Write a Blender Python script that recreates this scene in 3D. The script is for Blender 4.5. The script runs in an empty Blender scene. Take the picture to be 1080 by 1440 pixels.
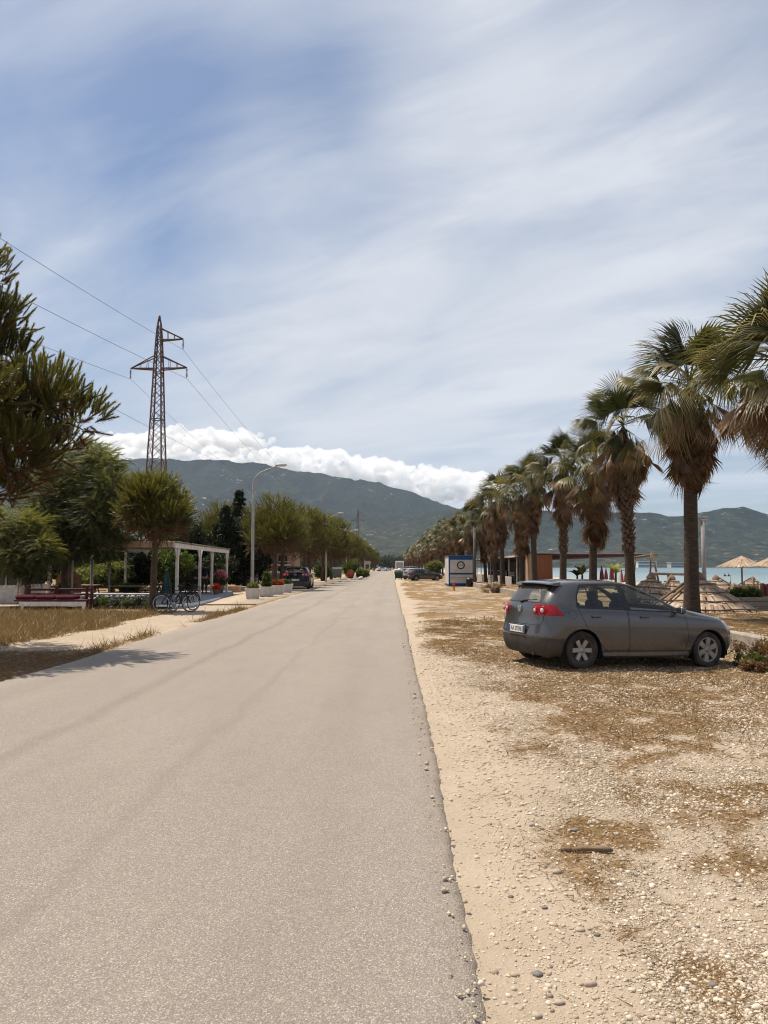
import bpy, bmesh, math, random
import numpy as np
from mathutils import Vector, Matrix, Euler

R = math.radians
scene = bpy.context.scene
COL = scene.collection
rnd = random.Random(7)

# ------------------------------------------------------------------ camera
F, EYE, PITCH, YAW = 1080.0, 1.685, math.atan(77 / 1080), math.atan(10 / 1080)
cam = bpy.data.cameras.new('camera')
cam.sensor_fit = 'VERTICAL'; cam.sensor_height = 36.0; cam.lens = 27.0
cam.clip_start = 0.1; cam.clip_end = 40000
camo = bpy.data.objects.new('camera', cam); COL.objects.link(camo)
camo.location = (0, 0, EYE); camo.rotation_euler = (R(90) + PITCH, 0, YAW)
scene.camera = camo
CM = Euler((R(90) + PITCH, 0, YAW)).to_matrix()

def ray(px, py):
    return CM @ Vector(((px - 540) / F, (720 - py) / F, -1.0))
def at(px, py, Y):                      # the place at depth Y seen at that spot of the photograph
    d = ray(px, py); return Vector((0, 0, EYE)) + d * (Y / d.y)
def on_ground(px, py, z=0.0):
    d = ray(px, py); return Vector((0, 0, EYE)) + d * ((z - EYE) / d.z)

# ------------------------------------------------------------------ scene tree helpers
def link(o, parent=None):
    COL.objects.link(o)
    if parent is not None: o.parent = parent
    return o
def tag(o, label=None, cat=None, group=None, kind=None):
    if label: o['label'] = label
    if cat: o['category'] = cat
    if group: o['group'] = group
    if kind: o['kind'] = kind
    return o
def empty(name, loc, rz=0.0, label=None, cat=None, group=None):
    o = bpy.data.objects.new(name, None); o.empty_display_size = 0.3
    o.location = loc; o.rotation_euler = (0, 0, rz)
    link(o); return tag(o, label, cat, group)
def kids(o): return [c for c in ALLKIDS.get(o.name, [])]
ALLKIDS = {}
def copy_tree(o, parent=None):
    c = o.copy(); COL.objects.link(c)
    for k in ('label', 'group', 'category'):
        pass
    if parent is not None: c.parent = parent
    for ch in list(o.children): copy_tree(ch, c)
    return c

def np_mesh(name, V, tris=None, quads=None, attr=None, smooth=False, mats=(), midx=None):
    me = bpy.data.meshes.new(name)
    V = np.asarray(V, np.float32)
    nt = 0 if tris is None else len(tris); nq = 0 if quads is None else len(quads)
    me.vertices.add(len(V)); me.vertices.foreach_set('co', V.ravel())
    idx = []
    if nt: idx.append(np.asarray(tris, np.int32).ravel())
    if nq: idx.append(np.asarray(quads, np.int32).ravel())
    idx = np.concatenate(idx)
    me.loops.add(len(idx)); me.loops.foreach_set('vertex_index', idx)
    me.polygons.add(nt + nq)
    ls = np.concatenate([np.arange(nt) * 3, nt * 3 + np.arange(nq) * 4]).astype(np.int32)
    me.polygons.foreach_set('loop_start', ls)
    if midx is not None: me.polygons.foreach_set('material_index', np.asarray(midx, np.int32))
    if smooth: me.polygons.foreach_set('use_smooth', np.ones(nt + nq, bool))
    for m in mats: me.materials.append(m)
    for k, a in (attr or {}).items():
        at_ = me.attributes.new(k, 'FLOAT', 'POINT'); at_.data.foreach_set('value', np.asarray(a, np.float32))
    me.update(calc_edges=True); me.validate()
    return me
def np_obj(name, V, tris=None, quads=None, mat=None, parent=None, attr=None, smooth=False):
    me = np_mesh(name, V, tris, quads, attr, smooth, [mat] if mat else [])
    return link(bpy.data.objects.new(name, me), parent)

class MB:
    """collects simple solids and builds them as one mesh object"""
    def __init__(s): s.v = []; s.f = []; s.sm = []
    def add(s, vs, fs, smooth=False):
        b = len(s.v); s.v += [tuple(p) for p in vs]
        s.f += [tuple(b + i for i in f) for f in fs]; s.sm += [smooth] * len(fs); return s
    def box(s, c, d, rot=None, b=0.0):
        c = Vector(c); hx, hy, hz = d[0] / 2, d[1] / 2, d[2] / 2
        b = min(b, hx * .9, hy * .9, hz * .9)
        M = rot if rot is not None else Matrix.Identity(3)
        if b <= 0:
            vs = [c + M @ Vector((x * hx, y * hy, z * hz)) for x in (-1, 1) for y in (-1, 1) for z in (-1, 1)]
            return s.add(vs, [(0, 1, 3, 2), (4, 6, 7, 5), (0, 4, 5, 1), (2, 3, 7, 6), (0, 2, 6, 4), (1, 5, 7, 3)])
        vs = []; ix = {}
        for x in (-1, 1):
            for y in (-1, 1):
                for z in (-1, 1):
                    for a in range(3):
                        p = [x * (hx - b), y * (hy - b), z * (hz - b)]
                        p[a] = (x * hx, y * hy, z * hz)[a]
                        ix[(x, y, z, a)] = len(vs); vs.append(c + M @ Vector(p))
        fs = []
        for a in range(3):
            o1, o2 = [i for i in range(3) if i != a]
            for sg in (-1, 1):
                q = []
                for (p, r_) in ((-1, -1), (1, -1), (1, 1), (-1, 1)):
                    k = [0, 0, 0]; k[a] = sg; k[o1] = p; k[o2] = r_
                    q.append(ix[(k[0], k[1], k[2], a)])
                fs.append(q)
        for a in range(3):
            o1, o2 = [i for i in range(3) if i != a]
            for p in (-1, 1):
                for r_ in (-1, 1):
                    k0 = [0, 0, 0]; k0[a] = -1; k0[o1] = p; k0[o2] = r_
                    k1 = list(k0); k1[a] = 1
                    fs.append([ix[(*k0, o1)], ix[(*k0, o2)], ix[(*k1, o2)], ix[(*k1, o1)]])
        for x in (-1, 1):
            for y in (-1, 1):
                for z in (-1, 1): fs.append([ix[(x, y, z, a)] for a in range(3)])
        return s.add(vs, fs)
    def tube(s, pts, rad, n=8, cap=True, smooth=True):
        pts = [Vector(p) for p in pts]
        if not hasattr(rad, '__len__'): rad = [rad] * len(pts)
        vs = []; fs = []; up = None
        for i, p in enumerate(pts):
            t = (pts[min(i + 1, len(pts) - 1)] - pts[max(i - 1, 0)])
            if t.length < 1e-9: t = Vector((0, 0, 1))
            t.normalize()
            if up is None:
                up = Vector((1, 0, 0)) if abs(t.x) < .8 else Vector((0, 1, 0))
            u = (up - t * up.dot(t)).normalized(); w = t.cross(u); up = u
            for k in range(n):
                a = 2 * math.pi * k / n
                vs.append(p + (u * math.cos(a) + w * math.sin(a)) * rad[i])
        for i in range(len(pts) - 1):
            for k in range(n):
                k2 = (k + 1) % n
                fs.append((i * n + k, i * n + k2, (i + 1) * n + k2, (i + 1) * n + k))
        s.add(vs, fs, smooth)
        if cap:
            b = len(s.v) - len(vs)
            s.f += [tuple(b + k for k in reversed(range(n))), tuple(b + (len(pts) - 1) * n + k for k in range(n))]
            s.sm += [False, False]
        return s
    def lathe(s, prof, n=20, c=(0, 0, 0), M=None, smooth=True, close=False):
        c = Vector(c); M = M or Matrix.Identity(3); vs = []; fs = []
        for (r_, z) in prof:
            for k in range(n):
                a = 2 * math.pi * k / n
                vs.append(c + M @ Vector((r_ * math.cos(a), r_ * math.sin(a), z)))
        m = len(prof)
        for i in range(m - 1 + (1 if close else 0)):
            i2 = (i + 1) % m
            for k in range(n):
                k2 = (k + 1) % n
                fs.append((i * n + k, i * n + k2, i2 * n + k2, i2 * n + k))
        return s.add(vs, fs, smooth)
    def prism(s, poly, M, t):
        """2-D outline in the local XY of M, extruded by t along local Z"""
        n = len(poly)
        vs = [M @ Vector((x, y, 0)) for x, y in poly] + [M @ Vector((x, y, t)) for x, y in poly]
        fs = [tuple(reversed(range(n))), tuple(range(n, 2 * n))] + [(i, (i + 1) % n, n + (i + 1) % n, n + i) for i in range(n)]
        return s.add(vs, fs)
    def blob(s, c, r_, seed=0, amp=.2, nu=10, nv=7, flat=0.0):
        rr = random.Random(seed); c = Vector(c)
        if not hasattr(r_, '__len__'): r_ = (r_, r_, r_)
        ph = [rr.uniform(0, 6.28) for _ in range(6)]
        vs = []; fs = []
        for j in range(nv + 1):
            th = math.pi * j / nv
            for k in range(nu):
                a = 2 * math.pi * k / nu
                d = Vector((math.sin(th) * math.cos(a), math.sin(th) * math.sin(a), math.cos(th)))
                m = 1 + amp * (math.sin(3 * d.x + ph[0]) * .5 + math.sin(4 * d.y + ph[1]) * .4 + math.sin(5 * d.z + ph[2]) * .3 + math.sin(7 * d.x + 5 * d.y + ph[3]) * .25)
                p = Vector((d.x * r_[0], d.y * r_[1], d.z * r_[2])) * m
                if flat and p.z < -flat * r_[2]: p.z = -flat * r_[2]
                vs.append(c + p)
        for j in range(nv):
            for k in range(nu):
                k2 = (k + 1) % nu
                fs.append((j * nu + k, (j + 1) * nu + k, (j + 1) * nu + k2, j * nu + k2))
        return s.add(vs, fs, True)
    def build(s, name, m, parent=None, loc=None):
        me = bpy.data.meshes.new(name); me.from_pydata(s.v, [], s.f)
        me.polygons.foreach_set('use_smooth', s.sm)
        me.materials.append(m); me.update(); me.validate()
        o = link(bpy.data.objects.new(name, me), parent)
        if loc is not None: o.location = loc
        return o

def evaluated(o):
    dg = bpy.context.evaluated_depsgraph_get(); dg.update()
    return bpy.data.meshes.new_from_object(o.evaluated_get(dg))

# ------------------------------------------------------------------ numeric noise
def vnoise(x, y, seed=0):
    x = np.asarray(x, float); y = np.asarray(y, float)
    xi = np.floor(x).astype(np.int64); yi = np.floor(y).astype(np.int64)
    fx = x - xi; fy = y - yi; fx = fx * fx * (3 - 2 * fx); fy = fy * fy * (3 - 2 * fy)
    def h(a, b):
        n = (a * 374761393 + b * 668265263 + seed * 974634177) & 0xFFFFFFFF
        n = ((n ^ (n >> 13)) * 1274126177) & 0xFFFFFFFF
        return ((n ^ (n >> 16)) & 0xFFFF) / 65535.0
    return (h(xi, yi) * (1 - fx) + h(xi + 1, yi) * fx) * (1 - fy) + (h(xi, yi + 1) * (1 - fx) + h(xi + 1, yi + 1) * fx) * fy
def fbm(x, y, seed=0, octv=4, gain=.5):
    s = 0; a = 1; t = 0
    for o in range(octv):
        s = s + a * vnoise(x * 2 ** o + o * 17.3, y * 2 ** o - o * 9.1, seed + o); t += a; a *= gain
    return s / t
def sstep(a, b, x):
    t = np.clip((np.asarray(x, float) - a) / (b - a), 0, 1); return t * t * (3 - 2 * t)

# ------------------------------------------------------------------ materials
def srgb(r, g, b):
    f = lambda c: c / 12.92 if c <= .04045 else ((c + .055) / 1.055) ** 2.4
    return (f(r / 255), f(g / 255), f(b / 255))
class NT:
    def __init__(s, m): s.t = m.node_tree; s.n = s.t.nodes; s.l = s.t.links
    def new(s, typ, **kw):
        nd = s.n.new(typ)
        for k, v in kw.items(): setattr(nd, k, v)
        return nd
    def put(s, sock, v):
        if hasattr(v, 'is_output') or isinstance(v, bpy.types.NodeSocket): s.l.new(v, sock)
        elif v is not None:
            if sock.type == 'RGBA' and len(v) == 3: v = (*v, 1)
            sock.default_value = v
    def math(s, op, a, b=None, c=None, clamp=False):
        nd = s.new('ShaderNodeMath', operation=op, use_clamp=clamp)
        s.put(nd.inputs[0], a)
        if b is not None: s.put(nd.inputs[1], b)
        if c is not None: s.put(nd.inputs[2], c)
        return nd.outputs[0]
    def mix(s, f, a, b, blend='MIX'):
        nd = s.new('ShaderNodeMix', data_type='RGBA', blend_type=blend)
        s.put(nd.inputs[0], f); s.put(nd.inputs[6], a); s.put(nd.inputs[7], b); return nd.outputs[2]
    def noise(s, vec, scale, detail=4, rough=.55, dim='3D', dist=0):
        nd = s.new('ShaderNodeTexNoise', noise_dimensions=dim)
        if vec is not None: s.l.new(vec, nd.inputs['Vector'])
        nd.inputs['Scale'].default_value = scale; nd.inputs['Detail'].default_value = detail
        nd.inputs['Roughness'].default_value = rough; nd.inputs['Distortion'].default_value = dist
        return nd.outputs[0]
    def voro(s, vec, scale, feat='F1', out=0, rnd_=1.0):
        nd = s.new('ShaderNodeTexVoronoi', feature=feat)
        if vec is not None: s.l.new(vec, nd.inputs['Vector'])
        nd.inputs['Scale'].default_value = scale; nd.inputs['Randomness'].default_value = rnd_
        return nd.outputs[out]
    def ramp(s, f, stops, interp='LINEAR'):
        nd = s.new('ShaderNodeValToRGB'); s.put(nd.inputs[0], f); cr = nd.color_ramp; cr.interpolation = interp
        while len(cr.elements) < len(stops): cr.elements.new(.5)
        for e, (p, c) in zip(cr.elements, stops):
            e.position = p; e.color = (*c, 1) if hasattr(c, '__len__') else (c, c, c, 1)
        return nd.outputs[0]
    def maprange(s, v, a, b, c=0., d=1., smooth=False):
        nd = s.new('ShaderNodeMapRange'); nd.clamp = True
        if smooth: nd.interpolation_type = 'SMOOTHSTEP'
        s.put(nd.inputs[0], v)
        for i, q in enumerate((a, b, c, d)): nd.inputs[i + 1].default_value = q
        return nd.outputs[0]
    def attr(s, name):
        nd = s.new('ShaderNodeAttribute'); nd.attribute_name = name; return nd.outputs['Fac']
    def obj(s): return s.new('ShaderNodeTexCoord').outputs['Object']
    def pos(s): return s.new('ShaderNodeNewGeometry').outputs['Position']
    def sep(s, v):
        nd = s.new('ShaderNodeSeparateXYZ'); s.l.new(v, nd.inputs[0]); return nd.outputs
    def scl(s, v, k):
        nd = s.new('ShaderNodeVectorMath', operation='MULTIPLY'); s.l.new(v, nd.inputs[0]); nd.inputs[1].default_value = k; return nd.outputs[0]
    def bump(s, h, strength=.3, dist=.01, normal=None):
        nd = s.new('ShaderNodeBump'); nd.inputs['Strength'].default_value = strength; nd.inputs['Distance'].default_value = dist
        s.l.new(h, nd.inputs['Height'])
        if normal is not None: s.l.new(normal, nd.inputs['Normal'])
        return nd.outputs[0]
def newmat(name):
    m = bpy.data.materials.new(name); m.use_nodes = True; t = NT(m)
    bs = m.node_tree.nodes['Principled BSDF']; out = m.node_tree.nodes['Material Output']
    return m, t, bs, out
def pm(name, c1, c2=None, scale=6., rough=.7, metal=0., bump=0., bscale=40., spec=.3, stretch=(1, 1, 1), coat=0., lo=.35, hi=.65):
    """painted / worn surface: two tones broken up by noise, with a fine bump"""
    m, t, bs, out = newmat(name)
    v = t.scl(t.obj(), stretch)
    if c2 is None: c2 = tuple(x * .75 for x in c1)
    nz = t.noise(v, scale, 5, .6)
    t.put(bs.inputs['Base Color'], t.mix(t.maprange(nz, lo, hi), c1, c2))
    bs.inputs['Roughness'].default_value = rough; bs.inputs['Metallic'].default_value = metal
    bs.inputs['Specular IOR Level'].default_value = spec
    if coat: bs.inputs['Coat Weight'].default_value = coat; bs.inputs['Coat Roughness'].default_value = .06
    if bump:
        t.put(bs.inputs['Normal'], t.bump(t.noise(v, bscale, 4, .6), bump, .01))
    return m
def leafmat(name, dark, light, trans=.35, tint=None, rough=.55, spec=.25):
    """foliage: tone from the per-leaf 'rnd' attribute, light passes through"""
    m, t, bs, out = newmat(name)
    a = t.attr('rnd')
    col = t.mix(a, dark, light)
    t.put(bs.inputs['Base Color'], col); bs.inputs['Roughness'].default_value = rough
    bs.inputs['Specular IOR Level'].default_value = spec
    tr = t.new('ShaderNodeBsdfTranslucent')
    t.put(tr.inputs[0], t.mix(1.0, col, tint or (1.5, 1.4, .6), 'MULTIPLY'))
    mx = t.new('ShaderNodeMixShader'); mx.inputs[0].default_value = trans
    t.l.new(bs.outputs[0], mx.inputs[1]); t.l.new(tr.outputs[0], mx.inputs[2]); t.l.new(mx.outputs[0], out.inputs[0])
    return m

# ------------------------------------------------------------------ light and sky
SUN_EL, SUN_AZ = R(66), R(-58)          # azimuth from +Y, negative = to the left of the road
SUN = Vector((math.sin(SUN_AZ) * math.cos(SUN_EL), math.cos(SUN_AZ) * math.cos(SUN_EL), math.sin(SUN_EL)))
sl = bpy.data.lights.new('sun', 'SUN'); sl.energy = 4.9; sl.angle = R(.6); sl.color = (1.0, .91, .78)
so = link(bpy.data.objects.new('sun', sl)); so.rotation_euler = SUN.to_track_quat('Z', 'Y').to_euler(); so.location = (-40, 30, 80)

w = bpy.data.worlds.new('World'); scene.world = w; w.use_nodes = True
t = NT(w); bg = w.node_tree.nodes['Background']; bg.inputs[1].default_value = .082
sky = t.new('ShaderNodeTexSky', sky_type='NISHITA'); sky.sun_disc = False
sky.sun_elevation = SUN_EL; sky.sun_rotation = SUN_AZ; sky.air_density = 1.0; sky.dust_density = 1.2; sky.ozone_density = 1.5
dirv = t.new('ShaderNodeTexCoord').outputs['Generated']
sx, sy, sz = t.sep(dirv)
zc = t.math('ADD', t.math('MAXIMUM', sz, 0.0), .16)
px_ = t.math('DIVIDE', sx, zc); py_ = t.math('DIVIDE', sy, zc)
cb = t.new('ShaderNodeCombineXYZ'); t.l.new(px_, cb.inputs[0]); t.l.new(py_, cb.inputs[1])
mp = t.new('ShaderNodeMapping'); t.l.new(cb.outputs[0], mp.inputs[0])
mp.vector_type = 'TEXTURE'; mp.inputs['Rotation'].default_value = (0, 0, R(-22)); mp.inputs['Scale'].default_value = (2.2, .75, 1); mp.inputs['Location'].default_value = (.4, .9, 0)
n1 = t.noise(mp.outputs[0], 1.25, 8, .55, dist=.35)
mp2 = t.new('ShaderNodeMapping'); t.l.new(cb.outputs[0], mp2.inputs[0])
mp2.vector_type = 'TEXTURE'; mp2.inputs['Rotation'].default_value = (0, 0, R(-35)); mp2.inputs['Scale'].default_value = (1.5, .66, 1); mp2.inputs['Location'].default_value = (3.1, 1.7, 0)
n2 = t.noise(mp2.outputs[0], 1.9, 7, .56, dist=.6)
def blob_dir(px, py, k):
    d = ray(px, py).normalized()
    nd = t.new('ShaderNodeVectorMath', operation='DOT_PRODUCT'); t.l.new(dirv, nd.inputs[0]); nd.inputs[1].default_value = d
    return t.maprange(nd.outputs['Value'], math.cos(R(k)), 1.0, 0, 1, True)
f = t.math('MULTIPLY_ADD', n2, .46, t.math('MULTIPLY', n1, .80))
for (px, py, k, wgt) in ((90, 215, 17, -.20), (330, 235, 13, -.17), (560, 185, 10, -.09), (1000, 340, 12, -.08), (150, 120, 9, -.04), (620, 85, 8, .10), (200, 45, 14, .10), (660, 320, 24, .17), (900, 170, 20, .10), (330, 440, 18, .12), (520, 520, 20, .06), (420, 205, 14, -.06)):
    f = t.math('MULTIPLY_ADD', blob_dir(px, py, k), wgt, f)
f = t.math('ADD', f, t.maprange(sz, .02, .40, .12, 0.0))
cover = t.maprange(f, .40, .88, .06, .97)
clc = t.mix(t.maprange(n2, .3, .75), (5.6, 6.1, 7.1), (7.9, 8.1, 8.55))
clc = t.mix(t.maprange(sz, .0, .22, .75, 0.), clc, (5.9, 6.5, 7.6))
clear = t.mix(1.0, sky.outputs[0], (.86, .93, 1.02), 'MULTIPLY')
t.l.new(t.mix(cover, clear, clc), bg.inputs[0])

scene.view_settings.view_transform = 'Standard'; scene.view_settings.look = 'None'
scene.view_settings.exposure = 0.32; scene.view_settings.gamma = 1.0
cy = scene.cycles
cy.max_bounces = 12; cy.diffuse_bounces = 3; cy.glossy_bounces = 3; cy.transmission_bounces = 6; cy.transparent_max_bounces = 12
cy.volume_bounces = 10; cy.sample_clamp_indirect = 6
cy.use_denoising = True; cy.filter_width = 1.1
# ------------------------------------------------------------------ ground, road, beach
def road_right(y):
    y = np.asarray(y, float)
    return .34 + .10 * sstep(2, 9, y) + .05 * (fbm(y * .35, y * 0 + 3.3, 5, 3) - .5) * 2 + .012 * (vnoise(y * 3, y * 0, 9) - .5) + .0012 * np.clip(y - 60, 0, 200)
def road_left(y):
    y = np.asarray(y, float)
    return -5.72 + .22 * (fbm(y * .22, y * 0 + 1.3, 15, 3) - .5) * 2 + .0035 * np.clip(y - 40, 0, 300)
def ground_z(x, y):
    x = np.asarray(x, float); y = np.asarray(y, float)
    wallx = 7.05
    z = .30 * sstep(wallx + .05, wallx + .35, x)
    z = z - 1.15 * sstep(17, 41, x) - 4 * sstep(41, 90, x)
    b = (fbm(x * .7, y * .5, 21, 3) - .5) * .09 + (fbm(x * 3, y * 3, 31, 3) - .5) * .03
    off = np.maximum(sstep(.35, 1.3, x), sstep(-5.9, -7.2, x))
    z = z + b * off
    z = z - .085 * sstep(3.4, 5.5, x) * (1 - sstep(6.35, 6.85, x)) * sstep(10.8, 12.2, y) * (1 - sstep(14.8, 16.5, y))
    # a low lip where the sand meets the tarmac, hollow just beside it
    z = z - .035 * (1 - sstep(.5, 1.2, x)) * sstep(.1, .5, x)
    inr = sstep(-5.9, -5.6, x) * (1 - sstep(.15, .4, x))
    z = z * (1 - inr) - .05 * inr
    return z
def masks(x, y):
    x = np.asarray(x, float); y = np.asarray(y, float)
    n = fbm(x * .75 + 3, y * .42, 41, 5, .6); n2 = fbm(x * 2.2, y * 2.2, 47, 4, .6)
    # right verge
    sand = 1 - sstep(.65, 1.35, x + (n - .5) * 1.3)
    band = sstep(6.6, 8.6, y + (n2 - .5) * 1.6) * (1 - sstep(13.5, 18, y)) * sstep(1.1, 2.2, x + (n - .5))
    grs = np.clip(sstep(.40, .56, n * .5 + n2 * .5) * (1 - sand) * .92 + band * sstep(.26, .46, n2 * .6 + n * .4) * 1.0, 0, 1)
    far = sstep(15, 24, y) * sstep(2.0, 5.0, x - (y - 15) * .02)
    grs = np.maximum(grs, far * sstep(.38, .58, n2 * .5 + n * .5) * .9)
    grs = np.where(x > 7.1, sstep(.28, .5, n2) * (1 - sstep(11, 16, x)), grs)
    # left field
    edge = -7.75 + (n - .5) * .9
    lf = sstep(0, .5, edge - x) * (1 - sstep(27, 30, y + (n2 - .5) * 3))
    lfar = sstep(9.5, 10.3, -x) * sstep(48, 52, y)
    left = np.clip(lf + lfar, 0, 1) * (.65 + .35 * sstep(.3, .6, n2))
    strip = np.exp(-((x + 5.95 + (n - .5) * .35) / .16) ** 2) * sstep(13.5, 15, y) * sstep(.26, .42, fbm(x * .5, y * .35, 77, 3))
    grs = np.where(x < -3, np.clip(left + strip, 0, 1), grs)
    gravel = np.where(x > 0, (1 - sand * .8) * (.38 + .62 * sstep(.32, .58, fbm(x * .7, y * .7 + 9, 61, 4))) * (1 - sstep(9, 20, y) * .35), .35 * (1 - left))
    gravel = np.where(x > 9, 0, gravel)
    litter_shade = np.where(x < -5.6, sstep(9.5, 11.5, y) * (1 - sstep(14.6, 16.2, y + (n2 - .5) * 2)) * sstep(-8.6, -7.6, x + (n - .5)), 0)
    beach = sstep(12, 17, x + (n - .5) * 4)
    sandy = np.where(x > 0, sand, 0)
    return grs, np.clip(gravel, 0, 1), litter_shade, beach, sandy

def axis(segs):
    out = []
    for a, b, s in segs: out += list(np.arange(a, b, s))
    return np.array(out + [segs[-1][1]])
xs = axis([(-4000, -400, 450), (-400, -60, 40), (-60, -16, 2.2), (-16, -5.2, .18), (-5.2, .2, .6), (.2, 8.4, .11), (8.4, 18, .5), (18, 60, 2.5), (60, 400, 40), (400, 4000, 450)])
ys = axis([(-60, 0, 10), (0, 1.5, .5), (1.5, 16, .12), (16, 32, .25), (32, 70, .6), (70, 200, 3), (200, 800, 40), (800, 3600, 350)])
GX, GY = np.meshgrid(xs, ys)
GZ = ground_z(GX, GY)
far_left = sstep(300, 900, GY) * 0
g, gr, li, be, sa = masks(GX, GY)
nx, ny = len(xs), len(ys)
ii = np.arange((ny - 1) * nx).reshape(ny - 1, nx)[:, :-1].ravel()
quads = np.stack([ii, ii + 1, ii + nx + 1, ii + nx], 1)
m_ground, t, bs, out = newmat('ground_dirt')
P = t.pos()
fine = t.noise(P, 9, 8, .65); grain = t.noise(P, 60, 4, .7); mid = t.noise(P, 1.3, 6, .6)
sandc = t.mix(t.maprange(mid, .3, .7), (.40, .322, .242), (.50, .415, .322))
sandc = t.mix(t.maprange(grain, .35, .75), t.mix(.35, sandc, (.26, .19, .12)), sandc)
cell = t.voro(P, 58, 'F1', 1); celld = t.voro(P, 58, 'F1', 0)
cg = t.new('ShaderNodeSeparateColor'); t.l.new(cell, cg.inputs[0])
stone = t.ramp(cg.outputs[0], [(0, (.22, .165, .115)), (.35, (.42, .33, .24)), (.75, (.56, .47, .36)), (1, (.72, .65, .54))])
stone = t.mix(t.maprange(celld, .30, .62), stone, (.22, .16, .10))
A_gr = t.maprange(t.math('ADD', t.attr('gravel'), t.math('MULTIPLY', t.math('SUBTRACT', fine, .5), .9)), .32, .62)
col = t.mix(A_gr, sandc, stone)
straw = t.noise(t.scl(P, (1, 1, 1)), 26, 6, .75)
gc = t.ramp(straw, [(.25, (.10, .055, .024)), (.5, (.235, .142, .065)), (.75, (.40, .275, .145))])
gcg = t.mix(t.maprange(t.noise(P, .8, 4, .6), .52, .72), gc, t.mix(.65, gc, (.14, .13, .045)))
A_g = t.maprange(t.math('ADD', t.attr('grass'), t.math('MULTIPLY', t.math('SUBTRACT', fine, .5), 1.3)), .30, .75)
col = t.mix(t.math('MULTIPLY', A_g, .93), col, gcg)
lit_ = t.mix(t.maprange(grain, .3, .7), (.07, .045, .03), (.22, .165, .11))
A_l = t.maprange(t.math('ADD', t.attr('litter_shade'), t.math('MULTIPLY', t.math('SUBTRACT', fine, .5), 1.6)), .35, .7)
col = t.mix(t.math('MULTIPLY', A_l, .85), col, lit_)  # pine litter plus the crown's shade, both put into this dark colour
beachc = t.mix(t.maprange(mid, .3, .7), (.50, .41, .29), (.40, .32, .22))
col = t.mix(t.attr('beach'), col, beachc)
t.put(bs.inputs['Base Color'], col); bs.inputs['Roughness'].default_value = .95; bs.inputs['Specular IOR Level'].default_value = .1
hgt = t.math('ADD', t.math('MULTIPLY', t.math('SUBTRACT', 1, celld), A_gr), t.math('MULTIPLY', straw, .8))
t.put(bs.inputs['Normal'], t.bump(t.math('ADD', t.math('ADD', hgt, t.math('MULTIPLY', fine, 1.6)), t.math('MULTIPLY', grain, .5)), .8, .02))
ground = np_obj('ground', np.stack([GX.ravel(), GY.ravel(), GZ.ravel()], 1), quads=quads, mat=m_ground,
                attr=dict(grass=g.ravel(), gravel=gr.ravel(), litter_shade=li.ravel(), beach=be.ravel()), smooth=True)
tag(ground, kind='structure')

# the tarmac
yr = axis([(-30, 1, 2), (1, 9, .03), (9, 40, .2), (40, 120, 1), (120, 900, 20)])
us = np.concatenate([[0, .004, .012], np.linspace(.03, .97, 22), [.988, .996, 1.0]])
RL, RR = road_left(yr), road_right(yr)
RX = RL[:, None] + (RR - RL)[:, None] * us[None, :]
jag = (vnoise(yr * 6, yr * 0, 3) - .5) * .014 + (vnoise(yr * 14.2, yr * 0, 4) - .5) * .014
RX[:, -3:] += jag[:, None]; RX[:, :3] += jag[::-1][:, None]
RY = np.repeat(yr[:, None], len(us), 1)
RZ = .022 - .03 * ((us[None, :] - .5) * 2) ** 2 * .3 + 0 * RX
RZ[:, 0] = -.05; RZ[:, -1] = -.045; RZ[:, 1] -= .006; RZ[:, -2] -= .006
nu = len(us); ii = np.arange((len(yr) - 1) * nu).reshape(-1, nu)[:, :-1].ravel()
m_road, t, bs, out = newmat('dusty_asphalt')
P = t.pos(); X, Y, Z = t.sep(P)
agg = t.voro(P, 140, 'F1', 1); aggd = t.voro(P, 140, 'F1', 0)
cg = t.new('ShaderNodeSeparateColor'); t.l.new(agg, cg.inputs[0])
ag = t.ramp(cg.outputs[0], [(0, (.145, .123, .104)), (.5, (.262, .225, .190)), (.85, (.358, .312, .268)), (1, (.56, .505, .445))])
ag = t.mix(t.maprange(aggd, .35, .7, 0, .6), ag, (.115, .092, .074))
big = t.noise(t.scl(P, (1, .25, 1)), .9, 6, .6); med = t.noise(P, 5, 5, .6)
dust = t.mix(t.maprange(big, .3, .7), (.268, .229, .192), (.332, .288, .244))
dfac = t.math('ADD', t.maprange(Y, 4, 30, .34, .74), t.math('MULTIPLY', t.math('SUBTRACT', med, .5), .35))  # farther tarmac mixed paler: dust plus grazing sheen put into the colour
col = t.mix(dfac, ag, dust)
wob = t.math('MULTIPLY', t.math('SUBTRACT', t.noise(t.scl(P, (0, .25, 0)), 1, 3), .5), .55)
def seam(x0, wdt, k, col):
    d = t.math('ABSOLUTE', t.math('SUBTRACT', t.math('ADD', X, wob), x0))
    a = t.math('MULTIPLY', t.maprange(d, 0, wdt, 1, 0, True), t.maprange(med, .3, .6, k * .4, k))
    return t.mix(a, col, (.15, .12, .097))
st = t.noise(t.scl(P, (1, .45, 1)), 2.3, 6, .68)
col = t.mix(t.maprange(st, .52, .72, 0, .20), col, (.17, .138, .112)); col = t.mix(t.maprange(t.noise(t.scl(P, (1.3, .05, 1)), 1.6, 4, .6), .5, .7, 0, .12), col, (.19, .155, .125))
col = seam(-3.35, .19, .38, col); col = seam(-1.75, .12, .22, col); col = seam(-.55, .4, .10, col); col = seam(-4.9, .3, .14, col)
rawedge = t.math('ADD', t.maprange(X, -.1, .40, 0, 1), t.math('MULTIPLY', t.math('SUBTRACT', t.noise(P, 4.5, 6, .75), .5), 1.0))
col = t.mix(t.maprange(rawedge, .6, 1.0, 0, .5), col, t.mix(.55, ag, (.115, .095, .08)))
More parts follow.
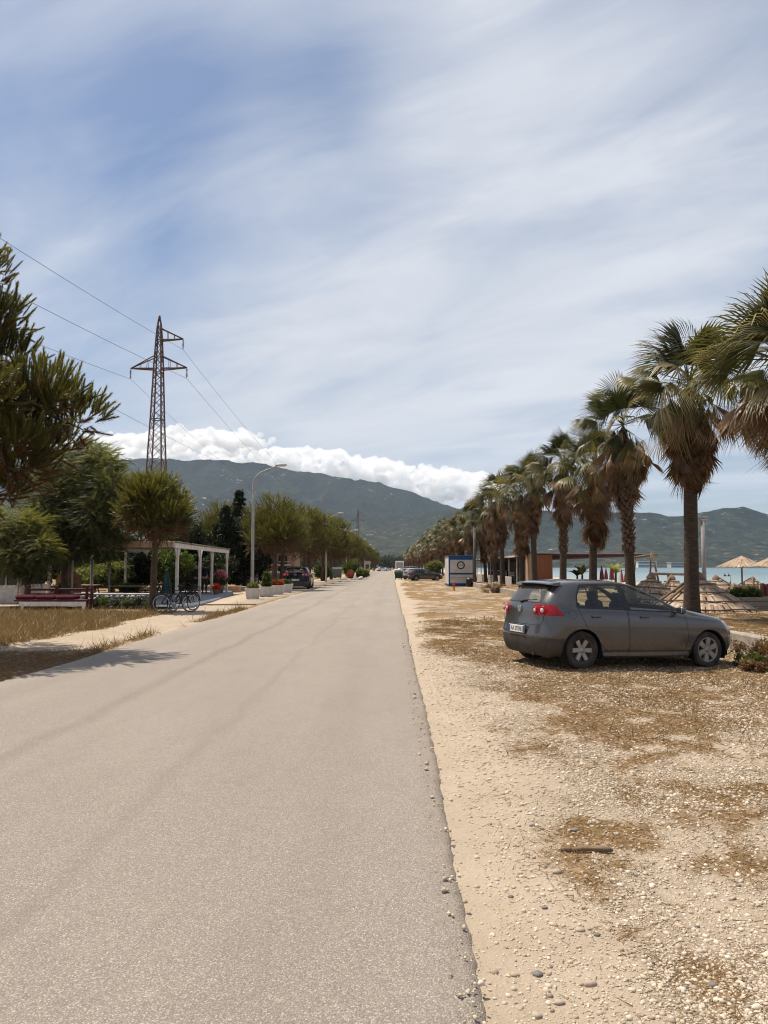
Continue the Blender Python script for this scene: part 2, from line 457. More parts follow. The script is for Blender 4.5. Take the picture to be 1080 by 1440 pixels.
# sand blown over both edges
eg = t.math('ADD', t.maprange(X, -.35, .42, 0, 1), t.math('MULTIPLY', t.math('SUBTRACT', t.noise(P, 3, 6, .7), .5), .9))
col = t.mix(t.maprange(eg, .75, 1.15, 0, .55), col, (.36, .285, .21))
el = t.math('ADD', t.maprange(X, -4.6, -5.8, 0, 1), t.math('MULTIPLY', t.math('SUBTRACT', t.noise(P, 2.2, 6, .7), .5), .9))
col = t.mix(t.maprange(el, .55, 1.1, 0, .6), col, (.37, .295, .225))
t.put(bs.inputs['Base Color'], col); bs.inputs['Roughness'].default_value = .88; bs.inputs['Specular IOR Level'].default_value = .22
t.put(bs.inputs['Normal'], t.bump(t.math('SUBTRACT', 1, aggd), .65, .006))
road = np_obj('road', np.stack([RX.ravel(), RY.ravel(), RZ.ravel()], 1), quads=np.stack([ii, ii + 1, ii + nu + 1, ii + nu], 1), mat=m_road, smooth=True)
tag(road, kind='structure')

# pale concrete-dust footway strip on the left, one step above the field
def strip(name, x0, x1, y0, y1, z, m, wob=.12, seed=3, step=.4, thick=.1):
    yy = np.arange(y0, y1 + step, step)
    a = x0 + (fbm(yy * .5, yy * 0, seed, 3) - .5) * 2 * wob if not callable(x0) else x0(yy)
    b = x1 + (fbm(yy * .5, yy * 0 + 5, seed, 3) - .5) * 2 * wob if not callable(x1) else x1(yy)
    V = []
    for p, q, y in zip(a, b, yy): V += [(p, y, z - thick), (p + .02, y, z), (q - .02, y, z), (q, y, z - thick)]
    n = len(yy); fs = []
    for i in range(n - 1):
        for k in range(3): fs.append((i * 4 + k, i * 4 + k + 1, i * 4 + k + 5, i * 4 + k + 4))
    return np_obj(name, V, quads=fs, mat=m)
m_conc = pm('pale_concrete', (.46, .37, .275), (.35, .275, .20), 1.2, .92, bump=.4, bscale=30, spec=.15)
tag(strip('pavement', -9.3, -5.93, 34, 330, .035, m_conc, .06), kind='structure')

# ------------------------------------------------------------------ sea
m_sea, t, bs, out = newmat('sea_water')
P = t.pos(); X, Y, Z = t.sep(P)
shallow = t.maprange(X, 36, 130, 0, 1)
c = t.mix(shallow, (.24, .29, .275), (.085, .165, .18)); c = t.mix(t.maprange(Y, 500, 2200), c, (.05, .12, .16))
t.put(bs.inputs['Base Color'], c); bs.inputs['Roughness'].default_value = .22; bs.inputs['IOR'].default_value = 1.33
wv = t.noise(t.scl(P, (.35, 1, 1)), .9, 6, .6)
t.put(bs.inputs['Normal'], t.bump(wv, .35, .5))
V = [(34, -60, -.82), (4200, -60, -.82), (4200, 3300, -.82), (34, 3300, -.82)]
tag(np_obj('sea', V, quads=[(0, 1, 2, 3)], mat=m_sea), kind='structure')

# ------------------------------------------------------------------ mountains
def table(px, pts): return np.interp(px, [p for p, _ in pts], [q for _, q in pts])
MAIN_Y, HILL_Y = 5200.0, 3500.0
main_t = [(-500, 690), (-250, 668), (-60, 652), (60, 646), (170, 644), (300, 646), (360, 651), (430, 663), (500, 672), (545, 682), (580, 692), (620, 709), (660, 722), (720, 738), (800, 752), (900, 765), (1500, 785)]
hill_t = [(-500, 765), (-100, 762), (100, 757), (200, 752), (300, 756), (400, 752), (480, 747), (540, 738), (580, 727), (620, 718), (690, 712), (780, 719), (850, 721), (915, 721), (945, 726), (985, 722), (1005, 720), (1023, 717), (1042, 715), (1060, 718), (1080, 724), (1150, 734), (1250, 722), (1500, 740)]
nu, nr = 620, 230
pxs = np.linspace(-420, 1460, nu)
vY = np.concatenate([np.linspace(2050, 3600, 120), np.linspace(3615, 6100, nr - 120)])
PX, VY = np.meshgrid(pxs, vY)
TX = (PX - 550) / 1080 * VY
Hm = (797 - table(PX, main_t)) / 1080 * MAIN_Y + 1.7
Hh = (797 - table(PX, hill_t)) / 1080 * HILL_Y + 1.7
def ridged(x, y, seed, o=5):
    s = 0; a = 1; tt = 0
    for k in range(o):
        s = s + a * (1 - np.abs(vnoise(x * 2 ** k + 7.7 * k, y * 2 ** k, seed + k) * 2 - 1)); tt += a; a *= .5
    return s / tt
rg = ridged(TX / 620 + .2 * np.sin(VY / 300), VY / 1500, 101); rg2 = ridged(TX / 260, VY / 420, 131)
warp = (rg - .5) * 420
def slope_prof(d, wf, wb):
    f_ = np.clip(1 + d / wf, 0, 1); b_ = np.clip(1 - d / wb, 0, 1)
    return np.where(d < 0, f_ ** 1.35, b_ ** 1.2)
dm = VY - MAIN_Y; dh = VY - HILL_Y
pm_ = slope_prof(dm, 2400, 1500); ph_ = slope_prof(dh, 1250, 1500)
rg3 = ridged(TX / 130, VY / 230, 151)
zm = Hm * pm_ * (1 - (1 - rg) * .60 * np.sin(np.clip(pm_, 0, 1) * math.pi) ** .8) + (rg2 - .5) * 120 * np.sin(pm_ * math.pi) ** .7 + (rg3 - .5) * 40 * np.clip(pm_ * 2, 0, 1)
zh = Hh * ph_ * (1 - (1 - rg2) * .62 * np.sin(ph_ * math.pi) ** .8) + (rg - .5) * 60 * np.sin(ph_ * math.pi) + (rg3 - .5) * 26 * np.clip(ph_ * 2, 0, 1)
TZ = np.maximum(zm, zh) + (fbm(TX / 60, VY / 60, 171, 4) - .5) * 9 * np.clip(np.maximum(pm_, ph_) * 3, 0, 1)
foot = sstep(2050, 2300, VY)
TZ = TZ * foot + (foot - 1) * 6 + .3 * foot
ii = np.arange((nr - 1) * nu).reshape(-1, nu)[:, :-1].ravel()
m_mtn, t, bs, out = newmat('mountain_scrub')
P = t.pos(); X, Y, Z = t.sep(P)
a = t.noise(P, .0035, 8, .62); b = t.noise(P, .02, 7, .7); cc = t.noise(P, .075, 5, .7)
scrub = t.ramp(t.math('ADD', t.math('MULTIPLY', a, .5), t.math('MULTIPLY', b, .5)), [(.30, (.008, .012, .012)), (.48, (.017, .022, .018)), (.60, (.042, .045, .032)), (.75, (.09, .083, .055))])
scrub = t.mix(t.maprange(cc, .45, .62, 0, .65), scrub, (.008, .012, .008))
scrub = t.mix(t.maprange(t.attr('gully_shade'), .30, .75, .75, 0.), scrub, (.007, .012, .009))  # gully darkening paints in relief shade; scrub tones also carry the cloud's shadow
rock = t.maprange(t.math('ADD', t.math('MULTIPLY', b, .55), t.math('MULTIPLY', t.noise(P, .055, 6, .75), .45)), .575, .63)
rock = t.math('MULTIPLY', rock, t.maprange(t.noise(P, .0019, 3, .5), .43, .56))
scrub = t.mix(t.math('MULTIPLY', t.maprange(Z, 330, 40, 0, .5), t.maprange(b, .35, .6)), scrub, (.080, .076, .050))
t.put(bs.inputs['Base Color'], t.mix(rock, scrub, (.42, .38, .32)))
bs.inputs['Roughness'].default_value = 1; bs.inputs['Specular IOR Level'].default_value = 0
t.put(bs.inputs['Normal'], t.bump(t.math('ADD', b, t.math('MULTIPLY', cc, .5)), .8, 14))
tag(np_obj('mountains', np.stack([TX.ravel(), VY.ravel(), TZ.ravel()], 1), quads=np.stack([ii, ii + 1, ii + nu + 1, ii + nu], 1), mat=m_mtn, smooth=True, attr=dict(gully_shade=(rg * .3 + rg2 * .45 + rg3 * .25).ravel())), kind='structure')

# far buildings along the opposite shore
m_white = pm('white_render', (.72, .70, .66), (.60, .57, .52), 3, .8, bump=.1)
m_glassdark = pm('dark_glass', (.03, .035, .04), (.05, .055, .06), 2, .15, spec=.5)
def far_block(name, label, pxa, pxb, pyt, Y, tone, floors, roof=None):
    x0, x1 = at(pxa, 797, Y).x, at(pxb, 797, Y).x; h = at(pxa, pyt, Y).z
    r_ = empty(name, ((x0 + x1) / 2, Y, 0), 0, label, 'building')
    MB().box((0, 0, h / 2 - 1), (x1 - x0, 30, h + 2)).build('wall', tone, r_)
    MB().box((0, 0, h + .5), (x1 - x0 + 3, 33, 1)).build('roof', roof or m_white, r_)
    fh = h / floors
    for k in range(floors):
        MB().box((0, -15.2, fh * (k + .5)), ((x1 - x0) * .94, .8, fh * .42)).build('window', m_glassdark, r_)
    return r_
far_block('hotel', 'long white flat roofed hotel across the bay, seen beyond the wooden swing frame', 895, 921, 789.5, 2120, m_white, 2)
m_tan = pm('tan_render', (.50, .40, .31), (.42, .33, .26), 3, .85)
far_block('shore_building', 'low tan building across the bay just left of the tall palm', 941, 966, 791.5, 2130, m_tan, 2)

# ------------------------------------------------------------------ cloud lying along the crest
def cloud_bank():
    top = [(60, 628), (130, 616), (175, 610), (250, 609), (300, 612), (350, 619), (400, 624), (450, 626), (500, 634), (550, 640), (600, 650), (640, 654), (680, 658), (720, 668)]
    bot = [(60, 650), (170, 647), (300, 649), (400, 662), (500, 676), (560, 690), (620, 706), (720, 700)]
    rr = random.Random(11); V = []; T = []
    bm = bmesh.new(); bmesh.ops.create_icosphere(bm, subdivisions=2, radius=1)
    sv = np.array([v.co[:] for v in bm.verts]); sf = np.array([[v.index for v in f_.verts] for f_ in bm.faces]); bm.free()
    for px in np.arange(70, 712, 3.2):
        yt, yb = np.interp(px, *zip(*top)), np.interp(px, *zip(*bot))
        Yb = 5760 if px > 380 else 5600
        zt = (797 - yt - (2.5 if px < 330 else 0)) / 1080 * Yb; zb = (797 - yb) / 1080 * Yb
        for k in range(4):
            u = rr.random() ** .7
            if px < 380: zb = max(zb, 770)
            z = zb + (zt - zb) * u; r_ = rr.uniform(26, 62) * (1.1 - .35 * u)
            z = min(z, zt - r_ * .8); Y = Yb + rr.uniform(0, 330) + r_
            if px < 380 and z - r_ > 760 and rr.random() < .5: Y = Yb - rr.uniform(0, 500)
            X = (px - 550 + rr.uniform(-4, 4)) / 1080 * Y
            T.append(sf + len(V) * len(sv)); V.append(sv * (r_ * rr.uniform(1, 1.35), r_, r_ * rr.uniform(.75, 1)) + (X, Y, z))
    o = np_obj('cloud', np.concatenate(V), tris=np.concatenate(T))
    md = o.modifiers.new('r', 'REMESH'); md.mode = 'VOXEL'; md.voxel_size = 10
    for sc_, st in ((120, 62), (42, 18)):
        tx = bpy.data.textures.new('puff', 'CLOUDS'); tx.noise_scale = sc_; tx.noise_depth = 3
        d = o.modifiers.new('d', 'DISPLACE'); d.texture = tx; d.strength = st; d.mid_level = .55; d.texture_coords = 'GLOBAL'
    me = evaluated(o); o.modifiers.clear(); o.data = me
    me.polygons.foreach_set('use_smooth', np.ones(len(me.polygons), bool))
    m = bpy.data.materials.new('cloud_vapour'); m.use_nodes = True; t = NT(m)
    m.node_tree.nodes.remove(m.node_tree.nodes['Principled BSDF'])
    vs = t.new('ShaderNodeVolumeScatter'); vs.inputs['Color'].default_value = (.995, .995, .995, 1); vs.inputs['Density'].default_value = .021; vs.inputs['Anisotropy'].default_value = .2
    t.l.new(vs.outputs[0], m.node_tree.nodes['Material Output'].inputs['Volume'])
    me.materials.clear(); me.materials.append(m)
    tag(o, kind='stuff')
cloud_bank()

# ------------------------------------------------------------------ air
def haze_box():
    mb = MB(); mb.box((0, 2740, 379), (9000, 5680, 774))
    m = bpy.data.materials.new('haze_air'); m.use_nodes = True; t = NT(m)
    m.node_tree.nodes.remove(m.node_tree.nodes['Principled BSDF'])
    pv = t.new('ShaderNodeVolumePrincipled'); pv.inputs['Color'].default_value = (.64, .81, 1, 1); pv.inputs['Density'].default_value = .000043
    pv.inputs['Anisotropy'].default_value = .2
    t.l.new(pv.outputs[0], m.node_tree.nodes['Material Output'].inputs['Volume'])
    tag(mb.build('haze', m), kind='stuff')
haze_box()

# thin dark strips across the tarmac
m_patch = pm('dark_strip', (.14, .115, .095), (.19, .155, .13), 5, .9)
for (pa, pb, py_, wd) in ((473, 496, 869, .10), (509, 546, 812.5, .5), (455, 475, 838, .10)):
    a_, b_ = on_ground(pa, py_, .03), on_ground(pb, py_, .03); V_ = []
    n_ = 8
    for i in range(n_ + 1):
        q = a_.lerp(b_, i / n_); w2 = wd * (.6 + .4 * rnd.random()) * (.3 if i in (0, n_) else 1); V_ += [(q.x, q.y - w2 / 2, .0275), (q.x, q.y + w2 / 2, .0275)]
    tag(np_obj('road_dark_strip', V_, quads=[(2 * i, 2 * i + 2, 2 * i + 3, 2 * i + 1) for i in range(n_)], mat=m_patch), kind='structure')
# ------------------------------------------------------------------ cars
def glassmat(name, tint, rough=.02, dust=(.02, .08)):
    m = bpy.data.materials.new(name); m.use_nodes = True; t = NT(m)
    m.node_tree.nodes.remove(m.node_tree.nodes['Principled BSDF']); out = m.node_tree.nodes['Material Output']
    tr = t.new('ShaderNodeBsdfTransparent'); tr.inputs[0].default_value = (*tint, 1)
    gl = t.new('ShaderNodeBsdfGlossy'); gl.inputs['Roughness'].default_value = rough
    nz = t.noise(t.obj(), 2.5, 4, .6)
    df = t.new('ShaderNodeBsdfDiffuse'); df.inputs[0].default_value = (.30, .28, .25, 1)
    lw = t.new('ShaderNodeLayerWeight'); lw.inputs[0].default_value = .5; fr = t.math('MULTIPLY_ADD', t.math('POWER', lw.outputs['Facing'], 4.0), .9, .055)
    mx = t.new('ShaderNodeMixShader'); t.l.new(fr, mx.inputs[0]); t.l.new(tr.outputs[0], mx.inputs[1]); t.l.new(gl.outputs[0], mx.inputs[2])
    m2 = t.new('ShaderNodeMixShader'); t.put(m2.inputs[0], t.maprange(nz, .3, .8, *dust)); t.l.new(mx.outputs[0], m2.inputs[1]); t.l.new(df.outputs[0], m2.inputs[2])
    t.l.new(m2.outputs[0], out.inputs[0]); return m
def paint(name, c, metal=.45, rough=.36, dust=.5):
    m, t, bs, out = newmat(name)
    P = t.obj(); X, Y, Z = t.sep(P)
    nz = t.noise(P, 2.2, 6, .62); fl = t.noise(P, 14, 4, .6)
    low = t.maprange(Z, .2, .95, 1, .25)
    d = t.math('MULTIPLY', t.math('MULTIPLY', t.maprange(t.math('ADD', t.math('MULTIPLY', nz, .7), t.math('MULTIPLY', fl, .3)), .3, .7), low), dust)
    t.put(bs.inputs['Base Color'], t.mix(d, c, (.21, .17, .135)))
    t.put(bs.inputs['Roughness'], t.math('MULTIPLY_ADD', d, .5, rough)); t.put(bs.inputs['Metallic'], t.math('MULTIPLY_ADD', d, -metal, metal))
    bs.inputs['Coat Weight'].default_value = .7; bs.inputs['Coat Roughness'].default_value = .05
    return m
M = {}
M['car_grey'] = paint('dusty_grey_paint', (.080, .079, .083), .55, .20, .30)
M['car_black'] = paint('black_paint', (.007, .007, .009), .1, .16, .04)
M['car_black'].node_tree.nodes['Principled BSDF'].inputs['Coat Weight'].default_value = .12
M['car_black'].node_tree.nodes['Principled BSDF'].inputs['Specular IOR Level'].default_value = .25
M['car_dark'] = paint('dark_grey_paint', (.045, .045, .05), .4, .3, .3)
M['car_silver'] = paint('silver_paint', (.48, .48, .49), .5, .3, .2)
M['car_white'] = paint('white_paint', (.72, .72, .71), 0, .3, .2)
M['car_navy'] = paint('navy_paint', (.02, .03, .06), .2, .25, .2)
M['glass'] = glassmat('car_glass', (.78, .84, .81))
M['rear_glass'] = glassmat('rear_glass_sky_sheen', (.70, .76, .74), .04, (.12, .26))  # heavier diffuse film stands in for sky reflected in the rear screen
M['trim'] = pm('black_trim', (.012, .012, .013), (.022, .021, .02), 5, .35, spec=.4)
M['plastic'] = pm('dusty_black_plastic', (.040, .037, .035), (.075, .064, .054), 3, .75)
M['rubber'] = pm('dusty_rubber', (.022, .021, .020), (.065, .055, .045), 5, .9)
M['seam'] = pm('panel_gap', (.006, .006, .006), (.008, .008, .008), 5, .9)
M['seat'] = pm('seat_cloth', (.025, .026, .03), (.04, .04, .045), 9, .95)
M['alloy'] = pm('dusty_alloy', (.40, .385, .37), (.27, .245, .22), 6, .42, metal=.6)
M['rimdark'] = pm('dark_rim', (.05, .045, .042), (.09, .075, .065), 6, .7)  # dark wheel rim set behind the paler spokes
M['chrome'] = pm('chrome', (.72, .72, .72), (.6, .6, .6), 5, .12, metal=1)
M['lens_clear'] = pm('clear_lens', (.7, .68, .66), (.55, .53, .5), 8, .12, spec=.6)
M['plate'] = pm('plate_white', (.72, .72, .70), (.62, .61, .58), 6, .4)
M['plate_blue'] = pm('plate_blue', (.02, .07, .32), (.02, .06, .25), 6, .4)
m, t, bs, out = newmat('red_lens')
t.put(bs.inputs['Base Color'], t.mix(t.maprange(t.voro(t.obj(), 60, 'F1', 0), .2, .6), (.44, .008, .012), (.20, .004, .008)))
bs.inputs['Roughness'].default_value = .25; bs.inputs['Coat Weight'].default_value = .25; bs.inputs['Specular IOR Level'].default_value = .3
M['red_lens'] = m

def car_cage():
    J = 15
    rows = []
    def side(z, w, xs_, rear, front, zr=None, zf=None):
        """ring at one height: rear centre .. corner .. flank .. corner .. front centre"""
        return rear + [(x, w * k, zz) for x, k, zz in xs_] + front
    fx = [-.30, 0, .42, 1.0, 1.65, 2.1, 2.578, 2.95]
    def ring(z, w, xr, xf, taper=(.975, .99, 1, 1, 1, 1, .985, .95), zz=None, corner_r=.86, corner_f=.80, zr=None, zf=None):
        zr = z if zr is None else zr; zf = z if zf is None else zf
        r = [(xr, 0, zr), (xr + .012, .40, zr), (xr + .055, .66, zr), (xr + .19, w * .925, zr)]
        r += [(x, w * k, (zz[i] if zz else z)) for i, (x, k) in enumerate(zip(fx, taper))]
        r += [(xf - .20, w * corner_f, zf), (xf - .05, .42, zf), (xf, 0, zf)]
        return r
    rows.append(ring(.19, .70, -.58, 3.26))
    rows.append(ring(.21, .80, -.66, 3.36))
    rows.append(ring(.34, .868, -.735, 3.44))
    rows.append(ring(.54, .880, -.760, 3.465))
    rows.append(ring(.585, .880, -.745, 3.455))
    rows.append(ring(.74, .882, -.705, 3.41, zf=.70))
    rows.append(ring(.88, .868, -.70, 3.30, zz=[.90, .90, .895, .89, .885, .88, .865, .825], zr=.92, zf=.775))
    # belt / bonnet edge
    rows.append([(-.69, 0, .985), (-.68, .40, .985), (-.645, .60, .985), (-.53, .765, .98), (-.30, .825, .968), (0, .838, .96), (.42, .842, .952), (1.0, .842, .945),
                 (1.65, .838, .938), (2.08, .815, .935), (2.56, .745, .925), (2.90, .69, .885), (3.08, .58, .835), (3.17, .36, .825), (3.21, 0, .83)])
    rows.append([(-.672, 0, 1.03), (-.66, .39, 1.03), (-.628, .585, 1.03), (-.515, .75, 1.03), (-.30, .812, 1.03), (0, .825, 1.03), (.42, .828, 1.03), (1.0, .826, 1.03),
                 (1.62, .818, 1.02), (1.985, .79, 1.0), (2.30, .70, .985), (2.46, .58, .965), (2.56, .43, .955), (2.62, .22, .95), (2.64, 0, .95)])
    rows.append([(-.652, 0, 1.08), (-.64, .385, 1.08), (-.607, .57, 1.08), (-.49, .728, 1.09), (-.28, .785, 1.10), (.02, .797, 1.10), (.42, .80, 1.10), (.98, .797, 1.10),
                 (1.52, .785, 1.09), (1.86, .752, 1.06), (1.95, .68, 1.045), (2.02, .54, 1.04), (2.07, .38, 1.04), (2.10, .19, 1.04), (2.11, 0, 1.04)])
    rows.append([(-.545, 0, 1.22), (-.533, .37, 1.22), (-.50, .54, 1.225), (-.39, .672, 1.24), (-.23, .718, 1.25), (.05, .732, 1.26), (.42, .735, 1.265), (.92, .732, 1.265),
                 (1.32, .715, 1.25), (1.60, .678, 1.22), (1.66, .60, 1.215), (1.72, .47, 1.215), (1.76, .33, 1.215), (1.785, .165, 1.215), (1.79, 0, 1.215)])
    rows.append([(-.425, 0, 1.36), (-.415, .35, 1.36), (-.385, .50, 1.36), (-.30, .61, 1.365), (-.15, .648, 1.38), (.06, .662, 1.395), (.40, .668, 1.405), (.80, .665, 1.405),
                 (1.08, .645, 1.385), (1.30, .60, 1.345), (1.34, .53, 1.35), (1.39, .42, 1.355), (1.43, .29, 1.36), (1.445, .145, 1.36), (1.45, 0, 1.36)])
    rows.append([(-.375, 0, 1.415), (-.365, .33, 1.41), (-.335, .47, 1.405), (-.25, .565, 1.41), (-.11, .600, 1.43), (.08, .612, 1.445), (.40, .618, 1.453), (.76, .615, 1.452),
                 (1.0, .595, 1.435), (1.14, .555, 1.412), (1.17, .49, 1.415), (1.21, .38, 1.42), (1.235, .27, 1.422), (1.245, .135, 1.422), (1.25, 0, 1.422)])
    rows.append([(-.26, 0, 1.445), (-.25, .22, 1.443), (-.23, .33, 1.438), (-.17, .40, 1.443), (-.07, .43, 1.46), (.12, .44, 1.475), (.40, .44, 1.484), (.70, .44, 1.482),
                 (.88, .42, 1.468), (.98, .39, 1.455), (1.0, .34, 1.456), (1.02, .27, 1.458), (1.035, .19, 1.458), (1.04, .09, 1.458), (1.045, 0, 1.458)])
    rows.append([(-.12, 0, 1.465), (-.11, 0, 1.466), (-.09, 0, 1.468), (-.05, 0, 1.472), (.03, 0, 1.478), (.15, 0, 1.486), (.40, 0, 1.492), (.64, 0, 1.490),
                 (.76, 0, 1.485), (.82, 0, 1.481), (.85, 0, 1.479), (.87, 0, 1.478), (.88, 0, 1.477), (.885, 0, 1.477), (.89, 0, 1.477)])
    return rows

def car_shell():
    rows = car_cage(); J = len(rows[0]); bm = bmesh.new(); grid = []
    for s in (1, -1):
        g_ = []
        for r_ in rows: g_.append([bm.verts.new((x, y * s, z)) for x, y, z in r_])
        grid.append(g_)
        for i in range(len(rows) - 1):
            for j in range(J - 1):
                q = [g_[i][j], g_[i][j + 1], g_[i + 1][j + 1], g_[i + 1][j]]
                if s > 0: q.reverse()
                bm.faces.new(q)
    bmesh.ops.remove_doubles(bm, verts=bm.verts, dist=1e-4)
    bmesh.ops.dissolve_degenerate(bm, dist=1e-4, edges=bm.edges)
    bmesh.ops.recalc_face_normals(bm, faces=bm.faces)
    me = bpy.data.meshes.new('shell'); bm.to_mesh(me); bm.free()
    o = bpy.data.objects.new('shell', me); COL.objects.link(o)
    md = o.modifiers.new('s', 'SUBSURF'); md.levels = 3; md.render_levels = 3
    m2 = evaluated(o); bpy.data.objects.remove(o)
    bm = bmesh.new(); bm.from_mesh(m2)
    c = sum((f_.normal.z for f_ in bm.faces if f_.calc_center_median().z > 1.44))
    if c < 0: bmesh.ops.reverse_faces(bm, faces=bm.faces)
    return bm

def proj(p, ax):
    return (p.x, p.z) if ax == 'y' else ((p.y, p.z) if ax == 'x' else (p.x, p.y))
def inside(pt, poly):
    s = None
    for i in range(len(poly)):
        a, b = poly[i], poly[(i + 1) % len(poly)]
        c = (b[0] - a[0]) * (pt[1] - a[1]) - (b[1] - a[1]) * (pt[0] - a[0])
        if abs(c) < 1e-9: continue
        if s is None: s = c > 0
        elif (c > 0) != s: return False
    return True
def cut(bm, poly, ax, ok):
    """score a convex outline into the shell, looking along one axis"""
    x0 = min(p[0] for p in poly) - .03; x1 = max(p[0] for p in poly) + .03
    z0 = min(p[1] for p in poly) - .03; z1 = max(p[1] for p in poly) + .03
    cand = []
    for f_ in bm.faces:
        if not ok(f_.calc_center_median(), f_.normal): continue
        q = [proj(v.co, ax) for v in f_.verts]
        if max(k[0] for k in q) < x0 or min(k[0] for k in q) > x1 or max(k[1] for k in q) < z0 or min(k[1] for k in q) > z1: continue
        cand.append(f_)
    for i in range(len(poly)):
        a, b = poly[i], poly[(i + 1) % len(poly)]
        if not cand: return
        d = (b[0] - a[0], b[1] - a[1])
        if ax == 'y': co, no = Vector((a[0], 0, a[1])), Vector((d[1], 0, -d[0]))
        elif ax == 'x': co, no = Vector((0, a[0], a[1])), Vector((0, d[1], -d[0]))
        else: co, no = Vector((a[0], a[1], 0)), Vector((d[1], -d[0], 0))
        no.normalize(); hit = []
        for f_ in cand:
            sd = [(v.co - co).dot(no) for v in f_.verts]
            if min(sd) < 1e-5 and max(sd) > -1e-5: hit.append(f_)
        if not hit: continue
        geom = list({e for f_ in hit for e in f_.edges} | {v for f_ in hit for v in f_.verts}) + hit
        res = bmesh.ops.bisect_plane(bm, geom=geom, plane_co=co, plane_no=no, dist=1e-5)
        new = {f_ for f_ in res['geom'] if isinstance(f_, bmesh.types.BMFace)}
        cand = list({f_ for f_ in cand if f_.is_valid} | new)
def inset_poly(poly, d):
    cx = sum(p[0] for p in poly) / len(poly); cz = sum(p[1] for p in poly) / len(poly); n = len(poly); out = []
    sg = sum(poly[i][0] * poly[(i + 1) % n][1] - poly[(i + 1) % n][0] * poly[i][1] for i in range(n))
    sg = 1 if sg > 0 else -1
    L = []
    for i in range(n):
        a, b = Vector(poly[i]), Vector(poly[(i + 1) % n]); e = (b - a).normalized(); nn = Vector((-e.y, e.x)) * sg
        L.append((a + nn * d, e))
    for i in range(n):
        p, e = L[i - 1]; q, f_ = L[i]
        den = e.x * f_.y - e.y * f_.x
        k = ((q.x - p.x) * f_.y - (q.y - p.y) * f_.x) / den if abs(den) > 1e-6 else 0
        out.append(tuple(p + e * k) if abs(den) > 1e-6 else tuple(q))
    return out
def rounded(poly, r_, n=4):
    out = []; N = len(poly)
    for i in range(N):
        p = Vector(poly[i]); a = (Vector(poly[i - 1]) - p); b = (Vector(poly[(i + 1) % N]) - p)
        ra = min(r_, a.length * .45); rb = min(r_, b.length * .45)
        p0 = p + a.normalized() * ra; p1 = p + b.normalized() * rb
        for k in range(n + 1):
            s = k / n; out.append(tuple(p0 * (1 - s) ** 2 + p * 2 * s * (1 - s) + p1 * s * s))
    return out

TAIL_A = dict(side=[(-.84, 1.045), (-.47, 1.045), (-.33, .865), (-.84, .865)], y0=.40)
TAIL_SUV = dict(side=[(-.84, .96), (-.48, .96), (-.40, .86), (-.84, .86)], y0=.34)

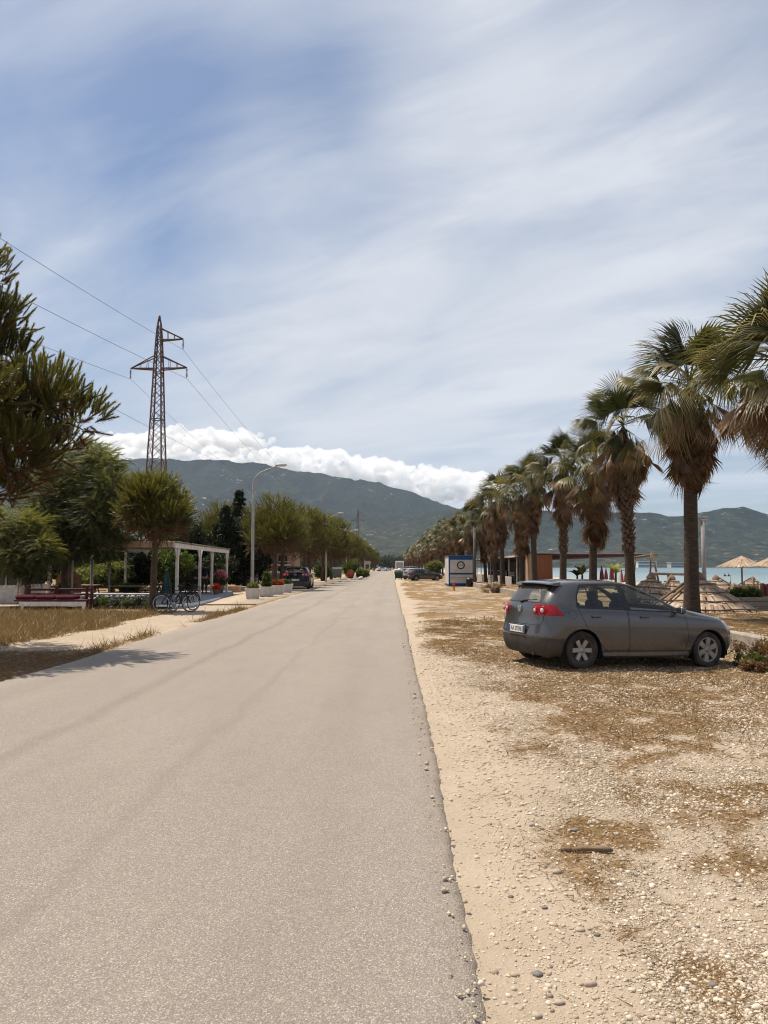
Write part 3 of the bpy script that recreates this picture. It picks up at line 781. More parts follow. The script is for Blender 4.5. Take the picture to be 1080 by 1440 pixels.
def make_car(name, pm_, tail=TAIL_A, rims='mixed', plate=True):
    bm = car_shell()
    lay = bm.faces.layers.int.new('part')
    PARTS = ['body', 'seam', 'side_trim', 'quarter_window', 'rear_door_window', 'door_window', 'door', 'rear_door', 'tailgate', 'window_surround', 'rear_window', 'windscreen', 'taillight', 'headlight', 'bumper', 'bonnet', 'void', 'fuel_flap']
    K = {n: i for i, n in enumerate(PARTS)}
    flank = lambda c, n: abs(c.y) > .40 and abs(n.y) > .25
    flank_low = lambda c, n: abs(c.y) > .45 and c.z < 1.02 and abs(n.y) > .3
    rear = lambda c, n: c.x < -.25 and n.x < -.15
    front = lambda c, n: c.x > 1.1 and n.x > .12 and c.z > 1.0
    def claim(poly, ax, ok, part, over=None, gap=0.0):
        if gap:
            cut(bm, poly, ax, ok); q = inset_poly(poly, gap); cut(bm, q, ax, ok)
        else: cut(bm, poly, ax, ok); q = None
        for f_ in bm.faces:
            c = f_.calc_center_median()
            if not ok(c, f_.normal) or (over is not None and f_[lay] not in over): continue
            pt = proj(c, ax)
            if inside(pt, poly):
                f_[lay] = K[part] if (q is None or inside(pt, q)) else K['seam']
    # arches
    for x, r_ in ((0, .352), (2.578, .352)):
        circ = [(x + r_ * math.cos(2 * math.pi * i / 30), .315 + r_ * math.sin(2 * math.pi * i / 30)) for i in range(30)]
        claim(circ, 'y', lambda c, n: abs(c.y) > .5 and c.z < .8, 'void')
    # doors (convex outlines, two pieces each where the arch bites)
    fd = rounded([(.915, .265), (2.06, .265), (2.13, .50), (2.10, .80), (2.05, .952), (.883, .985)], .04)
    claim(fd, 'y', flank_low, 'door', (0,), .008)
    rd = rounded([(.52, .265), (.90, .265), (.872, .975), (-.07, .985), (.10, .72), (.36, .42)][:], .03)
    # keep the outline convex: the trailing edge leans straight from belt to sill
    rd = rounded([(.50, .265), (.905, .265), (.872, .988), (-.095, 1.012), (.06, .70)], .05)
    claim(rd, 'y', flank_low, 'rear_door', (0,), .008)
    fl = [(-.19 + .075 * math.cos(2 * math.pi * i / 20), .90 + .075 * math.sin(2 * math.pi * i / 20)) for i in range(20)]
    claim(fl, 'y', lambda c, n: flank_low(c, n) and c.y < 0, 'fuel_flap', (0,), .006)
    # side glass
    dlo = rounded([(-.115, 1.01), (.5, .99), (1.98, .945), (2.06, .965), (1.60, 1.235), (1.22, 1.395), (.85, 1.418), (.25, 1.412), (.03, 1.395), (-.085, 1.2)], .035)
    claim(dlo, 'y', flank, 'side_trim')
    claim(rounded([(-.085, 1.03), (.215, 1.02), (.115, 1.375), (.05, 1.37), (-.055, 1.2)], .04), 'y', flank, 'quarter_window', (K['side_trim'],))
    claim(rounded([(.25, 1.018), (.825, 1.0), (.765, 1.388), (.135, 1.38)], .03), 'y', flank, 'rear_door_window', (K['side_trim'],))
    claim(rounded([(.945, .997), (1.90, .968), (1.52, 1.215), (1.19, 1.36), (.875, 1.388)], .03), 'y', flank, 'door_window', (K['side_trim'],))
    # rear: tailgate, rear screen
    tg = rounded([(-.60, .70), (.60, .70), (.655, .80), (.655, 1.0), (.49, 1.375), (-.49, 1.375), (-.655, 1.0), (-.655, .80)], .03)
    claim(tg, 'x', rear, 'tailgate', (0,), .008)
    claim(rounded([(-.635, 1.065), (.635, 1.065), (.485, 1.36), (-.485, 1.36)], .03), 'x', rear, 'window_surround', (K['tailgate'], 0, K['seam']))
    claim(rounded([(-.555, 1.085), (.555, 1.085), (.44, 1.335), (-.44, 1.335)], .05), 'x', rear, 'rear_window', (K['window_surround'],))
    claim(rounded([(-.70, 1.055), (.70, 1.055), (.53, 1.375), (-.53, 1.375)], .04), 'x', front, 'windscreen', (0,))
    # lamps wrap the corners
    ts = rounded(tail['side'], .03); y0 = tail['y0']
    okt = lambda c, n: c.x < -.28 and abs(c.y) > .3
    for s in (1, -1):
        cut(bm, [(s * y0, .6), (s * y0, 1.1)], 'x', okt)
    claim(ts, 'y', lambda c, n: c.x < -.28 and abs(c.y) > y0, 'taillight', (0, K['seam'], K['tailgate']))
    okh = lambda c, n: c.x > 2.6 and abs(c.y) > .34
    claim(rounded([(2.90, .82), (3.06, .665), (3.6, .61), (3.6, .80), (3.2, .82)], .03), 'y', okh, 'headlight', (0,))
    # lower bumper skins
    cut(bm, [(-.9, .52), (-.2, .49)], 'y', lambda c, n: c.x < -.15); cut(bm, [(2.9, .40), (3.7, .42)], 'y', lambda c, n: c.x > 2.7)
    for f_ in bm.faces:
        c = f_.calc_center_median()
        if f_[lay] == 0 and ((c.x < -.2 and c.z < .506) or (c.x > 2.8 and c.z < .41)): f_[lay] = K['bumper']
    claim(rounded([(2.2, -.66), (3.1, -.50), (3.2, 0), (3.1, .50), (2.2, .66)], .05), 'z', lambda c, n: c.x > 2.1 and n.z > .5 and c.z > .8, 'bonnet', (0,), .007)
    root = empty(name, (0, 0, 0))
    vnorm = None
    def emit(sel, nm, mats, parent, midx=None):
        me = bpy.data.meshes.new(nm); vm = {}; V = []; Fs = []; mi = []
        for f_ in sel:
            q = []
            for v in f_.verts:
                if v.index not in vm: vm[v.index] = len(V); V.append(v.co[:])
                q.append(vm[v.index])
            Fs.append(q); mi.append(midx(f_) if midx else 0)
        me.from_pydata(V, [], Fs); me.polygons.foreach_set('use_smooth', [True] * len(Fs)); me.polygons.foreach_set('material_index', mi)
        for m_ in mats: me.materials.append(m_)
        me.update()
        # normals taken from the whole shell so the parts shade as one skin
        inv = {b: a for a, b in vm.items()}
        me.normals_split_custom_set_from_vertices([NRM[inv[i]] for i in range(len(V))])
        return link(bpy.data.objects.new(nm, me), parent)
    bm.verts.index_update(); bm.normal_update()
    NRM = {v.index: v.normal[:] for v in bm.verts}
    by = {}
    for f_ in bm.faces: by.setdefault(PARTS[f_[lay]], []).append(f_)
    body = emit(by['body'] + by.get('seam', []), 'body', [pm_, M['seam']], root, lambda f_: 1 if PARTS[f_[lay]] == 'seam' else 0)
    D = {}
    for s in (1, -1):
        sel = lambda p: [f_ for f_ in by.get(p, []) if f_.calc_center_median().y * s > 0]
        d1 = emit(sel('door'), 'door', [pm_], root); d2 = emit(sel('rear_door'), 'rear_door', [pm_], root)
        emit(sel('door_window'), 'window', [M['glass']], d1); emit(sel('rear_door_window'), 'window', [M['glass']], d2)
        emit(sel('quarter_window'), 'quarter_window', [M['glass']], root); emit(sel('side_trim'), 'window_frame', [M['trim']], root)
        for d_, hx in ((d1, 1.13), (d2, .17)):
            hb = MB(); hb.box((hx + .08, s * .883, .872), (.17, .024, .032), b=.011); hb.box((hx + .005, s * .875, .872), (.028, .02, .05), b=.008)
            hb.build('handle', M['car_dark'] if pm_ is M['car_grey'] else pm_, d_)
        tl = emit(sel('taillight'), 'taillight', [M['red_lens']], root)
        for (yy, zz, rr_, xx) in ((.645, .955, .070, -.655), (.475, .950, .056, -.692)):
            lb = MB(); Mx = Matrix.Rotation(R(-90), 3, 'Y'); Mx = Matrix.Rotation(R(-16 if yy > .6 else -4) * s, 3, 'Z') @ Mx
            zc_ = zz
            if tail is not TAIL_A: rr_ *= .5
            lb.lathe([(rr_, .0), (rr_ * .86, .012), (rr_ * .62, .006)], 24, (xx, s * yy, zc_), Mx); lb.build('lamp_ring', M['red_lens'], tl)
            lb = MB(); lb.lathe([(rr_ * .55, .004), (rr_ * .42, .014), (.001, .017)], 20, (xx, s * yy, zc_), Mx); lb.build('lamp_lens', M['lens_clear'], tl)
        emit(sel('headlight'), 'headlight', [M['lens_clear']], root)
        mm = MB(); mm.blob((1.90, s * .955, 1.0), (.062, .105, .068), 3, .05, 14, 9); mm.box((1.89, s * .86, .965), (.06, .10, .03), b=.01)
        mr = mm.build('wing_mirror', pm_, root)
        mg = MB(); mg.box((1.838, s * .965, 1.0), (.006, .14, .09), b=.002); mg.build('mirror_glass', M['chrome'], mr)
    tgo = emit(by['tailgate'] + by['window_surround'], 'tailgate', [pm_, M['trim']], root, lambda f_: 1 if PARTS[f_[lay]] == 'window_surround' else 0)
    emit(by['rear_window'], 'rear_window', [M['rear_glass']], tgo)
    emit(by['windscreen'], 'windscreen', [M['glass']], root)
    emit([f_ for f_ in by['bumper'] if f_.calc_center_median().x < 0], 'rear_bumper', [M['plastic']], root)
    emit([f_ for f_ in by['bumper'] if f_.calc_center_median().x > 0], 'front_bumper', [M['plastic']], root)
    emit(by['bonnet'], 'bonnet', [pm_], root)
    if by.get('fuel_flap'): emit(by['fuel_flap'], 'fuel_flap', [pm_], root)
    bm.free()
    # roof spoiler, wiper, badge, plate
    sp = MB()
    prof = [(-.29, 1.446), (-.39, 1.436), (-.485, 1.410), (-.500, 1.394), (-.47, 1.384), (-.40, 1.378), (-.32, 1.39)]
    ysec = [(-.60, .02, .8), (-.55, .006, .95), (-.3, 0, 1), (0, -.004, 1), (.3, 0, 1), (.55, .006, .95), (.60, .02, .8)]
    vs = []; n = len(prof)
    for y, dx, k in ysec:
        vs += [(-.32 + (x + .32) * k + dx, y, z - .022 * (abs(y) / .6) ** 3) for x, z in prof]
    fs = [tuple(range(n)), tuple(reversed(range((len(ysec) - 1) * n, len(ysec) * n)))]
    for i in range(len(ysec) - 1):
        for k in range(n): fs.append((i * n + k, (i + 1) * n + k, (i + 1) * n + (k + 1) % n, i * n + (k + 1) % n))
    sp.add(vs, fs, False); sp.build('spoiler', pm_, root)
    wp = MB(); wp.tube([(-.655, .02, 1.085), (-.640, -.10, 1.105), (-.600, -.40, 1.125)], [.014, .011, .006], 6); wp.blob((-.660, .03, 1.08), (.03, .04, .025), 1, .02)
    wp.build('wiper', M['trim'], tgo)
    bd = MB(); Mx = Matrix.Rotation(R(-90), 3, 'Y'); bc = Vector((-.704, 0, .955))
    bd.lathe([(.058, 0), (.060, .008), (.050, .010), (.049, 0)], 28, bc, Mx, close=True)
    def bar(p, q, w_=.008):
        bd.tube([bc + Vector((-.006, p[0], p[1])), bc + Vector((-.006, q[0], q[1]))], w_ * .6, 4)
    for s in (1, -1):
        bar((s * .022, .042), (0, .006)); bar((s * .038, .030), (s * .016, -.040)); bar((s * .016, -.040), (0, -.004))
    bd.build('badge', M['chrome'], tgo)
    if plate:
        pl = MB(); pl.box((-.764, .0, .615), (.012, .53, .122), b=.004); po = pl.build('number_plate', M['plate'], root)
        for y in (-.24, .24):
            b2 = MB(); b2.box((-.7710, y, .615), (.003, .046, .112)); b2.build('plate_band', M['plate_blue'], po)
        cu = bpy.data.curves.new('plate_text', 'FONT'); cu.body = 'AA 292RB'; cu.size = .105; cu.align_x = 'CENTER'; cu.align_y = 'CENTER'; cu.extrude = .0008
        to = bpy.data.objects.new('plate_text', cu); COL.objects.link(to); me = evaluated(to); bpy.data.objects.remove(to)
        me.materials.clear(); me.materials.append(M['trim'])
        to = link(bpy.data.objects.new('plate_text', me), po); to.location = (-.7715, 0, .613); to.rotation_euler = (R(90), 0, R(-90)); to.scale = (.82, 1, 1)
        fr = MB(); fr.box((-.755, 0, .615), (.014, .56, .15), b=.004); fr.build('plate_holder', M['trim'], root)
    # wheels
    for x in (0, 2.578):
        for s in (1, -1):
            c = (x, s * .755, .315); Mx = Matrix.Rotation(R(-90) * s, 3, 'X')
            wb = MB(); wb.lathe([(.205, -.09), (.27, -.10), (.305, -.085), (.315, -.05), (.316, .04), (.306, .078), (.275, .094), (.222, .088), (.205, .07)], 40, c, Mx)
            wo = wb.build('wheel', M['rubber'], root)
            rb = MB(); rb.lathe([(.214, .080), (.200, .072), (.192, .02), (.10, .0), (.02, .0), (.001, .0)], 36, c, Mx)
            rb.build('rim', M['rimdark'], wo)
            sb = MB()
            for k in range(6):
                a = R(60 * k + (0 if x == 0 else 22))
                dx, dz = math.cos(a), math.sin(a); tx, tz = -dz, dx
                w0, w1 = (.030, .036) if x == 0 else (.034, .048)
                def P_(r_, w_, yy): return (c[0] + dx * r_ + tx * w_, c[1] + s * yy, c[2] + dz * r_ + tz * w_)
                r0, r1 = .045, (.182 if x == 0 else .20)
                vs = [P_(r0, -w0, .062), P_(r0, w0, .062), P_(r1, w1, .074), P_(r1, -w1, .074), P_(r0, -w0 * 1.2, .03), P_(r0, w0 * 1.2, .03), P_(r1, w1 * 1.15, .045), P_(r1, -w1 * 1.15, .045)]
                sb.add(vs, [(0, 1, 2, 3), (0, 4, 5, 1), (1, 5, 6, 2), (2, 6, 7, 3), (3, 7, 4, 0)])
            sb.lathe([(.052, .04), (.050, .066), (.03, .072), (.001, .073)], 24, c, Mx)
            if x > 0: sb.lathe([(.196, .05), (.198, .078), (.214, .082), (.218, .07)], 36, c, Mx)
            sb.build('spokes', M['alloy'], wo)
            wl = MB(); vs = []; fs = []
            NA = 20
            for k in range(NA + 1):
                a = R(-25 + 230 * k / NA)
                vs += [(x + .362 * math.cos(a), s * .872, .315 + .362 * math.sin(a)), (x + .362 * math.cos(a), s * .50, .315 + .362 * math.sin(a))]
            for k in range(NA): fs.append((2 * k, 2 * k + 1, 2 * k + 3, 2 * k + 2))
            cc = len(vs); vs.append((x, s * .50, .315)); fs += [(2 * k + 1, cc, 2 * k + 3) for k in range(NA)]
            wl.add(vs, fs, True); wl.build('wheel_well', M['seam'], root)
    # inside: floor pan, seats, dash, wheel
    ip = MB(); ip.box((1.35, 0, .25), (3.6, 1.36, .10)); ip.build('floor_pan', M['seam'], root)
    sil = MB()
    for s in (1, -1): sil.box((1.29, s * .80, .245), (1.78, .11, .10), b=.03)
    sil.build('sill', pm_, root)
    for (x, y, w_) in ((1.10, .37, .46), (1.10, -.37, .46), (.12, 0, 1.2)):
        st = MB(); rot = Matrix.Rotation(R(-14), 3, 'Y')
        st.box((x, y, .82), (.14, w_, .60), rot, .05); st.box((x + .28, y, .52), (.52, w_, .16), b=.05)
        so_ = st.build('seat', M['seat'], root)
        for hy in ((y,) if w_ < 1 else (-.36, .36)):
            hb = MB(); hb.box((x - .10, hy, 1.185), (.09, .26, .17), rot, .04); hb.tube([(x - .08, hy - .06, 1.05), (x - .10, hy - .06, 1.15)], .008, 5); hb.tube([(x - .08, hy + .06, 1.05), (x - .10, hy + .06, 1.15)], .008, 5)
            hb.build('headrest', M['seat'], so_)
    ds = MB(); ds.box((1.82, 0, .88), (.46, 1.40, .20), b=.06); ds.build('dashboard', M['trim'], root)
    sw = MB(); Mx = Matrix.Rotation(R(-65), 3, 'Y'); sw.lathe([(.185 + .014 * math.cos(a), .014 * math.sin(a)) for a in [2 * math.pi * k / 6 for k in range(6)]], 24, (1.50, .37, .92), Mx, close=True)
    sw.box((1.52, .37, .91), (.05, .34, .03)); sw.build('steering_wheel', M['trim'], root)
    mi = MB(); mi.box((1.38, 0, 1.30), (.03, .22, .06), b=.01); mi.build('rear_view_mirror', M['trim'], root)
    ex = MB(); ex.tube([(-.68, -.40, .22), (-.50, -.40, .23)], .028, 8); ex.build('exhaust', M['trim'], root)
    return root
def repaint(root, old, new):
    def walk(o):
        if o.type == 'MESH':
            for sl_ in o.material_slots:
                if sl_.material is old: sl_.link = 'OBJECT'; sl_.material = new
        for c in o.children: walk(c)
    walk(root)

hero = make_car('parked_hatchback', M['car_grey'])
th = R(20)
rw = on_ground(819, 941.5)
hero.location = (rw.x + .84 * -math.sin(th), rw.y + .84 * math.cos(th), -.005); hero.rotation_euler = (0, R(1.75), th)
tag(hero, 'dusty dark grey hatchback parked on the gravel verge in front of the palms', 'car', 'cars along the road')
# ------------------------------------------------------------------ vegetation
def inst(TV, TF, Rm, S, T):
    """many copies of one small template merged into arrays"""
    n = len(T); S = np.asarray(S, float)
    if S.ndim == 1: S = S[:, None].repeat(3, 1)
    V = np.einsum('nij,nkj->nki', Rm, TV[None] * S[:, None, :]) + T[:, None, :]
    Fc = TF[None] + (np.arange(n) * len(TV))[:, None, None]
    return V.reshape(-1, 3), Fc.reshape(-1, TF.shape[1])
def frames(d, rng):
    """rotation matrices whose local Z is d, rolled at random"""
    d = d / np.linalg.norm(d, axis=1, keepdims=True)
    r_ = rng.normal(size=d.shape); x = np.cross(r_, d); x /= np.linalg.norm(x, axis=1, keepdims=True)
    return np.stack([x, np.cross(d, x), d], 2)
def shoot_template(rng, n, L, nl, wd, ang=38):
    V = []; Fc = []
    for i in range(n):
        z = L * (.05 + .95 * i / n); a = i * 2.4 + rng.uniform(-.3, .3); e = R(ang + rng.uniform(-12, 12)) * (1 - .45 * i / n)
        d = np.array([math.cos(a) * math.sin(e), math.sin(a) * math.sin(e), math.cos(e)])
        s = np.array([-math.sin(a), math.cos(a), 0]); p = np.array([0, 0, z]); l_ = nl * rng.uniform(.8, 1.15) * (1 - .35 * i / n)
        b = len(V); V += [p - s * wd / 2, p + s * wd / 2, p + d * l_]; Fc.append((b, b + 1, b + 2))
    b = len(V); V += [(-.012, 0, 0), (.012, 0, 0), (0, 0, L * 1.02)]; Fc.append((b, b + 1, b + 2))
    return np.array(V, float), np.array(Fc)
M['pine'] = None
def needlemat(name, dark, light, brown, trans):
    m, t, bs, out = newmat(name)
    col = t.mix(t.attr('dead'), t.mix(t.attr('rnd'), dark, light), brown)
    t.put(bs.inputs['Base Color'], col); bs.inputs['Roughness'].default_value = .45; bs.inputs['Specular IOR Level'].default_value = .4
    tr = t.new('ShaderNodeBsdfTranslucent'); t.put(tr.inputs[0], t.mix(1.0, col, (1.5, 1.4, .75), 'MULTIPLY'))
    mx = t.new('ShaderNodeMixShader'); mx.inputs[0].default_value = trans
    t.l.new(bs.outputs[0], mx.inputs[1]); t.l.new(tr.outputs[0], mx.inputs[2]); t.l.new(mx.outputs[0], out.inputs[0]); return m
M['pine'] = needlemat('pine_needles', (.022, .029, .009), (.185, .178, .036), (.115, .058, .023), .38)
M['bark'] = pm('pine_bark', (.115, .075, .050), (.055, .037, .026), 9, .95, bump=.8, bscale=22, stretch=(1, 1, .35))
M['palm'] = needlemat('palm_fronds', (.018, .025, .008), (.130, .130, .042), (.44, .36, .20), .28)
M['skirt'] = needlemat('dead_palm_fronds', (.070, .036, .018), (.25, .140, .066), (.42, .31, .18), .24)
M['palmbark'] = pm('palm_bark', (.082, .058, .042), (.034, .025, .019), 7, .95, bump=1.0, bscale=16, stretch=(1, 1, 4.5))
M['boots'] = pm('palm_leaf_bases', (.15, .10, .065), (.06, .04, .028), 9, .95, bump=.5)
M['tamarisk'] = leafmat('feathery_leaves', (.034, .043, .016), (.235, .24, .095), .42)
M['leaf'] = leafmat('broad_leaves', (.022, .040, .012), (.115, .150, .032), .36)
M['leafpale'] = leafmat('pale_leaves', (.07, .085, .025), (.21, .23, .075), .36)
M['leafdark'] = leafmat('dark_leaves', (.010, .016, .008), (.040, .052, .022), .22)

# ---- pines
def pine_crown(name, parent, rng, pads, nshoot, T, jitter=.25, size=(.8, 1.2), up=.9, base_z=None, dense=.3):
    """shoots on the upper side of each pad, upright and fanning outwards, brown old needles below"""
    P = []; D = []; DE = []; RN = []
    vol = np.array([p[3] ** 2 for p in pads]); vol = vol / vol.sum()
    for (x, y, z, r_), vv in zip(pads, vol):
        n = int(nshoot * vv) + 3
        d = rng.normal(size=(n, 3)); d /= np.linalg.norm(d, axis=1, keepdims=True)
        low = d[:, 2] < -.25
        d[low & (rng.random(n) < .72), 2] *= -1
        rad = r_ * np.where(rng.random(n) < dense, rng.uniform(.3, .85, n), rng.uniform(.8, 1.06, n))
        p = d * rad[:, None] * np.array([1, 1, .78]) + (x, y, z)
        out = d * .75 + np.array([0, 0, up]) + rng.normal(size=(n, 3)) * jitter
        low = d[:, 2] < 0
        out[low, 2] -= .5
        P.append(p); D.append(out)
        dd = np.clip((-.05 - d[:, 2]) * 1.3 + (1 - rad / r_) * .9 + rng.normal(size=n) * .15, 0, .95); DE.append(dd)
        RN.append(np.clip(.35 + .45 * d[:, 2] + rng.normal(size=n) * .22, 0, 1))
    P = np.concatenate(P); D = np.concatenate(D); DE = np.concatenate(DE); RN = np.concatenate(RN)
    S = rng.uniform(*size, len(P))
    V, Fc = inst(T[0], T[1], frames(D, rng), S, P)
    k = len(T[0])
    tipfac = np.tile(np.clip(T[0][:, 2] / T[0][:, 2].max(), 0, 1), len(P)) * .25
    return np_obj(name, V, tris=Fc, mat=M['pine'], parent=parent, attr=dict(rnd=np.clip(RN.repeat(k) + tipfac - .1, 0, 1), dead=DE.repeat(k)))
def wiggle(a, b, n, amp, rng):
    a = np.array(a, float); b = np.array(b, float); t_ = np.linspace(0, 1, n)[:, None]
    p = a + (b - a) * t_; p[1:-1] += rng.normal(size=(n - 2, 3)) * amp; return [tuple(q) for q in p]
def pine_trunk(parent, rng, base, top, r0, pads, mat='bark'):
    tb = MB(); pts = wiggle(base, top, 6, .05, rng)
    tb.tube(pts, list(np.linspace(r0, r0 * .5, 6)), 9)
    for (x, y, z, r_) in pads:
        k = rng.uniform(.55, .98); s = np.array(base) + (np.array(top) - np.array(base)) * k
        tb.tube(wiggle(s, (x, y, z - r_ * .25), 5, .07, rng), [r0 * .34, r0 * .27, r0 * .2, r0 * .14, r0 * .08], 5)
        for _ in range(5):
            d = rng.normal(size=3); d[2] = -abs(d[2]) * .3 if rng.random() < .5 else d[2] * .6
            d /= np.linalg.norm(d)
            c = np.array((x, y, z - r_ * .25)); tb.tube(wiggle(c, c + d * r_ * .85, 4, .05, rng), [r0 * .10, r0 * .08, r0 * .05, .006], 4)
    return tb.build('trunk', M[mat], parent)

rng = np.random.default_rng(5)
T_near = shoot_template(rng, 60, .42, .125, .019, 40)
T_mid = shoot_template(rng, 22, .55, .19, .030, 34)
T_far = shoot_template(rng, 11, .70, .30, .075, 32)

# the big pine whose trunk stands just outside the frame
YB = 15.6
def pad(px, py, dy, r_): v = at(px - 12, py, YB + dy); return (v.x, v.y, v.z, r_)
pb = [pad(112, 588, 0, .60), pad(70, 560, -.5, .72), pad(40, 590, .5, .8), pad(18, 505, .3, .62), pad(-10, 455, -.2, .75), pad(-22, 385, 0, .66), pad(-60, 350, .5, .8), pad(88, 630, .5, .5),
      pad(20, 640, -.7, .85), pad(0, 690, .5, .62), pad(45, 665, .0, .55), pad(-60, 600, 0, 1.2), pad(-70, 480, -.6, 1.1), pad(-110, 420, .4, 1.1), pad(-130, 560, -.5, 1.3), pad(-90, 670, .6, .9),
      pad(-170, 480, .5, 1.2), pad(-210, 590, 0, 1.3), pad(-60, 560, 1.6, 1.2), pad(-60, 560, -1.7, 1.1), pad(-150, 640, 1.5, 1.1), pad(-150, 640, -1.6, 1.0), pad(-130, 350, 0, .9)]
bt = empty('pine_tree', (at(-125, 797, YB).x, YB, 0), 0, 'big foreground pine with bristly upright shoots overhanging the roadside, only its crown in view', 'tree')
off = np.array(bt.location)
pbl = [(x - off[0], y - off[1], z, r_) for x, y, z, r_ in pb]
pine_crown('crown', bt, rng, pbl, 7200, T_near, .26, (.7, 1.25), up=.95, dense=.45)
pine_trunk(bt, rng, (0, 0, -.1), (.1, 0, 6.4), .24, pbl)

def small_pine(px, Y, rx, zlow, ztop, label, group=None, n=620, T=None, seed=1, tr=.16, X=None):
    rg_ = np.random.default_rng(seed); x = at(px, 797, Y).x if X is None else X
    o = empty('pine_tree', (x, Y, 0), 0, label, 'tree', group)
    h = ztop - zlow; c = zlow + h * .42; pads = []
    for k in range(9):
        a = k * 2.4 + rg_.uniform(0, 1); q = rx * rg_.uniform(.35, .62)
        pads.append((q * math.cos(a), q * math.sin(a), c + rg_.uniform(-.22, .26) * h, rx * rg_.uniform(.42, .58)))
    for k in range(7):
        a = k * .9 + rg_.uniform(0, .5); q = rx * rg_.uniform(.52, .70); pads.append((q * math.cos(a), q * math.sin(a), zlow + h * rg_.uniform(.20, .42), rx * rg_.uniform(.34, .46)))
    pads.append((0, 0, ztop - rx * .62, rx * .55)); pads.append((rg_.uniform(-.3, .3), 0, c, rx * .7))
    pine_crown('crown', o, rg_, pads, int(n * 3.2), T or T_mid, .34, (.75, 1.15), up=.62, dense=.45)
    pine_trunk(o, rg_, (rg_.uniform(-.1, .1), 0, -.1), (0, 0, c + .2), tr, pads)
    return o
small_pine(217, 29.2, 1.30, 2.55, 5.25, 'small round pine with reddish trunk, two bicycles leaning beside it', n=850, seed=21, tr=.15)
def pine_x(Y): return -8.5 + .0035 * Y
protos = []
ROW = 'pines lining the left side of the road'
names_ = ['bushy pine standing behind the white planters by the street lamp', 'pine just beyond the black parked car, second in its row', 'third pine of the row beyond the black parked car',
          'pine shading the grey wheeled dumpster', 'pine just past the grey wheeled dumpster']
ROWY = [55, 63, 71, 80, 90, 101, 113, 126, 140, 156, 174, 194, 216, 240, 266, 296, 330]
for i, Y in enumerate(ROWY):
    lab = names_[i] if i < len(names_) else 'distant pine in the far stretch of the roadside row, before the mountain'
    if i < 5:
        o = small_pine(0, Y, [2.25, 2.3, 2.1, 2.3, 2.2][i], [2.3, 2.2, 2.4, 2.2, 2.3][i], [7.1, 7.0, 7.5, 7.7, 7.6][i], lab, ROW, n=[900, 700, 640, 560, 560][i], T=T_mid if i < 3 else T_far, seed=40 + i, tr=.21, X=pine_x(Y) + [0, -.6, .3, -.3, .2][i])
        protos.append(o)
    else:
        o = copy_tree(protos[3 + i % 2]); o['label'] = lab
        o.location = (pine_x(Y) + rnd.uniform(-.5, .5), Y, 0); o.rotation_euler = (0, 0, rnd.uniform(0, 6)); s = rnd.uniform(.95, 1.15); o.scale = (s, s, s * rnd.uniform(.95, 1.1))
# a second line of pines further in
for i, (X, Y, s) in enumerate([(-14.5, 66, 1.05), (-15, 78, 1.1), (-14, 92, 1.05), (-15.5, 108, 1.15), (-14, 128, 1.1), (-15, 152, 1.15), (-15, 182, 1.15), (-15, 220, 1.2)]):
    o = copy_tree(protos[i % 5]); o['group'] = 'pines growing behind the roadside row'; o['label'] = 'pine growing in the dense second line behind the roadside pines'
    o.location = (X, Y, 0); o.rotation_euler = (0, 0, i * 1.3); o.scale = (s, s, s)

# ---- leafy trees and shrubs
def leaf_template(n, L, w_, rng, curl=.3):
    V = []; Fc = []
    for i in range(n):
        d = rng.normal(size=3); d[2] = d[2] * .6 + .2; d /= np.linalg.norm(d)
        s = np.cross(d, rng.normal(size=3)); s /= np.linalg.norm(s); p = rng.normal(size=3) * L * .35
        b = len(V); V += [p, p + d * L * .5 + s * w_ * .5, p + d * L, p + d * L * .5 - s * w_ * .5]; Fc.append((b, b + 1, b + 2, b + 3))
    return np.array(V), np.array(Fc)
def spray_template(rng, n=16, L=.5):
    V = []; Fc = []
    for i in range(n):
        t_ = i / n; p = np.array([0, L * t_, -.35 * L * t_ ** 2]); s = 1 if i % 2 else -1
        d = np.array([s * .7, .7, -.2 + rng.uniform(-.3, .2)]); l_ = L * .34 * (1 - t_ * .5); d = d / np.linalg.norm(d) * l_
        wv_ = np.array([0.0, 0, 1]) * L * .018 + np.cross(d, [0, 0, 1]) * .07
        b = len(V); V += [p - wv_, p + wv_, p + d]; Fc.append((b, b + 1, b + 2))
    return np.array(V), np.array(Fc)
LT = {k: leaf_template(7, l_, w_, rng) for k, (l_, w_) in dict(small=(.10, .05), mid=(.20, .10), big=(.36, .17), huge=(.7, .34)).items()}
SPRAY = spray_template(rng)
LT['tiny'] = leaf_template(7, .055, .026, rng)
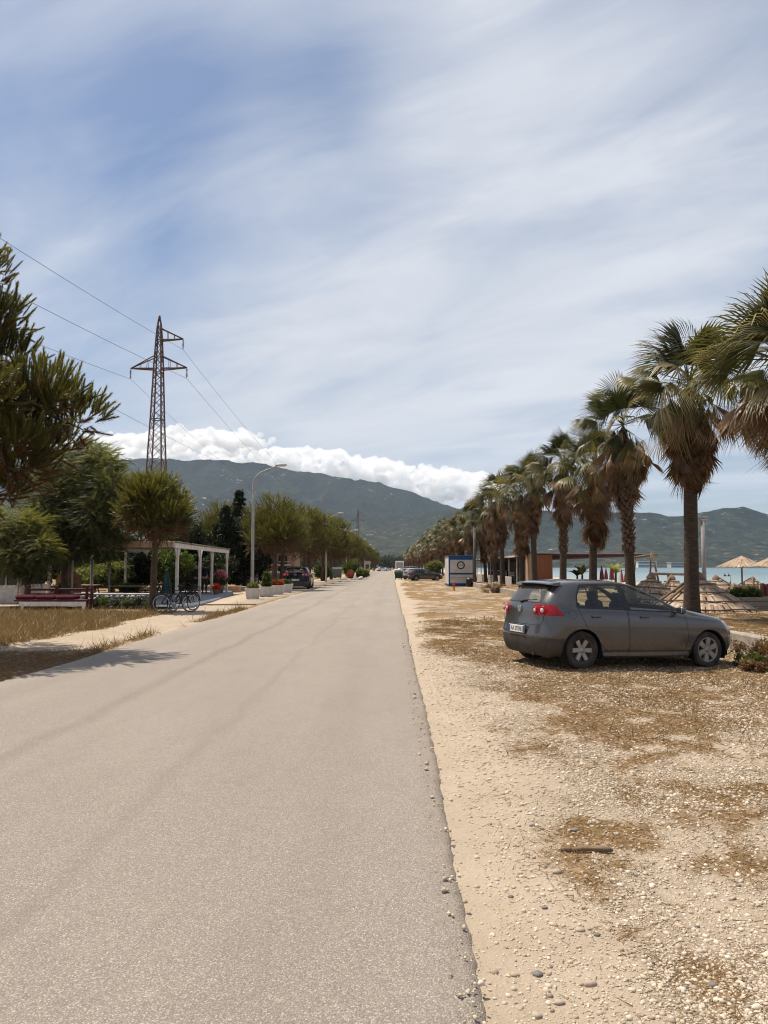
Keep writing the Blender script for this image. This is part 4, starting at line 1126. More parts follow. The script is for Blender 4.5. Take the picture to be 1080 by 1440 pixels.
def leaf_mass(name, parent, lobes, n, kind, mat, rng, hollow=.45, floor=None):
    P = []; O = []; RN = []
    vol = np.array([l[3] ** 2 for l in lobes]); vol = vol / vol.sum()
    for (x, y, z, r_), vv in zip(lobes, vol):
        m_ = int(n * vv) + 2; d = rng.normal(size=(m_, 3)); d /= np.linalg.norm(d, axis=1, keepdims=True)
        ph = rng.uniform(0, 6, 4)
        bulge = 1 + .16 * np.sin(d[:, 0] * 5 + ph[0]) + .14 * np.sin(d[:, 1] * 6 + ph[1]) + .12 * np.sin(d[:, 2] * 7 + ph[2])
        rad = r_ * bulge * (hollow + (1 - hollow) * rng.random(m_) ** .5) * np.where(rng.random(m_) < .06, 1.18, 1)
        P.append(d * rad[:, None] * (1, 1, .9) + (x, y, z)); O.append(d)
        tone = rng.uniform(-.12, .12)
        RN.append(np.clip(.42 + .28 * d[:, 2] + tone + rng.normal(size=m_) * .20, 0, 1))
    P = np.concatenate(P); O = np.concatenate(O); RN = np.concatenate(RN)
    if floor is not None:
        k = P[:, 2] > floor; P, O, RN = P[k], O[k], RN[k]
    if kind == 'spray':
        y_ = O + rng.normal(size=O.shape) * .45; y_[:, 2] = y_[:, 2] * .6 + .15; y_ /= np.linalg.norm(y_, axis=1, keepdims=True)
        x_ = np.cross(y_, [0, 0, 1.0] + rng.normal(size=O.shape) * .2); x_ /= np.linalg.norm(x_, axis=1, keepdims=True)
        Rm = np.stack([x_, y_, np.cross(x_, y_)], 2); T = SPRAY
        V, Fc = inst(T[0], T[1], Rm, rng.uniform(.7, 1.35, len(P)), P)
        return np_obj(name, V, tris=Fc, mat=mat, parent=parent, attr=dict(rnd=RN.repeat(len(T[0]))))
    T = LT[kind]; V, Fc = inst(T[0], T[1], frames(rng.normal(size=P.shape), rng), rng.uniform(.7, 1.3, len(P)), P)
    return np_obj(name, V, quads=Fc, mat=mat, parent=parent, attr=dict(rnd=RN.repeat(len(T[0]))))
def leafy_tree(name, px, Y, lobes_px, n, kind, mat, label, cat='tree', group=None, seed=3, tr=.14, lean=0):
    rg_ = np.random.default_rng(seed); bx = at(px, 797, Y).x
    o = empty(name, (bx, Y, 0), 0, label, cat, group); L = []
    for (qx, qy, dy, r_) in lobes_px:
        v = at(qx, qy, Y + dy); L.append((v.x - bx, dy, v.z, r_))
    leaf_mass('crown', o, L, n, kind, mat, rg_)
    tb = MB(); top = max(l[2] for l in L); fork = max(.6, min(l[2] for l in L) * .75)
    tb.tube(wiggle((0, 0, -.1), (lean, 0, fork), 4, .04, rg_), [tr, tr * .9, tr * .85, tr * .8], 8)
    for l in L: tb.tube(wiggle((lean, 0, fork), l[:3], 5, .08, rg_), [tr * .6, tr * .45, tr * .35, tr * .22, .012], 6)
    tb.build('trunk', M['bark'], o); return o
def lob(px, py, dy, r_): return (px, py, dy, r_)
leafy_tree('tamarisk_tree', 92, 33.5, [lob(140, 655, 0, .8), lob(112, 672, .4, 1.0), lob(152, 695, -.4, .95), lob(96, 705, .3, 1.1), lob(135, 730, -.5, 1.0), lob(165, 735, .2, .75), lob(72, 735, 0, 1.1), lob(105, 762, .5, .95), lob(60, 700, .9, 1.1), lob(150, 765, .6, .7), lob(125, 640, .5, .6), lob(172, 700, 0, .7), lob(85, 660, .6, .9)],
           9000, 'spray', M['tamarisk'], 'tall feathery tamarisk tree with hanging sprays behind the maroon bench', seed=5, tr=.17)
leafy_tree('tamarisk_tree', 38, 31.5, [lob(12, 752, 0, .75), lob(40, 745, .3, .75), lob(58, 775, -.2, .6), lob(22, 785, -.3, .65), lob(-15, 770, .4, .9), lob(45, 800, .3, .45), lob(-30, 730, .8, .9)],
           4600, 'spray', M['tamarisk'], 'low feathery tamarisk tree with pale trunk near the white wall at the frame edge', seed=6, tr=.15)
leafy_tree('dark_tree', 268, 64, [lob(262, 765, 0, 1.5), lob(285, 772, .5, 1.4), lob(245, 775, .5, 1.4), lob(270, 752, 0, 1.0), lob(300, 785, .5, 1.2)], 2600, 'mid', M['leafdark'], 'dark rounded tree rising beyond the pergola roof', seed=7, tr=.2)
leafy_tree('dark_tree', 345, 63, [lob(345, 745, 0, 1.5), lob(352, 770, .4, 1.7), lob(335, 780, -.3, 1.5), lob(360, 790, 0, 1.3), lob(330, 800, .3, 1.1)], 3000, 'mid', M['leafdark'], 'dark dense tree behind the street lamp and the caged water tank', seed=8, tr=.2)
# cedar with level boughs
def cedar(px, Y, top_py, r0, label, seed):
    rg_ = np.random.default_rng(seed); x = at(px, 797, Y).x; h = at(px, top_py, Y).z
    o = empty('cedar_tree', (x, Y, 0), 0, label, 'tree'); L = []; tb = MB()
    tb.tube([(0, 0, -.1), (.05, 0, h * .5), (0, 0, h)], [.22, .13, .02], 8)
    z = .8
    while z < h - .2:
        k = 1 - z / h
        for a in np.arange(0, 6.28, 1.05) + rg_.uniform(0, 6):
            l_ = r0 * (k ** .8) * rg_.uniform(.6, 1.1)
            tip = (l_ * math.cos(a), l_ * math.sin(a), z - .12 * l_); tb.tube([(0, 0, z), tip], [.04, .012], 4)
            for q in (.35, .6, .85, 1.0): L.append((tip[0] * q, tip[1] * q, z - .12 * l_ * q, .16 + .26 * k * (1.15 - q * .6)))
        z += .42
    leaf_mass('crown', o, L + [(0, 0, h - .1, .14)], 5200, 'mid', M['leafdark'], rg_, .1); tb.build('trunk', M['bark'], o)
    return o
cedar(316, 62, 712, 2.1, 'short dark cedar with level boughs right of the pergola', 3)
cedar(335, 66, 690, 2.2, 'tall pointed dark cedar behind the street lamp', 4)

def shrub(name, px, py, Y, w_, h, mat, kind, label, n, seed, group=None, z0=0.0, cat='shrub', stems=True):
    rg_ = np.random.default_rng(seed); x = at(px, 797, Y).x
    o = empty(name, (x, Y, z0), 0, label, cat, group); L = []
    for k in range(6):
        a = rg_.uniform(0, 6.28); q = w_ * rg_.uniform(.1, .32)
        L.append((q * math.cos(a), q * math.sin(a), h * rg_.uniform(.4, .72), min(w_, h) * rg_.uniform(.24, .36)))
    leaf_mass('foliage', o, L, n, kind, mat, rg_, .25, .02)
    tb = MB()
    for l in L: tb.tube([(0, 0, -.05), (l[0] * .5, l[1] * .5, l[2] * .5), l[:3]], [.03, .022, .008], 5)
    tb.build('stem', M['bark'], o); return o
SH = 'green shrubs at the back of the cafe garden'
shl = ['yellow green shrub at the left end of the garden behind the terracotta oven', 'leafy shrub seen between the thin garden posts', 'broad light green shrub above the red picnic table', 'dark leafy shrub left of the small pine trunk',
       'tall leafy shrub under the pergola roof edge', 'light green shrub between the bicycles and pergola posts', 'round bright shrub left of the standing person', 'dense shrub behind the pink oleander', 'low green shrub beside the picnic table']
for i, (px, Y, w_, h, k) in enumerate([(112, 44, 3.0, 2.0, 0), (134, 46, 2.6, 1.9, 1), (160, 45, 3.2, 2.1, 0), (196, 47, 2.6, 2.6, 2), (236, 52, 3, 3.1, 1), (243, 46, 2.0, 1.5, 0), (268, 47, 2.0, 1.75, 0), (305, 58, 3.2, 2.8, 2), (184, 40, 1.3, .9, 1)]):
    shrub('garden_shrub', px, 0, Y, w_, h, M[['leafpale', 'leaf', 'leafdark'][k]], 'mid' if h > 1 else 'small', shl[i], 900 if h > 1 else 700, 70 + i, SH)
shrub('oleander_bush', 613, 0, 112, 3.0, 2.8, M['leafpale'], 'mid', 'pale green leafy bush between the parked cars and blue white kiosk', 900, 90)
for i, (px, Y, w_, h, lb) in enumerate([(457, 92, 2.4, 2.3, 'bright green shrub under the pines right of the black car'), (494, 118, 3, 3.0, 'tall green shrub behind the orange netting'), (511, 112, 2.2, 1.5, 'flowering yellow green shrub on the kerbed bed by the road')]):
    shrub('roadside_shrub', px, 0, Y, w_, h, M['leafpale' if i == 2 else 'leaf'], 'mid', lb, 800, 95 + i)
# wooded backdrop on both sides: nobody could count it
def wood(name, spots, n, seed):
    rg_ = np.random.default_rng(seed); L = []
    for (X, Y, h, r_) in spots:
        for k in range(4): L.append((X + rg_.uniform(-r_, r_) * .7, Y + rg_.uniform(-r_, r_) * .7, h * rg_.uniform(.35, .8), r_ * rg_.uniform(.5, .8)))
    return tag(leaf_mass(name, None, L, n, 'huge', M['leafdark'], rg_, .3, 0.1), kind='stuff')
sp_ = [(rnd.uniform(-22, -17) - k * .9, 75 + k * 3.2 + rnd.uniform(-2, 2), rnd.uniform(4, 6.5), rnd.uniform(2.2, 3.4)) for k in range(40)]
sp_ += [(-20 - k * 1.7 + rnd.uniform(-1, 1), 62 + rnd.uniform(-4, 8), rnd.uniform(3.2, 5.0), rnd.uniform(2, 3)) for k in range(16)]
wood('distant_wood', sp_, 15000, 4)
sp_ = [(rnd.uniform(-60, 10), rnd.uniform(380, 560), rnd.uniform(5, 9), rnd.uniform(4, 7)) for k in range(40)]
wood('far_wood', sp_, 5000, 8)

# ---- fan palms
def fan(rng, Lp, Rf, nseg, spread, droop, fold, tipdroop, pet=.022):
    V = []; Fc = []; H = np.array([0, Lp, 0.0])
    V += [(-pet, 0, 0), (pet, 0, 0), (pet * .6, Lp, 0), (-pet * .6, Lp, 0)]; Fc += [(0, 1, 2), (0, 2, 3)]
    half = R(spread) / nseg
    for i in range(nseg):
        ph = R(spread) * (2 * (i + .5) / nseg - 1); ln = Rf * (1 - .28 * abs(ph) / R(180)) * rng.uniform(.88, 1.05)
        d = np.array([math.sin(ph), math.cos(ph), 0]); s = np.array([math.cos(ph), -math.sin(ph), 0])
        td = tipdroop * rng.uniform(.5, 1.5); tw = rng.normal() * .05
        def pt(q, wd):
            r_ = ln * q
            z = -fold * abs(math.sin(ph)) * r_ - droop * r_ * q - td * ln * max(0, q - .5) ** 2 * 2.2
            shrink = 1 - .55 * td * max(0, q - .6)
            return H + d * r_ * shrink + s * (wd + tw * r_ * max(0, q - .5)) + np.array([0, 0, z])
        w1 = half * ln * .5 * 1.0; b = len(V)
        zz = .018 * ln
        V += [H, pt(.5, -w1) + (0, 0, -zz), pt(.5, w1) + (0, 0, zz), pt(.78, -w1 * .55), pt(.78, w1 * .55), pt(1.0, 0)]
        Fc += [(b, b + 1, b + 2), (b + 1, b + 3, b + 4), (b + 1, b + 4, b + 2), (b + 3, b + 5, b + 4)]
    return np.array(V, float), np.array(Fc)
def orient(az, el, roll):
    return np.array((Matrix.Rotation(az, 3, 'Z') @ Matrix.Rotation(el, 3, 'X') @ Matrix.Rotation(roll, 3, 'Y')))
def make_palm(seed, hgrow, skirt, nseg, r0=.34, ngreen=26, ndroop=16, ndead=80, boots=1.2, Rf=1.05, shag=.25):
    rg_ = np.random.default_rng(seed)
    root = empty('fan_palm', (0, 0, 0))
    tb = MB(); n = 14; z = np.linspace(-.15, hgrow - .2, n); prof = r0 * (1 + .42 * np.exp(-(z + .15) / .55)) * (1 - .16 * z / hgrow)
    lx, ly = rg_.normal() * .10, rg_.normal() * .10
    pts = [(lx * (q / hgrow) ** 2, ly * (q / hgrow) ** 2, q) for q in z]
    tb.tube(pts, list(prof * (1 + rg_.normal(size=n) * .02)), 14); tb.build('trunk', M['palmbark'], root)
    top = np.array([lx, ly, hgrow])
    # leaf bases left on the trunk under the skirt
    bb = MB(); zs = hgrow - skirt - boots; k = 0
    while zs < hgrow - skirt * .6:
        a = k * 2.399; r_ = r0 * (1 - .22 * zs / hgrow); c = Vector((math.cos(a) * r_, math.sin(a) * r_, zs)); o = Vector((math.cos(a), math.sin(a), 0)); s = Vector((-math.sin(a), math.cos(a), 0))
        l_ = rg_.uniform(.10, .20); sp = rg_.uniform(.03, .10)
        bb.add([c - s * .07 - o * .03, c + s * .07 - o * .03, c + s * .045 + o * sp + Vector((0, 0, l_)), c - s * .045 + o * sp + Vector((0, 0, l_)), c + o * .03 - s * .05, c + o * .03 + s * .05, c + o * (sp + .04) + Vector((0, 0, l_ * .9))],
               [(0, 1, 2, 3), (4, 5, 6), (0, 4, 6, 3), (1, 2, 6, 5), (0, 1, 5, 4)])
        zs += .022; k += 1
    if k: bb.build('leaf_bases', M['boots'], root)
    V = []; Fc = []; RN = []; DE = []; nv = 0
    def put(T, Rm, p, rn, de):
        nonlocal nv
        q = T[0] @ Rm.T + p; V.append(q); Fc.append(T[1] + nv); nv += len(q); RN.append(np.full(len(q), rn) + rg_.normal(size=len(q)) * .05); DE.append(de if hasattr(de, '__len__') else np.full(len(q), de))
    for i in range(ngreen):
        f_ = i / ngreen; el = R(86 - 104 * f_ ** .9 + rg_.uniform(-12, 12)); az = i * 2.399 + rg_.uniform(-.35, .35)
        T = fan(rg_, rg_.uniform(.65, 1.25) * (.85 + .3 * f_), Rf * rg_.uniform(.7, 1.02), nseg, rg_.uniform(62, 108), rg_.uniform(-.05, .12) + .10 * f_, rg_.uniform(.05, .55), rg_.uniform(.10, .45) + .35 * f_)
        tip = np.clip((np.linalg.norm(T[0], axis=1) / 2 - .62) * 1.6, 0, .5) * rg_.uniform(.1, 1)
        put(T, orient(az, el, rg_.uniform(-.8, .8)), top, np.clip(.10 + .42 * f_ + rg_.normal() * .18, 0, 1), tip)
    for i in range(ndroop):
        az = rg_.uniform(0, 6.28); el = R(rg_.uniform(-62, -2)); pale = rg_.random()
        T = fan(rg_, rg_.uniform(.5, 1.1), Rf * rg_.uniform(.6, .9), int(nseg * .8), rg_.uniform(24, 58), rg_.uniform(.2, .6), rg_.uniform(.4, 1.1), rg_.uniform(.5, 1.6))
        put(T, orient(az, el, rg_.uniform(-.45, .45)), top - (0, 0, rg_.uniform(0, .35)), np.clip(rg_.uniform(.1, .85), 0, 1), np.clip((pale - .5) * .9 + (np.linalg.norm(T[0], axis=1) - 1) * .35, 0, 1))
    np_obj('crown', np.concatenate(V), tris=np.concatenate(Fc), mat=M['palm'], parent=root, attr=dict(rnd=np.clip(np.concatenate(RN), 0, 1), dead=np.concatenate(DE)))
    V = []; Fc = []; RN = []; DE = []; nv = 0
    for i in range(ndead):
        f_ = rg_.random(); zz = hgrow - .15 - f_ * (skirt - 1.0 if skirt > 1.2 else .2); az = rg_.uniform(0, 6.28)
        wild = rg_.random() < shag
        el = R(rg_.uniform(-66, -30) if wild else rg_.uniform(-90, -68)) if f_ < .5 else R(rg_.uniform(-91, -76))
        T = fan(rg_, rg_.uniform(.35, .7) * (1.25 if wild else 1), Rf * rg_.uniform(.65, 1.0), max(12, int(nseg * .6)), rg_.uniform(18, 48), rg_.uniform(.0, .15), rg_.uniform(-.1, .4), rg_.uniform(.2, .8))
        r_ = r0 * .8 + .10 * (1 - f_)
        put(T, orient(az, el, rg_.uniform(-.7, .7)), np.array([lx * .9 - math.sin(az) * r_, ly * .9 + math.cos(az) * r_, zz]), np.clip(rg_.normal() * .25 + .42 - .2 * f_, 0, 1), float(np.clip(rg_.normal() * .2 + .15 * (f_ < .3), 0, .8)))
    np_obj('dead_skirt', np.concatenate(V), tris=np.concatenate(Fc), mat=M['skirt'], parent=root, attr=dict(rnd=np.clip(np.concatenate(RN), 0, 1), dead=np.concatenate(DE)))
    return root
PG = 'fan palms in the row along the verge'
pal = [  # px of trunk, depth, growing point height, skirt length, label
    (1128, 15.8, 5.75, 1.7, 0.5, 'nearest fan palm, its trunk outside the frame and big fronds leaning in above the hatchback'),
    (971, 21.0, 6.45, 2.6, .25, 'tall palm with bare trunk directly behind the hatchback bonnet'),
    (887, 26.5, 6.4, 2.6, 1.9, 'palm with scaly leaf bases on its trunk, rising behind the hatchback front door'),
    (833, 31.5, 5.6, 3.0, .1, 'palm with the longest brown skirt, behind the hatchback rear door'),
    (791, 37.0, 6.5, 2.7, 1.7, 'palm with rough scaly trunk above the hatchback rear screen'),
    (752, 44.0, 6.4, 2.7, .7, 'palm standing in front of the brown changing cabin')]
pp = []
for i, (px, Y, hg, sk, bo, lab) in enumerate(pal):
    p = make_palm(100 + i, hg, sk, 30 if i < 4 else 24, r0=.19 if i < 2 else .165, ngreen=[29, 31, 30, 28, 30, 28][i], ndroop=[14, 17, 15, 12, 15, 15][i], ndead=[90, 130, 150, 200, 160, 150][i], boots=bo, Rf=[1.35, 1.25, 1.2, 1.12, 1.12, 1.1][i], shag=[.3, .22, .28, .15, .25, .25][i])
    x = at(px, 797, Y).x; p.location = (x, Y, float(ground_z(x, Y)) - .05); p.rotation_euler = (R([0, .8, -.6, 1.2, -.8, .5][i]), R([0, .6, -1.2, .5, 1.4, -.9][i]), 0); tag(p, lab, 'palm', PG); pp.append(p)
pf = [make_palm(120 + k, h_, s_, 16, r0=.165, ngreen=24, ndroop=14, ndead=140, boots=.6, Rf=1.15) for k, (h_, s_) in enumerate([(6.2, 3.6), (6.5, 3.3), (5.9, 3.7)])]
ordn = ['seventh', 'eighth', 'ninth', 'tenth', 'eleventh', 'twelfth', 'thirteenth', 'fourteenth', 'fifteenth', 'sixteenth']
Y = 49.6; k = 0
while Y < 330:
    p = pf[k] if k < 3 else copy_tree(pf[k % 3])
    x = 8.2 + rnd.uniform(-.3, .3) - .006 * max(0, Y - 90)
    p.location = (x, Y, .27 if x > 7.4 else 0); p.rotation_euler = (R(rnd.uniform(-2.2, 2.2)), R(rnd.uniform(-2.2, 2.2)), rnd.uniform(0, 6.28)); s = rnd.uniform(.88, 1.12); p.scale = (s, s, s * rnd.uniform(.92, 1.08))
    if k == 0: lab = 'palm next beyond the brown cabin, standing over the white picket fence'
    elif k < 5: lab = 'palm in front of the beach bar, %s from the near end of its row' % ordn[k]
    elif k < 9: lab = 'palm behind the blue white kiosk, %s from the near end of the row' % ordn[k]
    else: lab = 'small far palm with shaggy brown skirt in the distant row beyond the kiosk'
    tag(p, lab, 'palm', PG); Y += rnd.uniform(5.6, 6.6); k += 1
# ------------------------------------------------------------------ everything else that stands in the place
def gz(x, y): return float(ground_z(x, y))
def X_(px, Y): return at(px, 797, Y).x
M['wood'] = pm('weathered_wood', (.235, .165, .105), (.12, .082, .054), 6, .9, bump=.5, stretch=(1, 1, .15))
M['greywood'] = pm('grey_driftwood', (.30, .255, .21), (.17, .14, .115), 5, .95, bump=.5, stretch=(.3, 1, 1))
M['whitewood'] = pm('white_painted_wood', (.66, .63, .58), (.48, .44, .39), 4, .75, bump=.2)
M['conc'] = pm('weathered_concrete', (.40, .345, .28), (.24, .20, .16), 2.2, .95, bump=.6, bscale=18)
M['concpole'] = pm('grey_concrete_pole', (.33, .31, .29), (.23, .21, .2), 2, .9, bump=.2)
M['darkpole'] = pm('dark_concrete_pole', (.13, .12, .115), (.09, .082, .08), 2, .9, bump=.2)
M['galv'] = pm('galvanised_steel', (.42, .40, .37), (.30, .28, .26), 3, .55, metal=.4)
M['rust'] = pm('rusty_steel', (.105, .052, .036), (.17, .13, .11), 3, .85)
M['blue'] = pm('blue_trim_paint', (.010, .075, .21), (.012, .055, .15), 4, .55)
M['kioskwhite'] = pm('white_panel', (.58, .56, .53), (.48, .45, .41), 1.6, .6, bump=.1)
M['black'] = pm('black_print', (.018, .014, .014), (.03, .024, .022), 9, .7)
M['brownpanel'] = pm('orange_brown_boards', (.26, .095, .042), (.18, .068, .032), 3, .75, bump=.3, bscale=14, stretch=(6, 6, .3))
M['tanedge'] = pm('light_wood_edge', (.44, .29, .17), (.33, .21, .12), 5, .8)
M['maroon'] = pm('maroon_paint', (.075, .012, .014), (.045, .010, .011), 4, .6)
M['cushion'] = pm('crimson_cushion', (.11, .008, .020), (.055, .006, .011), 3, .9)
M['dark'] = pm('dark_interior', (.018, .013, .012), (.03, .02, .018), 3, .9)
M['navy'] = pm('navy_cloth', (.012, .014, .040), (.008, .009, .022), 9, .95)
M['charcoal'] = pm('charcoal_cloth', (.028, .027, .03), (.018, .017, .019), 9, .95)
M['skin'] = pm('skin', (.40, .235, .155), (.34, .19, .12), 8, .6)
M['hairdark'] = pm('dark_hair', (.02, .014, .01), (.03, .02, .015), 30, .7)
M['hairpale'] = pm('pale_hair', (.42, .33, .22), (.32, .24, .15), 30, .7)
M['green'] = pm('green_plastic', (.030, .060, .025), (.022, .040, .02), 3, .6)
M['greygreen'] = pm('grey_green_steel', (.13, .145, .14), (.09, .10, .095), 2, .65)
M['bag'] = pm('white_bag', (.62, .61, .60), (.5, .5, .5), 5, .5)
M['orange'] = pm('orange_plastic', (.50, .12, .03), (.36, .085, .03), 3, .7)
M['terracotta'] = pm('terracotta', (.33, .17, .08), (.22, .105, .05), 3, .9, bump=.4)
M['stonewhite'] = pm('whitewashed_stone', (.52, .50, .46), (.33, .31, .28), 3, .95, bump=.6, bscale=9)
M['bluegrey'] = pm('blue_grey_slabs', (.25, .27, .30), (.17, .18, .20), 1.5, .8, bump=.2)
M['tank'] = pm('milky_tank', (.30, .36, .37), (.22, .27, .28), 2, .45)
M['pink'] = leafmat('pink_blossom', (.45, .10, .16), (.82, .40, .45), .3, (1.1, .9, .9))
M['redflower'] = leafmat('red_blossom', (.40, .03, .02), (.62, .08, .04), .3, (1.2, .8, .8))
M['redcloth'] = pm('red_cloth', (.42, .09, .09), (.32, .07, .07), 4, .85)
M['whitecloth'] = pm('white_cloth', (.72, .69, .66), (.6, .56, .53), 4, .85)
M['greencloth'] = pm('green_cloth', (.022, .062, .052), (.016, .042, .036), 4, .9)
M['signpink'] = pm('faded_pink_sign', (.55, .40, .36), (.46, .33, .3), 4, .7)
m, t, bs, out = newmat('reed_thatch')
a = t.attr('rnd'); t.put(bs.inputs['Base Color'], t.ramp(a, [(0, (.13, .085, .055)), (.3, (.30, .215, .15)), (.7, (.44, .335, .24)), (1, (.58, .46, .34))]))
bs.inputs['Roughness'].default_value = .95; bs.inputs['Specular IOR Level'].default_value = .1; M['thatch'] = m

# ---- along the verge
wb = MB(); rr = random.Random(4); y = 9.0
while y < 66:
    l_ = rr.uniform(1.8, 3.2); w_ = .24
    wb.box((7.06 + rr.uniform(-.015, .015) + (0 if y > 17 else -.0), y + l_ / 2, .10 + rr.uniform(-.012, .012)), (w_, l_ - .015, .52), Matrix.Rotation(rr.uniform(-.006, .006), 3, 'Z'), .025)
    y += l_
tag(wb.build('kerb_wall', M['conc']), 'long low weathered concrete kerb wall edging the raised palm bed', 'wall')

def cone_strips(R_, h, rings, n, rng, sag=.12, thick=.05):
    """overlapping skirts of reed strips on a cone; local apex at z = h"""
    V = []; Fc = []; RN = []
    for k in range(rings):
        q0 = k / rings * .98; q1 = min(1.08, (k + 1) / rings + .10)
        m_ = int(n * (.4 + q1))
        for i in range(m_):
            a = 2 * math.pi * (i + rng.uniform(-.4, .4)) / m_; w_ = 2 * math.pi * R_ * q1 / m_ * .75
            e = q1 * rng.uniform(.93, 1.03); b = len(V); cs, sn = math.cos(a), math.sin(a); a2 = a + rng.uniform(-.05, .05); c2, s2 = math.cos(a2), math.sin(a2)
            zt = h * (1 - q0) + thick * .6; zb_ = h * (1 - e) - sag * R_ * e * (1 - e) + thick * (.5 + .6 * (1 - k / rings)) + rng.uniform(0, .02)
            w0 = w_ * (.5 if q0 > 0 else .15)
            V += [(cs * R_ * q0 - sn * w0, sn * R_ * q0 + cs * w0, zt), (cs * R_ * q0 + sn * w0, sn * R_ * q0 - cs * w0, zt), (c2 * R_ * e + s2 * w_, s2 * R_ * e - c2 * w_, zb_), (c2 * R_ * e - s2 * w_, s2 * R_ * e + c2 * w_, zb_)]
            Fc.append((b, b + 1, b + 2, b + 3)); v_ = np.clip(.55 + rng.normal() * .2, 0, 1); RN += [v_ * .75, v_ * .75, v_, v_]
    b = len(V); n_ = 20
    for i in range(n_): V.append((R_ * .97 * math.cos(2 * math.pi * i / n_), R_ * .97 * math.sin(2 * math.pi * i / n_), -.02)); RN.append(.1)
    V.append((0, 0, h)); RN.append(.1)
    tri = [(b + i, b + (i + 1) % n_, b + n_) for i in range(n_)]
    return np.array(V), np.array(Fc), np.array(tri), np.array(RN)
def ground_canopy(px, Y, R_, h, label, seed, tilt=0.0, z=None):
    rg_ = np.random.default_rng(seed); x = X_(px, Y)
    o = empty('reed_canopy', (x, Y, (gz(x, Y) if z is None else z)), rg_.uniform(0, 6), label, 'parasol canopy', 'reed parasol canopies set down on the beach')
    o.rotation_euler = (tilt, tilt * .5, o.rotation_euler[2])
    V, q, tr, RN = cone_strips(R_, h, 4, 120, rg_, .06)
    np_obj('thatch', V, tris=tr, quads=q, mat=M['thatch'], parent=o, attr=dict(rnd=RN))
    bm_ = MB()
    for f_ in (.28, .52, .77, 1.0):
        n_ = 24; pts = [(R_ * f_ * math.cos(2 * math.pi * i / n_), R_ * f_ * math.sin(2 * math.pi * i / n_), h * (1 - f_) + .085 + rg_.uniform(-.015, .015)) for i in range(n_ + 1)]
        bm_.tube(pts, .022, 5, cap=False)
    bm_.build('binding', M['rust'], o)
    for k in range(2):
        a = rg_.uniform(0, 6.28); r_ = MB(); r_.tube([(0, 0, h + .14), (R_ * .55 * math.cos(a), R_ * .55 * math.sin(a), h * .45 + .15), (R_ * 1.02 * math.cos(a), R_ * 1.02 * math.sin(a), .10)], [.05, .045, .03], 6)
        r_.build('pole', M['wood'], o)
    cp = MB(); cp.lathe([(.02, h + .16), (.10, h + .12), (.17, h + .02), (.20, h - .06)], 10); cp.build('cap', M['wood'], o)
    return o
ground_canopy(984, 24.6, 1.62, 1.02, 'largest grey reed parasol canopy on the ground, right behind the bare palm trunk', 1)
ground_canopy(914, 31, 1.40, .98, 'reed canopy with a dark slanting pole, left of the bare palm trunk', 2, .05)
ground_canopy(944, 37, 1.2, .85, 'small reed canopy top showing between the two bigger ones on the sand', 3)
ground_canopy(1006, 40, 1.2, .8, 'pale reed canopy on the sand near the thin upright stick', 4)
ground_canopy(1058, 52, 1.3, .8, 'low reed canopy on the sand below the standing thatched umbrella', 5)
ground_canopy(1034, 31, 1.0, .55, 'flattened reed canopy beside the board planter', 6, .08)
def thatch_umbrella(px, Y, py_rim, label, seed):
    rg_ = np.random.default_rng(seed); x = X_(px, Y); zg = gz(x, Y); zr = at(px, py_rim, Y).z
    o = empty('thatched_umbrella', (x, Y, zg), 0, label, 'beach umbrella', 'thatched umbrellas standing on the beach')
    V, q, tr, RN = cone_strips(1.48, .70, 4, 130, rg_, .05, .03); V[:, 2] += zr - zg
    np_obj('thatch', V, tris=tr, quads=q, mat=M['thatch'], parent=o, attr=dict(rnd=RN))
    mb = MB(); mb.tube([(0, 0, -.3), (0, 0, zr - zg + .6)], .055, 8); mb.build('pole', M['wood'], o)
    rb = MB()
    for k in range(8): a = k * math.pi / 4; rb.tube([(0, 0, zr - zg + .62), (1.42 * math.cos(a), 1.42 * math.sin(a), zr - zg - .02)], .018, 4)
    rb.build('rib', M['wood'], o); return o
thatch_umbrella(1043, 50, 797, 'thatched umbrella standing complete over its pole at the water edge', 11)
thatch_umbrella(1092, 47, 796, 'thatched umbrella cut off by the right edge of the frame', 12)

x = X_(990, 30); zt = at(990, 728, 30).z; o = empty('beach_lamp_post', (x, 30, gz(x, 30)), 0, 'grey round post with flat cross cap, just right of the bare palm trunk', 'lamp post'); h = zt - gz(x, 30)
mb = MB(); mb.tube([(0, 0, -.2), (0, 0, h - .05)], [.085, .075], 10); mb.build('pole', M['concpole'], o)
mb = MB(); mb.box((0, 0, h), (.40, .14, .07), b=.01); mb.box((0, 0, h - .10), (.24, .2, .06), b=.01); mb.build('cap', M['concpole'], o)

# board planter and its two plants
Y = 25.0; x0, x1 = X_(1024, Y), X_(1090, Y); xc = (x0 + x1) / 2; zg = gz(xc, Y)
o = empty('board_planter', (xc, Y, zg), 0, 'weathered grey board planter with two leafy plants beside the reed canopy', 'planter')
mb = MB()
for k in range(3): mb.box((0, -.3, .06 + .145 * k), (x1 - x0, .035, .135), b=.006); mb.box((0, .3, .06 + .145 * k), (x1 - x0, .035, .135), b=.006)
for s in (-1, 1): mb.box((s * (x1 - x0) / 2, 0, .20), (.04, .56, .40), b=.006)
mb.build('boards', M['greywood'], o)
mb = MB(); mb.box((0, 0, .2), (x1 - x0 - .08, .54, .36)); mb.build('soil', M['dark'], o)
for dx in (-.45, -.02): leaf_mass('plant', o, [(dx, 0, .52, .15), (dx + .14, 0, .50, .13), (dx - .12, .05, .5, .12)], 220, 'small', M['leaf'], np.random.default_rng(3), .2)
